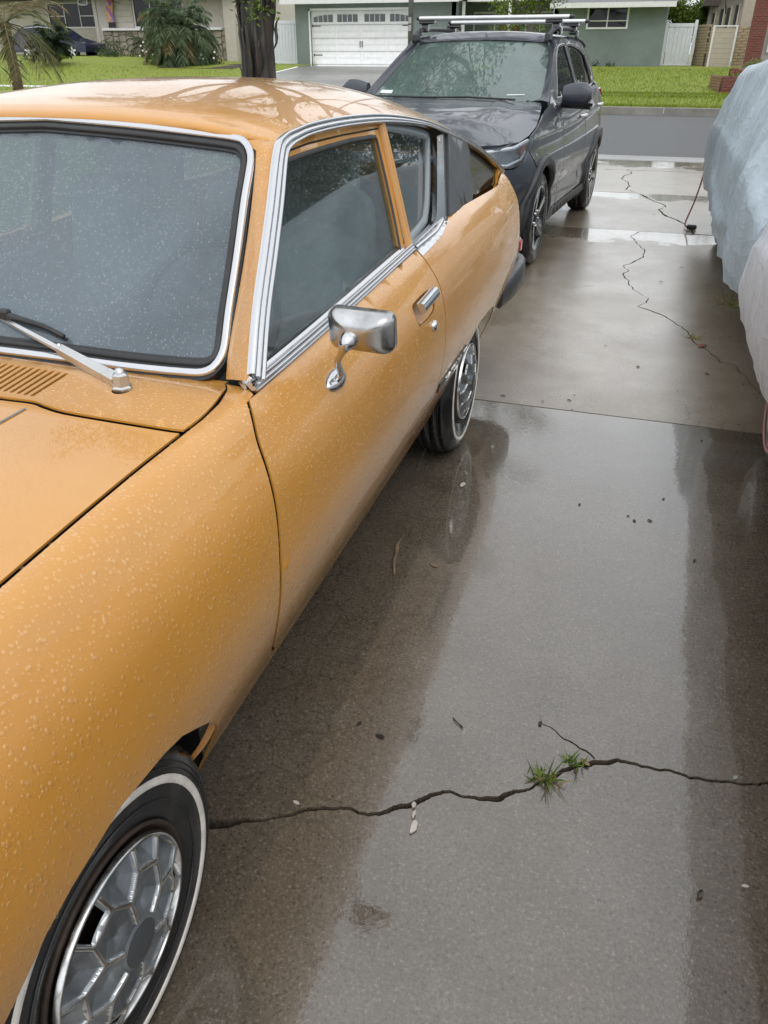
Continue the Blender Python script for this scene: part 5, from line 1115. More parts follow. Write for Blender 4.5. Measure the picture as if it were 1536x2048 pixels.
def window(parent, x0, x1, z0, z1, y, nm=2, rails=(), fw=.07, ft=M_WHT, blind_or_dark=0.):
    """framed window on a wall facing the street: frame with sash bars, pane set back, dim room behind"""
    m = MB(); d = .09; w_ = MB()
    for c, s in (((x0+x1)/2, z0-fw/2, x1-x0+2*fw, fw), ((x0+x1)/2, z1+fw/2, x1-x0+2*fw, fw)) and ((((x0+x1)/2, z0-fw/2), (x1-x0+2*fw, fw)), (((x0+x1)/2, z1+fw/2), (x1-x0+2*fw, fw)), ((x0-fw/2, (z0+z1)/2), (fw, z1-z0)), ((x1+fw/2, (z0+z1)/2), (fw, z1-z0))): m.box((c[0], y-.03, c[1]), (s[0], d, s[1]), bev=.008)
    fo_ = m.build('window', ft, parent)
    for k in range(1, nm):
        q = MB(); q.box((x0+(x1-x0)*k/nm, y-.02, (z0+z1)/2), (.045, .06, z1-z0)); q.build('sash_bar', ft, fo_)
    for z in rails:
        q = MB(); q.box(((x0+x1)/2, y-.015, z), (x1-x0, .045, .035)); q.build('sash_rail', ft, fo_)
    q = MB(); q.box(((x0+x1)/2, y+.0, (z0+z1)/2), (x1-x0, .012, z1-z0)); q.build('pane', M_PANE, fo_)
    q = MB(); q.box(((x0+x1)/2, y+.10, (z0+z1)/2), (x1-x0, .02, z1-z0)); q.build('blind_or_dark', M_BLIND if blind_or_dark else M_ROOM, fo_); return fo_  # plain windows get a dark panel standing in for the unlit room
def wall_with_holes(parent, x0, x1, z0, z1, y, holes, mat, t=.2, name='wall'):
    m = MB(); xs = sorted({x0, x1, *[h[0] for h in holes], *[h[1] for h in holes]}); zs = sorted({z0, z1, *[h[2] for h in holes], *[h[3] for h in holes]})
    V = {}; 
    for i in range(len(xs)-1):
        for k in range(len(zs)-1):
            cx_, cz_ = (xs[i]+xs[i+1])/2, (zs[k]+zs[k+1])/2
            if any(h[0] < cx_ < h[1] and h[2] < cz_ < h[3] for h in holes): continue
            m.add([(xs[i], y, zs[k]), (xs[i+1], y, zs[k]), (xs[i+1], y, zs[k+1]), (xs[i], y, zs[k+1])], [(0, 1, 2, 3)])
    for h in holes:
        a_, b_, c_, d_ = h; m.add([(a_, y, c_), (b_, y, c_), (b_, y, d_), (a_, y, d_), (a_, y+t, c_), (b_, y+t, c_), (b_, y+t, d_), (a_, y+t, d_)], [(0, 4, 5, 1), (1, 5, 6, 2), (2, 6, 7, 3), (3, 7, 4, 0)])
    o = m.build(name, mat, parent); bm = bmesh.new(); bm.from_mesh(o.data); bmesh.ops.remove_doubles(bm, verts=bm.verts, dist=.001); bm.to_mesh(o.data); bm.free(); return o
# --- sage green house with white garage door
gh = root('sage_house', 'sage green stucco house with white panelled garage door and white eaves', 'house', (-8.5, 42, .8))
wall_with_holes(gh, -16.75, -9.15, .70, 3.42, 39, [(-16.0, -11.14, .70, 3.0)], M_STUC)
m = MB(); m.box((-9.25, 40.3, 2.06), (.2, 2.6, 2.72)); m.box((-6.9, 41.5, 2.06), (4.6, .2, 2.72)); m.box((-4.75, 40.0, 2.06), (.2, 3, 2.72)); m.box((-.45, 44, 2.06), (.2, 10.8, 2.72)); m.box((-16.65, 44, 2.06), (.2, 9.8, 2.72)); m.box((-8.5, 49, 2.06), (16.5, .2, 2.72)); m.build('wall', M_STUC, gh, kind='stuff')
wall_with_holes(gh, -4.85, -.35, .70, 3.15, 38.5, [(-3.42, -1.9, 2.28, 2.94)], M_STUC)
window(gh, -3.42, -1.9, 2.28, 2.94, 38.52, 2, (2.50,), .075)
m = MB(); m.add([(-17.2, 38.2, 3.30), (-8.8, 38.2, 3.30), (-8.8, 43.6, 4.35), (-17.2, 43.6, 4.35), (-17.2, 49.5, 3.3), (-8.8, 49.5, 3.3)], [(0, 1, 2, 3), (3, 2, 5, 4)]); m.add([(-8.85, 39.6, 3.42), (-4.7, 39.6, 3.42), (-4.7, 43.7, 4.36), (-8.85, 43.7, 4.36)], [(0, 1, 2, 3)]); m.add([(-4.95, 37.8, 3.10), (.0, 37.8, 3.10), (.0, 43.7, 4.37), (-4.95, 43.7, 4.37), (.0, 49.6, 3.1), (-8.8, 49.6, 3.1), (-8.8, 43.7, 4.37)], [(0, 1, 2, 3), (6, 2, 4, 5)]); m.build('roof', M_SHN, gh)
m = MB(); m.box((-13.0, 38.19, 3.32), (8.3, .04, .17)); m.box((-6.8, 39.6, 3.37), (4.0, .04, .17)); m.box((-2.5, 37.79, 3.02), (4.9, .04, .18)); m.build('fascia', M_WHT, gh, kind='stuff')
m = MB(); m.box((-13.0, 38.6, 3.30), (8.2, .8, .03)); m.box((-2.5, 38.15, 3.05), (4.8, .7, .03)); m.box((-6.8, 40.5, 3.33), (4.0, 1.7, .03)); m.build('soffit', M_WHT, gh, kind='stuff')
m = MB(); m.box((-7.2, 41.38, 1.9), (.95, .06, 2.05)); m.build('front_door', M_REDW, gh)
window(gh, -8.8, -7.9, 1.6, 2.9, 41.42, 1); window(gh, -6.4, -5.2, 1.6, 2.9, 41.42, 2)
for k in range(14):
    m = MB(); m.box((-8.9+.3*k, 39.7, 1.35), (.07, .05, 1.0)); m.build('porch_picket', M_BEI, gh)
for x in (-8.95, -6.9, -4.95):
    m = MB(); m.box((x, 39.6, 2.05), (.12, .12, 2.5)); m.build('porch_post', M_WHT, gh)
# garage door
gd = gh
m = MB(); m.box((-13.57, 39.13, 1.85), (4.86, .04, 2.3)); gdo = m.build('garage_door', M_WHT, gh)
m = MB(); m.box((-16.04, 39.0, 1.9), (.08, .08, 2.4)); m.box((-11.10, 39.0, 1.9), (.08, .08, 2.4)); m.box((-13.57, 39.0, 3.05), (5.02, .08, .09)); m.build('door_frame', M_WHT, gh, kind='stuff')
gxp = lambda p: -16.0+4.86*(p-483)/594
for r in range(4):
    z0 = .90+.525*r
    q = MB(); q.box((-13.57, 39.11, z0-.012), (4.84, .012, .012)); q.build('door_seam', M_EAVE, gdo)
    if r < 3:
        for cidx in range(4):
            for hh in range(2):
                xa = gxp(490+147*cidx); w = 1.06; q = MB()
                for cc_, ss in (((xa+.58, z0+.13+.24*hh-.1), (w, .012)), ((xa+.58, z0+.13+.24*hh+.1), (w, .012)), ((xa+.05, z0+.13+.24*hh), (.012, .2)), ((xa+1.11, z0+.13+.24*hh), (.012, .2))): q.box((cc_[0], 39.105, cc_[1]), (ss[0], .016, ss[1]))
                q.build('panel_moulding', M_WHT, gdo)
for i, (a_, b_) in enumerate(((497, 613), (640, 760), (800, 920), (948, 1064))):
    x0, x1 = gxp(a_), gxp(b_); q = MB(); zt = 2.86
    top = [(x0+(x1-x0)*k/10, zt-(.10*((1-k/10) if i == 0 else k/10)**2 if i in (0, 3) else 0)) for k in range(11)]
    V = [(x0, 39.10, 2.57), (x1, 39.10, 2.57)]+[(x, 39.10, z) for x, z in top[::-1]]; q.add(V, [tuple(range(len(V)))]); q.build('garage_window', simple('dark_garage_glass', (.03, .035, .035), .12, coat=1.) if 'dark_garage_glass' not in bpy.data.materials else bpy.data.materials['dark_garage_glass'], gdo)
    for k in range(1, 4):
        q = MB(); q.box((x0+(x1-x0)*k/4, 39.09, 2.71), (.025, .02, .30)); q.build('window_bar', M_WHT, gdo)
for (x, z) in ((gxp(513), 2.42), (gxp(517), 1.27), (gxp(1046), 2.42), (gxp(1046), 1.27)):
    q = MB(); q.box((x, 39.095, z), (.42, .02, .035)); q.box((x+(-.19 if x < -13 else .19), 39.095, z), (.04, .02, .08)); q.build('strap_hinge', M_BLK, gdo)
for p in (773, 785):
    q = MB(); q.box((gxp(p), 39.085, 1.70), (.03, .03, .26), bev=.008); q.build('pull_handle', M_BLK, gdo)
done()
# --- white vinyl fences
def plank_fence(name, label, x0, x1, z0, z1, y, posts, cat='fence', gate=False):
    r = root(name, label, cat, ((x0+x1)/2, y, z0)); n = max(3, round((x1-x0-.2)/.17))
    for k in range(n):
        xa = x0+.1+(x1-x0-.2)*k/n; w = (x1-x0-.2)/n; q = MB(); q.box((xa+w/2, y, (z0+z1)/2), (w-.006, .03, z1-z0-.2), bev=.006); q.build('plank', M_VNY, r)
    for z in (z0+.09, z1-.06):
        q = MB(); q.box(((x0+x1)/2, y-.005, z), (x1-x0, .055, .13), bev=.008); q.build('rail', M_VNY, r)
    q = MB(); q.box(((x0+x1)/2, y+.022, (z0+z1)/2), (x1-x0-.06, .012, z1-z0-.1)); q.build('backing_panel', M_VNY, r)
    if gate:
        for x in (x0+.08, x1-.08): q = MB(); q.box((x, y-.005, (z0+z1)/2), (.11, .055, z1-z0-.28), bev=.008); q.build('stile', M_VNY, r)
    for x, zt in posts:
        q = MB(); q.box((x, y-.01, (z0-.08+zt)/2), (.13, .13, zt-z0+.08), bev=.01); po = q.build('post', M_VNY, r); q = MB(); q.box((x, y-.01, zt+.02), (.15, .15, .05), bev=.02, taper=.7); q.build('post_cap', M_VNY, po)
    done()
plank_fence('vinyl_fence', 'white vinyl plank fence left of the sage house, next to the dark trunk', -18.8, -17.15, .83, 2.66, 40, [(-17.1, 2.82)])
plank_fence('vinyl_gate', 'white vinyl gate between the sage house and the tan block wall', -.22, .80, .80, 2.42, 40, [(-.29, 2.5), (.86, 2.5)], 'gate', True)
# --- masonry built brick by brick
_bm = {}
def brick_mesh(w, d, h, mat):
    k = (round(w, 3), round(d, 3), round(h, 3), mat.name)
    if k not in _bm:
        q = MB(); ORG.append(Vector((0, 0, 0))); q.box((0, 0, 0), (w, d, h), bev=.008); o = q.build('brick', mat); ORG.pop(); _bm[k] = o.data; bpy.data.objects.remove(o)
    return _bm[k]
def course_wall(parent, p0, p1, z0, n, bw, bh, mats, d=.10, core=True, name='brick', seed=0):
    rnd = random.Random(seed); p0, p1 = Vector(p0), Vector(p1); L = (p1-p0).length; t = (p1-p0)/L; ang = math.atan2(t.y, t.x); off_ = ORG[-1]
    for r in range(n):
        s = -(bw/2 if r % 2 else 0)
        while s < L-.02:
            a_, b_ = max(0, s), min(L, s+bw); w = b_-a_-.012
            if w > .04:
                o = bpy.data.objects.new(name, brick_mesh(w, d, bh-.012, rnd.choice(mats))); COL.objects.link(o); o.parent = parent
                c = p0+t*((a_+b_)/2); o.location = (c.x-off_.x+rnd.uniform(-.004, .004), c.y-off_.y+rnd.uniform(-.006, .006), z0+bh*(r+.5)-off_.z); o.rotation_euler = (0, 0, ang)
            s += bw
    if core:
        q = MB(); c = (p0+p1)/2; q.box((c.x, c.y, z0+n*bh/2), (L-.01, d*.82, n*bh-.006), rz=ang); q.build('mortar', M_MORT, parent)
w = root('block_wall', 'tan slump block wall between the white gate and the beige gate', 'wall', (1.1, 39.3, .6))
course_wall(w, (1.0, 40.4), (1.40, 39.0), .62, 17, .40, .103, [M_TAN], .14, seed=1); course_wall(w, (1.42, 38.98), (1.58, 38.98), .62, 16, .2, .103, [M_TAN], .14, seed=2); done()
w = root('block_wall', 'tan block wall between the beige gate and the red brick pier', 'wall', (2.7, 39.4, .8)); course_wall(w, (2.47, 39.4), (3.0, 39.4), .75, 15, .40, .103, [M_TAN], .14, seed=3); done()
r = root('board_gate', 'beige gate of wide horizontal boards in a pale frame', 'gate', (1.95, 38.5, .6))
for k in range(9):
    q = MB(); q.box((1.945, 38.5, .72+.178*k), (.80, .03, .170), bev=.006); q.build('board', M_BEI, r)
for x in (1.52, 2.37): q = MB(); q.box((x, 38.48, 1.46), (.075, .07, 1.70), bev=.008); q.build('gate_stile', M_WHT, r)
for z in (.63, 2.29): q = MB(); q.box((1.945, 38.48, z), (.92, .06, .045)); q.build('gate_rail', M_WHT, r)
q = MB(); q.box((2.37, 38.44, .92), (.03, .05, .3)); q.build('gate_bolt', M_STEEL, r); done()
w = root('brick_pier', 'tall red brick pier of the house at the right edge', 'brick pier', (2.95, 36, .7)); course_wall(w, (2.68, 36), (3.24, 36), .72, 33, .22, .078, [M_BRK], .12, seed=4); q = MB(); q.box((2.96, 36.3, 2.0), (.5, .5, 2.6)); q.build('pier_core', M_MORT, w); done()
pl = root('brick_planter', 'red brick planter with low yellow-green plants by the right-hand lawn', 'planter', (2.3, 29.6, .2))
course_wall(pl, (1.66, 29.0), (3.6, 29.0), .24, 7, .22, .078, [M_BRK, M_BRK], .1, seed=5); course_wall(pl, (1.42, 30.6), (1.66, 29.06), .24, 7, .30, .078, [M_BRK2], .1, seed=6)
q = MB(); q.box((2.6, 29.8, .46), (1.85, 1.4, .5)); q.build('planter_soil', M_SOIL, pl); done()
pl2 = root('brick_planter', 'second low brick planter with a round bush, behind the first', 'planter', (2.9, 33, .6)); course_wall(pl2, (2.1, 33), (4.0, 33), .55, 5, .22, .078, [M_BRK, M_BRK2], .1, seed=7); q = MB(); q.box((3.0, 33.4, .7), (1.8, .7, .4)); q.build('planter_soil', M_SOIL, pl2); done()
q = MB(); q.box((1.34, 33.9, .62), (.1, 9.4, .1), rot=Matrix.Rotation(R(2.6), 3, 'X')); tag(q.build('lawn_edging', M_KERB), kind='structure')
# --- right-hand house
rh = root('tan_house', 'tan stucco house with lap siding behind the gates at the right edge', 'house', (5.5, 44, .8))
m = MB(); m.box((4.6, 46.5, 2.3), (6.4, 5, 3.2)); m.build('wall', M_TANS, rh)
for k in range(7): q = MB(); q.box((3.35, 39.55, 2.36+.165*k), (1.66, .03, .16), rot=Matrix.Rotation(R(5), 3, 'X')); q.build('siding_board', M_BEI, rh)
m = MB(); m.box((4.5, 39.7, 2.1), (4.0, .2, 2.9)); m.build('wall', M_TANS, rh)
m = MB(); m.box((4.2, 36.2, 2.2), (1.9, .1, 3.0)); m.build('wall', M_TANS, rh); window(rh, 3.45, 4.9, 1.45, 2.6, 36.13, 2, (2.1,), .06, blind_or_dark=1.)
for x, w_, z0, z1 in ((1.62, .10, 2.35, 2.9), (1.95, .12, 2.4, 3.05), (2.22, .14, 2.3, 3.1), (2.55, .12, 2.4, 3.2)):
    q = MB(); q.box((x, 43.97, (z0+z1)/2), (w_, .06, z1-z0)); fo_ = q.build('window', M_ROOM, rh); q = MB(); q.box((x+w_*.7, 43.93, (z0+z1)/2), (w_*.45, .05, z1-z0+.06)); q.build('window_casing', simple('cream_trim', (.66, .60, .44), .5) if 'cream_trim' not in bpy.data.materials else bpy.data.materials['cream_trim'], fo_)
m = MB(); m.add([(1.05, 43.2, 3.15), (1.75, 43.2, 3.15), (1.85, 43.2, 3.75), (1.25, 43.2, 3.75), (1.05, 48, 3.15), (1.75, 48, 3.15), (1.85, 48, 3.75), (1.25, 48, 3.75)], [(0, 1, 2, 3), (4, 7, 6, 5), (0, 4, 5, 1), (3, 2, 6, 7), (0, 3, 7, 4), (1, 5, 6, 2)]); m.add([(1.2, 43.0, 3.95), (8, 43, 3.95), (8, 46.5, 4.9), (1.2, 46.5, 4.9), (8, 49.6, 3.95), (1.2, 49.6, 3.95)], [(0, 1, 2, 3), (3, 2, 4, 5)]); m.build('roof', M_EAVE, rh, kind='stuff')
m = MB(); m.tube([(1.92, 42.9, 3.5), (2.0, 42.6, 3.05), (2.05, 42.9, 2.85)], .03, 6); m.build('dish_bracket', M_BLK, rh); done()
# --- cream house on the left
lh = root('cream_house', 'cream stucco house with flagstone base and white-framed windows at far left', 'house', (-29, 45, .8))
wall_with_holes(lh, -44, -30.0, .8, 3.95, 44, [(-34.1, -31.0, 2.60, 3.70)], M_CRM)
window(lh, -34.1, -31.0, 2.60, 3.70, 44.02, 3, (), .07, blind_or_dark=1.)
for x0, x1 in ((-34.1, -33.1), (-32.0, -31.0)): q = MB(); q.box(((x0+x1)/2, 43.99, 3.12), (x1-x0, .05, .045)); q.build('sash_rail', M_WHT, lh)
wall_with_holes(lh, -29.9, -22.0, .6, 3.95, 42.5, [(-27.5, -24.6, 2.55, 3.8)], M_CRM)
m = MB(); m.box((-29.95, 43.2, 2.3), (.2, 1.5, 3.3)); m.box((-21.9, 47, 2.3), (.2, 9, 3.3)); m.build('wall', M_CRM, lh, kind='stuff')
window(lh, -27.5, -24.6, 2.55, 3.8, 42.52, 3, (), .06)
for sx, (x0, x1) in enumerate(((-28.75, -27.6),)):
    for k in range(5): q = MB(); q.box(((x0+x1)/2, 42.45, 2.62+.26*k), (x1-x0, .04, .25), rot=Matrix.Rotation(R(4), 3, 'X')); q.build('siding_board', M_CRM, lh)
m = MB(); m.box((-25.9, 42.35, 2.42), (7.2, .3, .12), bev=.02); m.build('stone_cap', M_WHT, lh)
m = MB(); m.box((-21.62, 42.0, 2.2), (.62, .3, 3.4), bev=.01); m.build('column', M_CRM, lh)
m = MB(); m.box((-37, 43.5, 3.98), (16, 1.4, .22)); m.box((-25.6, 42.0, 4.0), (9.0, 1.4, .22)); m.build('eave', M_EAVE, lh, kind='stuff')
m = MB(); m.add([(-45, 42.8, 4.1), (-21, 41.3, 4.1), (-21, 47, 5.3), (-45, 47, 5.3)], [(0, 1, 2, 3)]); m.build('roof', M_SHN, lh)
# flagstones: irregular pieces set proud of a dark bed
rnd = random.Random(5); q = MB(); q.box((-25.9, 42.44, 1.5), (7.4, .08, 1.72)); q.build('stone_bed', M_BED, lh)
xx = -29.5
cols = []
while xx < -22.3:
    w_ = rnd.uniform(.32, .62); zz = .75+rnd.uniform(-.1, .05)
    while zz < 2.28:
        h_ = min(rnd.uniform(.22, .5), 2.34-zz); n = 7; q = MB(); V = []
        for k in range(n):
            a_ = 2*PI*k/n+rnd.uniform(-.2, .2); V.append((xx+w_/2+.56*w_*math.copysign(abs(math.cos(a_))**.6, math.cos(a_))*rnd.uniform(.82, 1.), zz+h_/2+.55*h_*math.copysign(abs(math.sin(a_))**.6, math.sin(a_))*rnd.uniform(.82, 1.)))
        fr_ = [(x, 42.36-rnd.uniform(0, .02), z) for x, z in V]; bk = [(x, 42.42, z) for x, z in V]; q.add(fr_+bk, [tuple(range(n))]+[(i, (i+1) % n, n+(i+1) % n, n+i) for i in range(n)]); q.build('flagstone', M_STONE, lh); zz += h_+.02
    xx += w_+.03
done()
# house number, garden flag
r = root('house_number', 'white oval plate with the house number 4852 under the dark eave', 'house number', (-31.2, 43.3, 3.7)); q = MB(); c = []
for k in range(24): a_ = 2*PI*k/24; c.append((-31.22+.34*math.copysign(abs(math.cos(a_))**.7, math.cos(a_)), 3.74+.17*math.copysign(abs(math.sin(a_))**.7, math.sin(a_))))
q.add([(x, 43.28, z) for x, z in c]+[(x, 43.31, z) for x, z in c], [tuple(range(24))[::-1]]+[(i, (i+1) % 24, 24+(i+1) % 24, 24+i) for i in range(24)]); q.build('plate', M_WHT, r)
V, F = text_mesh('4852', .24, Matrix.Translation((-31.22, 43.27, 3.73)) @ Matrix.Rotation(PI/2, 4, 'X'), .004, .004); q = MB(); q.add(V, F); q.build('number', M_BLK, r, kind='stuff'); done()
r = root('garden_flag', 'small colourful flower flag hanging by the cream wall', 'flag', (-29, 42.2, 2.5)); a = NT('flower_print'); v = a.n('TexVoronoi'); v.inputs['Scale'].default_value = 4.5; a.l(a.obj(), v.inputs['Vector']); zz = a.sep()[2]
hs = a.ramp(a.math('FRACT', a.math('MULTIPLY', v.outputs['Color'], 3.7)), [(0, (.62, .16, .04)), (.25, (.75, .42, .05)), (.5, (.20, .16, .42)), (.75, (.45, .12, .30)), (1, (.70, .60, .45))]); a.set(color=a.mix(a.ramp(zz, [(.24, 1.), (.27, 0.)]), hs, (.03, .03, .035)), rough=.8)
q = MB(); q.grid([[(-29.08+.42*k/6+.04*math.sin(j*.9), 42.25+.03*math.sin(k*1.4+j*.5), 3.78-1.28*j/10) for k in range(7)] for j in range(11)]); q.build('flag_cloth', a.m, r); q = MB(); q.tube([(-29.12, 42.25, 3.8), (-28.3, 42.42, 3.6)], .012, 6); q.build('flag_pole', M_BLK, r); done()
# blue car on the far drive
M_BLUE = simple('navy_paint', (.006, .010, .042), .3, coat=.5, coat_rough=.1)
bc = thing('navy_car', 'navy blue car parked in front of the cream house, partly behind palms', 'car', (-31.2, 40.6, 1.08)); ORG.append(Vector((0, 0, 0)))
prof_b = [(2.25, .30), (2.28, .55), (2.20, .68), (1.75, .80), (1.20, .92), (.95, 1.0), (.30, 1.40), (-.5, 1.50), (-1.5, 1.46), (-2.1, 1.1), (-2.3, .95), (-2.32, .4), (-2.2, .28)]
PB = smoothline(prof_b, 4); q = MB(); rows = []
for t, k in ((-.88, .0), (-.86, .9), (-.78, .98), (-.6, 1.), (.6, 1.), (.78, .98), (.86, .9), (.88, .0)): rows.append([(x*(1 if abs(t) < .87 else .97), t*(1-.20*max(0, z-.95)/.55), .28+(z-.28)*(1 if abs(t) < .8 else .985)) for x, z in PB])
q.grid(rows[1:-1]); q.add(rows[1], [tuple(range(len(PB)))]); q.add(rows[-2], [tuple(range(len(PB)))[::-1]]); q.build('body', M_BLUE, bc)
q = MB(); tw = lambda z: -.86*(1-.20*max(0, z-.95)/.55)-.012
q.add([(x, tw(z), z) for x, z in [(.86, 1.0), (.28, 1.33), (-.25, 1.40), (-.3, 1.0)]], [(0, 1, 2, 3)]); q.build('side_window', M_PRIV, bc); q = MB(); q.add([(x, tw(z), z) for x, z in [(-.38, 1.0), (-.33, 1.40), (-1.1, 1.39), (-1.5, 1.02)]], [(0, 1, 2, 3)]); q.build('side_window', M_PRIV, bc)
q = MB(); q.box((.0, -.87, .40), (2.2, .06, .14), bev=.02); q.build('sill', simple('grey_cladding', (.13, .13, .135), .5), bc)
q = MB(); q.tube([(.92, tw(1.01)-.01, 1.01), (.3, tw(1.36)-.01, 1.36), (-.5, tw(1.42)-.01, 1.43), (-1.5, tw(1.36)-.01, 1.38)], .018, 6); q.build('window_trim', M_SILVER, bc)
q = MB(); cushion(q, (.80, -.98, 1.03), (.12, .2, .14), 0, .6); q.build('door_mirror', M_BLUE, bc); q = MB(); cushion(q, (2.05, -.72, .70), (.4, .22, .12), 0, .6); q.build('headlight', M_CLEAR, bc)
for x in (1.42, -1.35):
    for sy in (-1, 1):
        q = MB(); q.lathe([(sy*.86, .2), (sy*.88, .24), (sy*.87, .32), (sy*.83, .335), (sy*.68, .335)], 28, (x, 0, .335), 'Y'); wo = q.build('wheel', M_TYRE, bc)
        for k in range(5): a_ = R(72*k+18); q = MB(); q.box((x+.13*math.cos(a_), sy*.868, .335+.13*math.sin(a_)), (.20, .02, .075), rot=Matrix.Rotation(-a_, 3, 'Y')); q.build('spoke', M_SILVER, wo)
        q = MB(); q.lathe([(sy*.85, .235), (sy*.87, .23), (sy*.865, .205), (sy*.80, .2), (sy*.79, 0)], 28, (x, 0, .335), 'Y'); q.build('rim', M_BLKG, wo)
ORG.pop()
r = root('driveway_slab', 'pale concrete parking pad under the navy car', 'driveway', (-31, 41, 1.0)); q = MB(); q.box((-33, 41.4, 1.02), (8.0, 4.2, .10)); q.build('slab', M_KERB, r); done()
# lamp post
r = root('lamp_post', 'grey concrete street lamp post beyond the crossover, with small stickers', 'lamp post', (-7.75, 27, .15)); q = MB(); q.tube([(-7.75, 27, .1), (-7.75, 27, 7.5)], [.095, .06], 12); q.build('pole', simple('grey_post', (.14, .14, .135), .8, var=.25, bump=.4), r); q = MB(); q.tube(smoothline([(-7.75, 27, 7.4), (-7.75, 26.6, 7.75), (-7.75, 25.4, 7.9)], 4), .035, 8); q.box((-7.75, 25.2, 7.9), (.25, .6, .12), bev=.04); q.build('lamp_arm', M_STEEL, r)
for z in (2.05, 2.25): q = MB(); q.box((-7.755, 26.905, z), (.09, .012, .16), bev=.004); q.build('sticker', simple('pale_sticker', (.4, .4, .4), .5) if 'pale_sticker' not in bpy.data.materials else bpy.data.materials['pale_sticker'], r)
done()
# ---------------- trees and plants ----------------
def leaf_mat(name, a_, b_, trans=.25):
    a = NT(name); oi = a.n('ObjectInfo'); g_ = a.n('NewGeometry'); f = a.noise(2.3, 4, .6)
    c = a.ramp(a.math('ADD', a.math('MULTIPLY', g_.outputs['Random Per Island'], .65), a.math('MULTIPLY', f, .5)), [(.25, a_), (.8, b_)])
    t = a.t; t.nodes.remove(a.p); d = a.n('BsdfPrincipled'); a.p = d; a.set(color=c, rough=.45); tl = a.n('BsdfTranslucent'); a.l(c, tl.inputs[0]); mx = a.n('MixShader'); mx.inputs[0].default_value = trans; a.l(d.outputs[0], mx.inputs[1]); a.l(tl.outputs[0], mx.inputs[2]); a.l(mx.outputs[0], a.out.inputs[0]); return a.m
M_LEAF = leaf_mat('tree_leaf', (.018, .04, .010), (.06, .11, .022)); M_LEAF2 = leaf_mat('bright_leaf', (.06, .12, .012), (.22, .30, .03)); M_PALM = leaf_mat('palm_leaf', (.030, .055, .022), (.095, .13, .055)); M_DRYL = leaf_mat('dry_leaf', (.16, .12, .05), (.33, .26, .12)); M_SAGO = leaf_mat('dark_palm_leaf', (.008, .02, .008), (.035, .06, .02)); M_GRN = leaf_mat('weed_blade', (.07, .13, .015), (.20, .30, .05)); M_STRAW = leaf_mat('straw_blade', (.24, .17, .07), (.48, .36, .17))
a = NT('furrowed_bark'); st = a.noise(7, 6, .7, stretch=(1, 1, .12), dist=.6); a.set(color=a.mix(a.ramp(a.noise(3, 3, stretch=(1, 1, .2)), [(.5, 0.), (.62, .8)]), a.ramp(st, [(.32, (.012, .010, .009)), (.5, (.045, .038, .033)), (.7, (.15, .14, .13))]), (.085, .048, .03)), rough=.75, coat=.2, coat_rough=.3, normal=a.bump(st, 1., .05)); M_BARK = a.m
M_BARK2 = simple('grey_bark', (.09, .075, .06), .85, var=.35, scale=9, bump=.7)
M_PTR = simple('fibrous_palm_trunk', (.15, .10, .05), .85, var=.45, scale=12, bump=.8)
def leaf(mb, p, d, L, w, n=None):
    d = d.normalized(); n = (n or Vector((random.gauss(0, 1), random.gauss(0, 1), random.gauss(0, 1)))); s = d.cross(n)
    if s.length < 1e-4: s = d.orthogonal()
    s.normalize(); s *= w/2; up = s.cross(d).normalized()*L*.12
    mb.add([p, p+d*L*.45+s+up, p+d*L, p+d*L*.45-s+up], [(0, 1, 2, 3)])
LEAF_MIN = [3.6]
def branchy(mb, leaves, p, d, L, r, lev, spread, rnd, leaf_n, leaf_L, bend=.15, droop=0.):
    n = 5; pts = [p]; q = p; dd = d.normalized()
    for k in range(n):
        dd = (dd+Vector((rnd.gauss(0, bend), rnd.gauss(0, bend), rnd.gauss(0, bend)+.04-droop))).normalized(); q = q+dd*(L/n); pts.append(q)
    mb.tube(pts, [r*(1-.45*k/n) for k in range(n+1)], 6 if lev > 1 else 4, cap=False)
    if lev == 0:
        for k in range(leaf_n):
            t = rnd.random()**.7*n; i = min(n-1, int(t)); c = pts[i].lerp(pts[i+1], t-i)
            if c.z < LEAF_MIN[0]: continue
            leaf(leaves, c+Vector((rnd.gauss(0, 1), rnd.gauss(0, 1), rnd.gauss(0, 1)))*leaf_L*1.6, Vector((rnd.gauss(0, 1), rnd.gauss(0, 1), rnd.gauss(-.3, .6))), leaf_L*rnd.uniform(.7, 1.3), leaf_L*.45)
        return
    for k in range(rnd.choice((3, 3, 4))):
        t = rnd.uniform(.45, 1.)*n; i = min(n-1, int(t)); c = pts[i].lerp(pts[i+1], t-i); s = Vector((rnd.gauss(0, 1), rnd.gauss(0, 1), rnd.gauss(.1, .6))).normalized()
        branchy(mb, leaves, c, (dd*(1-spread)+s*spread), L*rnd.uniform(.62, .8), r*.55, lev-1, spread, rnd, leaf_n, leaf_L, bend, droop)
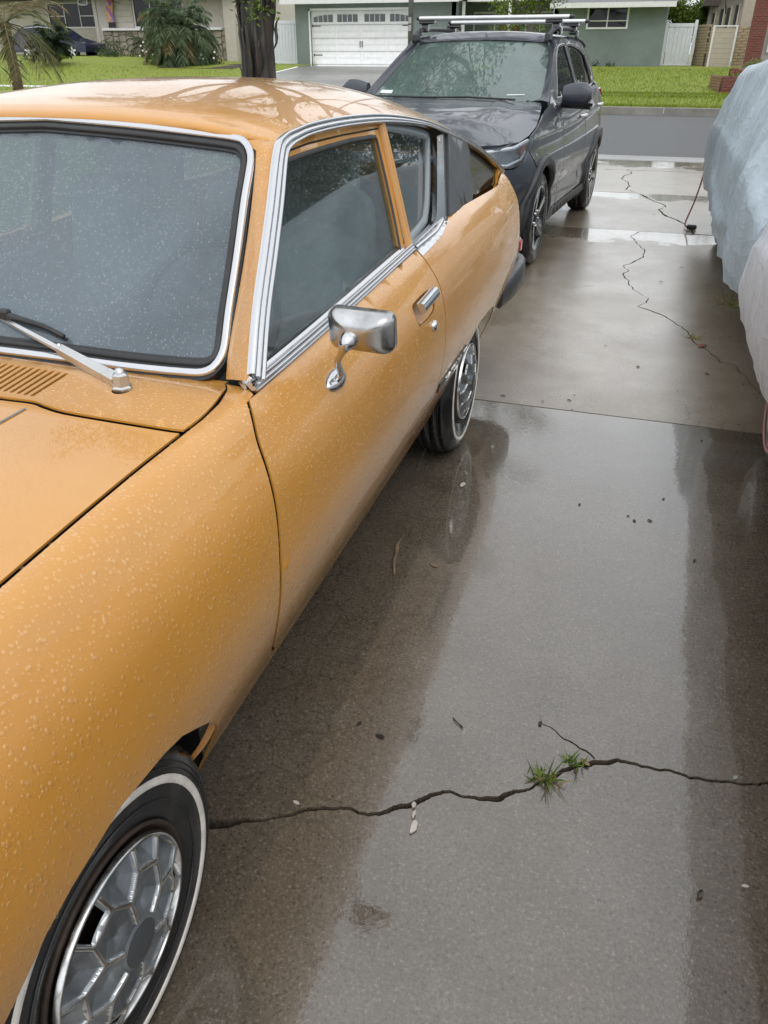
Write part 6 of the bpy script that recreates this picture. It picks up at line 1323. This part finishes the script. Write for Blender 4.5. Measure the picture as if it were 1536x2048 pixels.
def tree(name, label, base, trunk_h, r, lims, lev, L, leaf_n, leaf_L, leafm, bark=None, seed=1, spread=.55, cat='tree', trunk_pts=None, group=None, extra=()):
    rnd = random.Random(seed); ro_ = root(name, label, cat, base, group); mb = MB(); lv = MB(); br = MB(); b = Vector(base)
    top = b+Vector((0, 0, trunk_h))
    if trunk_pts is None:
        mb.tube([b+Vector((0, 0, -.1)), b+Vector((.02, 0, .15)), b+Vector((0, .03, trunk_h*.5)), top], [r*1.5, r*1.1, r, r*.85], 12)
    else: trunk_pts(mb, b, r, trunk_h)
    for k in range(lims):
        a_ = 2*PI*(k+rnd.uniform(-.3, .3))/lims; branchy(br, lv, top-Vector((0, 0, rnd.uniform(0, .2)*trunk_h)), Vector((math.cos(a_), math.sin(a_), rnd.uniform(.6, 1.3))), L*rnd.uniform(.85, 1.15), r*.55, lev, spread, rnd, leaf_n, leaf_L)
    for dd_ in extra: branchy(br, lv, top, Vector(dd_), L*1.25, r*.5, lev, spread*.85, rnd, leaf_n, leaf_L)
    mb.build('trunk', bark or M_BARK2, ro_); br.build('limbs', bark or M_BARK2, ro_, kind='stuff'); lv.build('crown', leafm, ro_, kind='stuff'); return ro_
def shaggy(mb, b, r, h):
    N = 40; rows = []
    for i in range(26):
        z = h*i/25; row = []; fl = 1+.45*math.exp(-z/.35)+.10*max(0, z-1.9)
        for k in range(N):
            th = 2*PI*k/N; g_ = .5+.5*math.sin(th*9+1.2*math.sin(z*1.3)+mnoise.noise(Vector((k*.3, z*.6, 2)))*3); ri = r*fl*(.80+.22*g_+.14*mnoise.noise(Vector((math.cos(th)*1.7, math.sin(th)*1.7, z*.5)))+.05*mnoise.noise(Vector((math.cos(th)*7, math.sin(th)*7, z*1.2))))
            row.append((b.x+ri*math.cos(th), b.y+ri*math.sin(th), b.z-.1+z))
        rows.append(row)
    mb.grid(rows, closed=True)
    rnd = random.Random(3)
    for k in range(26):
        a_ = rnd.uniform(0, 2*PI); z0 = rnd.uniform(.2, h*.7); l = rnd.uniform(.4, 1.3); rr_ = r*1.0; P = [(b.x+(rr_+.02*q+.03*math.sin(q*1.3))*math.cos(a_+.03*q), b.y+(rr_+.02*q)*math.sin(a_+.03*q), b.z+z0+l*q/5) for q in range(6)]
        mb.tube(P, [.008, .02, .028, .026, .018, .006], 5, up=(math.cos(a_), math.sin(a_), 0), sx=2.0)
st_ = tree('street_tree', 'thick dark furrowed trunk of the street tree behind the orange roof', (-6.38, 13.3, .03), 3.2, .245, 6, 3, 3.3, 150, .10, M_LEAF, M_BARK, 11, .5, trunk_pts=shaggy, extra=((1, .02, .66),))
lv = MB(); rnd = random.Random(4)
for (c, n_, s_) in (((-6.30, 13.0, 1.98), 60, .13), ((-6.16, 13.02, 2.12), 70, .16), ((-6.2, 13.0, 2.35), 40, .12)):
    for k in range(n_): p = Vector(c)+Vector((rnd.gauss(0, s_), rnd.gauss(0, .08), rnd.gauss(0, s_))); leaf(lv, p, Vector((rnd.gauss(.2, 1), rnd.gauss(-.3, .5), rnd.gauss(-.2, .6))), rnd.uniform(.06, .11), .035)
lv.build('sprouts', M_LEAF2, st_, kind='stuff'); done()
tree('shade_tree', 'leafy tree on the right verge, seen only in reflections', (8.2, 17.0, -.03), 2.8, .22, 6, 3, 2.9, 130, .11, M_LEAF, None, 21, .55); done()
for i, (x, y, h) in enumerate(((12.5, 28.5, 3.2), (9.5, 44, 3.0), (19, 33, 3.6), (17.5, 40, 3.0), (27, 36, 3.2))):  # added out of view to darken reflections in the car sides
    LEAF_MIN[0] = 1.5; tree('unseen_tree', ['large tree on the far verge to the right, outside the frame', 'large tree behind the tan house, outside the frame', 'tall tree beyond the far verge tree, outside the frame', 'tree behind the far verge trees, outside the frame', 'tall tree far off to the right, outside the frame'][i], (x, y, .1), h, .22, 5, 2, h*1.05, 260, .24, M_LEAF, None, 70+i, .55, group='unseen trees added off to the right'); done()
LEAF_MIN[0] = 1.0
tree('small_tree', 'small green tree hanging over the roof bars in front of the sage porch', (-4.95, 33, .40), 2.0, .09, 5, 2, 1.25, 90, .10, M_LEAF2, None, 31, .6); done()
tree('bright_tree', 'bright yellow-green tree behind the white vinyl gate', (.75, 47, .9), 1.4, .10, 6, 2, 1.0, 150, .13, M_LEAF2, None, 41, .6); done()
tree('bare_tree', 'greyish thin tree at the corner of the sage house', (.1, 48, .9), 1.6, .10, 5, 2, 1.0, 26, .09, leaf_mat('mauve_leaf', (.10, .06, .06), (.24, .17, .17)), None, 43, .5); done()
for i, (x, y, s) in enumerate(((-40, 60, 1.3), (-26, 62, 1.5), (-12, 60, 1.2), (6, 62, 1.4), (22, 55, 1.3), (-55, 52, 1.4))):
    tree('background_tree', ['broad tree behind the cream house', 'tall tree behind the cream house roof', 'tree behind the sage house garage', 'tree behind the tan house', 'tree beyond the houses on the right', 'tree beyond the houses on the far left'][i], (x, y, .9), 2.6*s, .2*s, 5, 2, 2.6*s, 90, .30, M_LEAF, None, 50+i, .55, group='trees behind the houses'); done()
def palm(name, label, base, trunk, n, L, lf_n, lf_L, mat, seed, arch=1., up=(.1, 1.2), lw=.02, trunk_r=.12, dead=0., cat='palm', side=None, droop_l=.6):
    rnd = random.Random(seed); ro_ = root(name, label, cat, base); b = Vector(base); mb = MB(); tp = [b+Vector((.04*math.sin(3*t), 0, trunk*t)) for t in (0, .3, .6, 1.)]
    mb.tube(tp, [trunk_r*1.25, trunk_r, trunk_r*1.05, trunk_r*.8], 10)
    for k in range(60):
        a_ = k*2.4; z = trunk*(k/60); mb.box(tuple(b+Vector((trunk_r*math.cos(a_), trunk_r*math.sin(a_), z))), (.05, .05, .09), rz=a_)
    mb.build('trunk', M_PTR, ro_); lv = MB(); dv_ = MB(); top = tp[-1]
    for f in range(n):
        az = f*2.399+rnd.uniform(-.3, .3) if side is None else rnd.uniform(*side); el = rnd.uniform(*up); q = Vector(top); d = Vector((math.cos(az)*math.cos(el), math.sin(az)*math.cos(el), math.sin(el))); P = [q]; l = L*rnd.uniform(.8, 1.1); S = 12
        for k in range(S): d = (d+Vector((0, 0, -arch*.16*(.4+k/S)))).normalized(); q = q+d*(l/S); P.append(q)
        tgt = dv_ if rnd.random() < dead else lv; tgt.tube(P, [.012*(1-.8*k/S) for k in range(S+1)], 4, cap=False)
        for k in range(lf_n):
            t = (.14+.86*(k+.5)/lf_n)*S; i = min(S-1, int(t)); c = P[i].lerp(P[i+1], t-i); tg = (P[i+1]-P[i]).normalized(); s = tg.cross(Vector((0, 0, 1))); s = s.normalized() if s.length > .05 else Vector((1, 0, 0))
            for sg in (-1, 1):
                dl = (tg*.75+s*sg*.8+Vector((0, 0, rnd.uniform(-droop_l, .12)))).normalized(); ll = lf_L*(.5+.9*math.sin(PI*min(1, (k+1)/lf_n))**.6)*rnd.uniform(.8, 1.1); m1 = c+dl*ll*.55; e = c+dl*ll+Vector((0, 0, -ll*.25)); w_ = s.cross(dl).normalized()*lw/2 if s.cross(dl).length > .01 else Vector((0, 0, lw/2))
                w_ = dl.cross(Vector((rnd.gauss(0, .4), rnd.gauss(0, .4), 1))).normalized()*lw/2; tgt.add([c-w_*.6, c+w_*.6, m1+w_, e, m1-w_], [(0, 1, 2, 3, 4)])
    lv.build('crown', mat, ro_, kind='stuff')
    if dv_.v: dv_.build('dry_fronds', M_DRYL, ro_, kind='stuff')
    done()
palm('pygmy_date_palm', 'round feathery date palm with grey-green fronds by the cream house', (-21.75, 37, .78), 1.15, 120, 2.2, 30, .38, leaf_mat('grey_green_frond', (.05, .085, .04), (.15, .20, .10)), 1, 1.35, (-.45, 1.4), .028, .13, .10)
palm('sago_palm', 'dark spiky sago palm in front of the navy car', (-26.9, 34.5, 1.0), .75, 36, 1.1, 24, .30, M_SAGO, 2, .7, (-.3, 1.3), .03, .18)
palm('small_palm', 'small slender palm beside the flagstone wall', (-25.9, 40.2, .95), .75, 18, .95, 14, .2, M_PALM, 3, 1.1, (-.2, 1.2), .02, .05)
palm('date_palm', 'brown-trunked palm with long thin arching fronds at the left edge', (-12.05, 14.2, .0), 1.9, 26, 1.35, 22, .26, leaf_mat('olive_frond', (.06, .075, .02), (.26, .26, .10)), 4, .95, (-.55, 1.0), .008, .075, .25, droop_l=.25)
def bush(name, label, c, r, n, L, mat, seed, cat='shrub', flowers=0, group=None, blades=False):
    rnd = random.Random(seed); ro_ = root(name, label, cat, c, group); lv = MB(); b = Vector(c)
    for k in range(n):
        v = Vector((rnd.gauss(0, 1), rnd.gauss(0, 1), abs(rnd.gauss(0, 1)))).normalized()*rnd.random()**.45
        p = b+Vector((v.x*r[0], v.y*r[1], v.z*r[2])); 
        if blades: leaf(lv, b+Vector((v.x*r[0]*.3, v.y*r[1]*.3, 0)), Vector((v.x*r[0], v.y*r[1], v.z*r[2]+.2*r[2])), L*rnd.uniform(.6, 1.2), .03)
        else: leaf(lv, p, v+Vector((rnd.gauss(0, .6), rnd.gauss(0, .6), rnd.gauss(.2, .5))), L*rnd.uniform(.6, 1.3), L*.5)
    o = lv.build('foliage', mat, ro_, kind='stuff')
    if flowers:
        fl = MB()
        for k in range(flowers): p = b+Vector((rnd.uniform(-1, 1)*r[0], -r[1]*rnd.uniform(.7, 1.05), r[2]*rnd.uniform(.3, 1.05))); cushion(fl, p, (.10, .08, .09), 0, 1.)
        fl.build('flowers', M_WHT, ro_, kind='stuff')
    done()
bush('flower_shrub', 'dark shrub dotted with white flowers right of the feathery palm', (-20.6, 37.2, .80), (.9, .5, .75), 900, .09, M_SAGO, 1, flowers=12)
bush('flower_shrub', 'shrub with small white flowers left of the feathery palm', (-24.2, 38.6, .88), (.7, .5, .95), 700, .09, M_PALM, 2, flowers=9)
bush('low_shrub', 'low green mound at the foot of the flagstone wall', (-26.9, 38.8, 1.0), (.7, .45, .5), 700, .08, M_LEAF, 3); bush('flower_shrub', 'loose green shrub in front of the flagstone wall, left of the slender palm', (-28.0, 40.6, 1.05), (1.0, .5, .95), 900, .10, M_PALM, 12); bush('low_shrub', 'spiky yellow-green clump in front of the navy wheel', (-28.2, 36.6, 1.0), (.42, .4, .5), 260, .42, M_LEAF2, 4, blades=True); bush('low_shrub', 'leafy green clump under the navy car door', (-28.6, 35.2, 1.0), (.75, .5, .40), 500, .09, M_LEAF, 5); bush('low_shrub', 'dark clump between the two green clumps by the navy car', (-27.6, 35.4, 1.0), (.45, .4, .45), 300, .3, M_SAGO, 6, blades=True)
bush('low_shrub', 'tiny dark plant at the foot of the sage wall, left', (-2.9, 38.2, .80), (.16, .14, .30), 60, .09, M_SAGO, 7); bush('low_shrub', 'small plant at the foot of the sage wall under the window', (-2.3, 38.2, .80), (.22, .15, .24), 90, .09, M_LEAF, 8)
bush('planter_plant', 'low yellow-green plants filling the front brick planter', (2.6, 29.7, .72), (.85, .6, .14), 700, .07, M_LEAF2, 9); bush('planter_plant', 'round pale green bush in the rear brick planter', (2.85, 33.3, .88), (.40, .35, .32), 600, .07, leaf_mat('pale_leaf', (.14, .17, .05), (.30, .33, .13)), 10)
# soil bed
m = MB(); m.grid([[(x, y, zf(x, y)+.045) for x in (-23.4, -22.4, -21.4, -20.4, -19.6)] for y in (37.0, 39, 42.3)]); tag(m.build('planting_bed', simple('brown_bark_mulch', (.055, .035, .022), .9, bump=.6)), kind='structure')
# short grass over the visible far lawns
g_ = MB(); rnd = random.Random(9)
for k in range(26000):
    if k % 3 == 0: x, y = rnd.uniform(-4, 1.4), rnd.uniform(26.5, 38.3)
    elif k % 3 == 1: x, y = rnd.uniform(-34, -17.2), rnd.uniform(28, 37)
    else: x, y = rnd.uniform(-4, 1.4), rnd.choice((29.4, 29.7, 30.35, 30.45, 26.48))+rnd.gauss(0, .08)
    if 29.75 < y < 30.3 and rnd.random() < .8: continue
    z = zf(x, y)+.02; h = rnd.uniform(.04, .09); a_ = rnd.uniform(0, 2*PI); w_ = .014
    g_.add([(x-w_*math.cos(a_), y-w_*math.sin(a_), z), (x+w_*math.cos(a_), y+w_*math.sin(a_), z), (x+rnd.gauss(0, .03), y+rnd.gauss(0, .03), z+h)], [(0, 1, 2)])
tag(g_.build('grass', leaf_mat('grass_blade', (.13, .20, .012), (.29, .36, .04))), kind='stuff')
# ---------------- weeds, litter and rain ----------------
def tuft(name, label, c, n, h, mats, seed, spread=.03, cat='weed', lean=.6, group=None, w=.004):
    rnd = random.Random(seed); r = root(name, label, cat, (c[0], c[1], 0), group)
    for mi, mt in enumerate(mats):
        m = MB()
        for k in range(n//len(mats)):
            p = Vector((c[0]+rnd.gauss(0, spread), c[1]+rnd.gauss(0, spread*.5), .0)); d = Vector((rnd.gauss(0, lean), rnd.gauss(0, lean), rnd.uniform(.35, 1.2))).normalized(); l = h*rnd.uniform(.5, 1.2); s = d.cross(Vector((rnd.gauss(0, 1), rnd.gauss(0, 1), .2))).normalized()*w*rnd.uniform(.6, 1.3)/2; P = [p]
            for q in range(4): d = (d+Vector((0, 0, -.22))).normalized(); P.append(P[-1]+d*l/4)
            V = []
            for q, x in enumerate(P): k_ = 1-(q/4)**2*.9; V += [x-s*k_, x+s*k_]
            m.add(V, [(2*q, 2*q+1, 2*q+3, 2*q+2) for q in range(4)], True)
        m.build('blades', mt, r, kind='stuff')
    done(); return r
tuft('weed_tuft', 'larger green grass tuft growing in the near crack', (-.013, 1.284), 42, .055, [M_GRN, M_GRN, M_STRAW], 1, .014, lean=.42, w=.0065)
tuft('weed_tuft', 'smaller green grass tuft in the near crack, right of the larger one', (.043, 1.352), 26, .042, [M_GRN], 2, .010, lean=.32, w=.0055)
tuft('weed_tuft', 'dry grass clump with a tall stem under the pale cover', (.66, 5.60), 60, .17, [M_STRAW, M_GRN], 3, .05)
tuft('weed_tuft', 'small green weed in the long crack beside a rusty leaf', (.395, 4.80), 34, .07, [M_GRN, M_STRAW], 4, .02)
m = MB(); rnd = random.Random(6)
for (x, y, n, s) in ((.09, 5.62, 110, .05), (.07, 5.42, 80, .035), (.18, 5.27, 60, .04), (.25, 5.17, 130, .06), (.31, 5.08, 130, .06), (.36, 4.98, 150, .055), (.38, 4.88, 90, .04), (.53, 4.45, 70, .05), (.62, 4.40, 120, .06), (.66, 4.3, 60, .05), (.69, 4.03, 110, .05), (-.05, 6.4, 50, .03), (-.07, 6.2, 50, .03), (-.02, 5.95, 60, .03), (0.02, 6.8, 30, .02), (-.25, 11.2, 70, .06), (-.25, 10.7, 90, .06), (-.15, 10.40, 120, .09), (-.03, 10.15, 110, .08), (.1, 10.80, 120, .14), (.25, 9.55, 40, .05), (.15, 9.2, 40, .05), (.7, 5.57, 60, .06), (.4, 5.56, 30, .08), (.02, 1.32, 30, .015), (.1, 1.38, 30, .014), (-.55, 1.02, 26, .03), (.35, 1.40, 14, .04)):
    for k in range(int(n*(3 if y > 3 else 1))):
        p = Vector((x+rnd.gauss(0, s), y+rnd.gauss(0, s), .003)); a_ = rnd.uniform(0, 2*PI); l = rnd.uniform(.015, .065); d = Vector((math.cos(a_), math.sin(a_), rnd.uniform(0, .5))); sd_ = Vector((-math.sin(a_), math.cos(a_), 0))*(.0022 if y < 3 else .006); m.add([p-sd_, p+sd_, p+d*l+sd_*.3, p+d*l-sd_*.3], [(0, 1, 2, 3)])
tag(m.build('dry_crack_grass', M_STRAW), kind='stuff')
# fallen bits
M_TWIG = simple('wet_twig', (.03, .02, .013), .5, var=.4, coat=.5); M_BARKS = simple('peeled_bark', (.26, .17, .10), .6, var=.5, scale=20); M_DKL = simple('wet_dark_leaf', (.018, .013, .009), .7, var=.5, coat=.1); M_PALE = simple('pale_petal', (.55, .50, .44), .6, var=.2); M_RUSTL = simple('rusty_leaf', (.22, .055, .025), .6, var=.3)
r = root('twig', 'short dark twig lying on the pale middle of the near slab', 'twig', (-.246, 1.39, 0)); m = MB(); m.tube(smoothline([(-.262, 1.405, .005), (-.252, 1.394, .007), (-.243, 1.388, .006), (-.232, 1.380, .006)], 4), [.0016]*9+[.0022]*4, 6); m.build('stick', M_TWIG, r); done()
r = root('bark_strip', 'long curled pale-brown strip of bark on the slab beside the orange door', 'bark strip', (-.6, 2.06, 0)); m = MB(); P = smoothline([(-.626, 2.185, .012), (-.634, 2.13, .008), (-.622, 2.08, .012), (-.612, 2.02, .010), (-.588, 1.955, .006)], 5); m.grid([[Vector(p)+Vector((.008*math.cos(t*.8)*w_, .003*t, .005*math.sin(t+2))) for p, w_ in zip(P, [.3+.9*math.sin(PI*min(1, (k+2)/len(P))) for k in range(len(P))])] for t in (-2, -1, 0, 1, 2)]); m.build('bark', M_BARKS, r); done()
r = root('bird_dropping', 'white bird dropping splashed beside the near crack', 'bird dropping', (-.275, 1.08, 0)); m = MB()
for (x, y, rx, ry) in ((-.287, 1.122, .005, .007), (-.280, 1.098, .003, .010), (-.272, 1.068, .007, .016)):
    c = [(x+rx*math.cos(2*PI*k/14)*rnd.uniform(.75, 1.2), y+ry*math.sin(2*PI*k/14)*rnd.uniform(.75, 1.2)) for k in range(14)]; m.add([(p, q, .0045) for p, q in c]+[(x+(p-x)*1.15, y+(q-y)*1.15, .0012) for p, q in c], [tuple(range(14))]+[(i+14, (i+1) % 14+14, (i+1) % 14, i) for i in range(14)])
m.build('splash', M_PALE, r, kind='stuff'); done()
def scrap(name, label, cat, x, y, s, mt, seed, group=None):
    rnd = random.Random(seed); r = root(name, label, cat, (x, y, 0), group); m = MB(); a_ = rnd.uniform(0, PI); n = 5; rows = []
    for i in range(n+1):
        t = -1+2*i/n; w = (1-t*t)**.6*.42+.04; rows.append([(x+s*(t*math.cos(a_)-v*w*math.sin(a_)), y+s*(t*math.sin(a_)+v*w*math.cos(a_)), .0035+s*.16*abs(v)**1.3*rnd.uniform(.3, 1)+.10*s*(1-t*t)) for v in (-1, 0, 1)])
    m.grid(rows); m.build('leaf_blade', mt, r); done()
for k, (x, y) in enumerate([(-.204, 3.615), (-.187, 3.689), (-.523, 3.574), (-.326, 3.562), (-.178, 3.499), (.142, 2.546), (.196, 2.564), (.242, 2.744), (.119, 2.574), (.344, 2.344), (-.569, 2.815), (-.059, 2.604), (.397, 3.332), (.565, 3.561), (-.09, 4.5), (-.422, 1.29), (-.486, 1.315), (-.048, 1.453), (.3, 3.9), (.1, 4.2), (.2, 6.1), (-.3, 6.9), (.35, 6.6), (-.4, 7.3), (.1, 8.9), (-.2, 9.4), (.45, 4.2)]):
    scrap('leaf_scrap', 'small dark wet leaf scrap lying on the driveway', 'leaf', x, y, random.Random(k).uniform(.006, .013)*(1 if y < 4 else 1.3), M_DKL, k, 'leaf scraps on the driveway')
scrap('fallen_leaf', 'curled pale leaf beside the left end of the near crack', 'leaf', -.543, 1.045, .009, M_PALE, 70); scrap('fallen_leaf', 'pale leaf lying on the right end of the near crack', 'leaf', .412, 1.423, .009, simple('sage_leaf', (.30, .34, .26), .6), 71); scrap('fallen_leaf', 'white petal on the dark slab at the lower right', 'leaf', .413, 1.136, .008, M_PALE, 72); scrap('fallen_leaf', 'rusty red leaf in the long crack by the green weed', 'leaf', .44, 4.66, .035, M_RUSTL, 73); scrap('fallen_leaf', 'two-tone dark and pale leaf on the slab beside the sill', 'leaf', -.48, 2.05, .015, M_BARKS, 74); scrap('fallen_leaf', 'thin pale curled leaf near the orange rear wheel', 'leaf', -.51, 2.62, .02, M_PALE, 75); scrap('fallen_leaf', 'thin dark curl of leaf under the pale slab edge at right', 'leaf', .325, 1.09, .012, M_TWIG, 76); scrap('fallen_leaf', 'tan leaf stub sitting in the near crack by the tufts', 'leaf', .072, 1.362, .014, M_BARKS, 77)
m = MB(); rnd = random.Random(12)
for k in range(900):
    x = rnd.uniform(-.75, .55); y = rnd.uniform(.7, 9)**1.0; s = rnd.uniform(.0012, .004)*(1+.12*y); a_ = rnd.uniform(0, PI)
    m.add([(x+s*math.cos(a_+q*PI/2)*(2.2 if q % 2 else .7), y+s*math.sin(a_+q*PI/2)*(2.2 if q % 2 else .7), .0045) for q in range(4)], [(0, 1, 2, 3)])
tag(m.build('grit_and_litter', M_DKL), kind='stuff')
# rain beads on the orange car
ORG.append(Vector(oc.location))
nz = lambda p, s=3., t=0.: mnoise.noise(Vector((p.x*s, p.y*s, p.z*s+t)))
wing_keep = lambda p: .35+.65*max(0., min(1., .5+1.4*nz(p, 4)))
drops('rain_beads', [PANELS['front_wing']], 17000, .0007, .0040, .55, M_WATERP, fo, lambda p: wing_keep(p)*(1 if p.z > .45 else 0), seed=1)
drops('rain_beads', [PANELS['door']], 15000, .0007, .0036, .6, M_WATERP, do, lambda p: wing_keep(p)*(1 if p.z > .50 else (.4 if p.z > .43 else 0)), seed=2)
drops('rain_beads', [PANELS['rear_quarter']], 8500, .0008, .0036, .5, M_WATERP, [c for c in oc.children if c.name.startswith('rear_quarter')][0], lambda p: wing_keep(p)*(1 if p.z > .52 else 0), seed=3)
drops('rain_beads', [PANELS['windscreen']], 10000, .0007, .0026, .5, M_WATER, [c for c in oc.children if c.name.startswith('windscreen')][0], lambda p: (.25+.75*max(0, min(1, .5+1.3*nz(p, 3))))*(1 if p.x > -1.6 else 0), seed=4, hk=.5)
drops('rain_beads', [PANELS['scuttle']], 1300, .0010, .0045, .2, M_WATERP, co, lambda p: 1 if p.x > -.98 else 0, seed=5, hk=.3)
drops('rain_beads', [PANELS['bonnet']], 260, .0010, .0030, .2, M_WATERP, bonnet, lambda p: 1 if p.x > -.80 and p.y > .75 else .03, seed=6, hk=.3)
drops('rain_beads', [PANELS['door_window']], 1500, .0007, .0018, .6, M_WATER, do, None, seed=7, hk=.5)
me = roof_o.data; me.calc_loop_triangles(); off_ = Vector(oc.location); RV = [v.co+off_ for v in me.vertices]; RN = [Vector(v.normal) for v in me.vertices]
RF = [tuple(t.vertices) for t in me.loop_triangles if all(RV[i].x > -.86 for i in t.vertices) and sum(RV[i].y for i in t.vertices)/3 < 1.75]
RN = [n if n.x > -.2 or n.z > 0 else -n for n in RN]
if RF: drops('rain_beads', [(RV, RF, RN)], 2200, .0009, .0032, .6, M_WATERP, roof_o, None, seed=8)
ORG.pop()
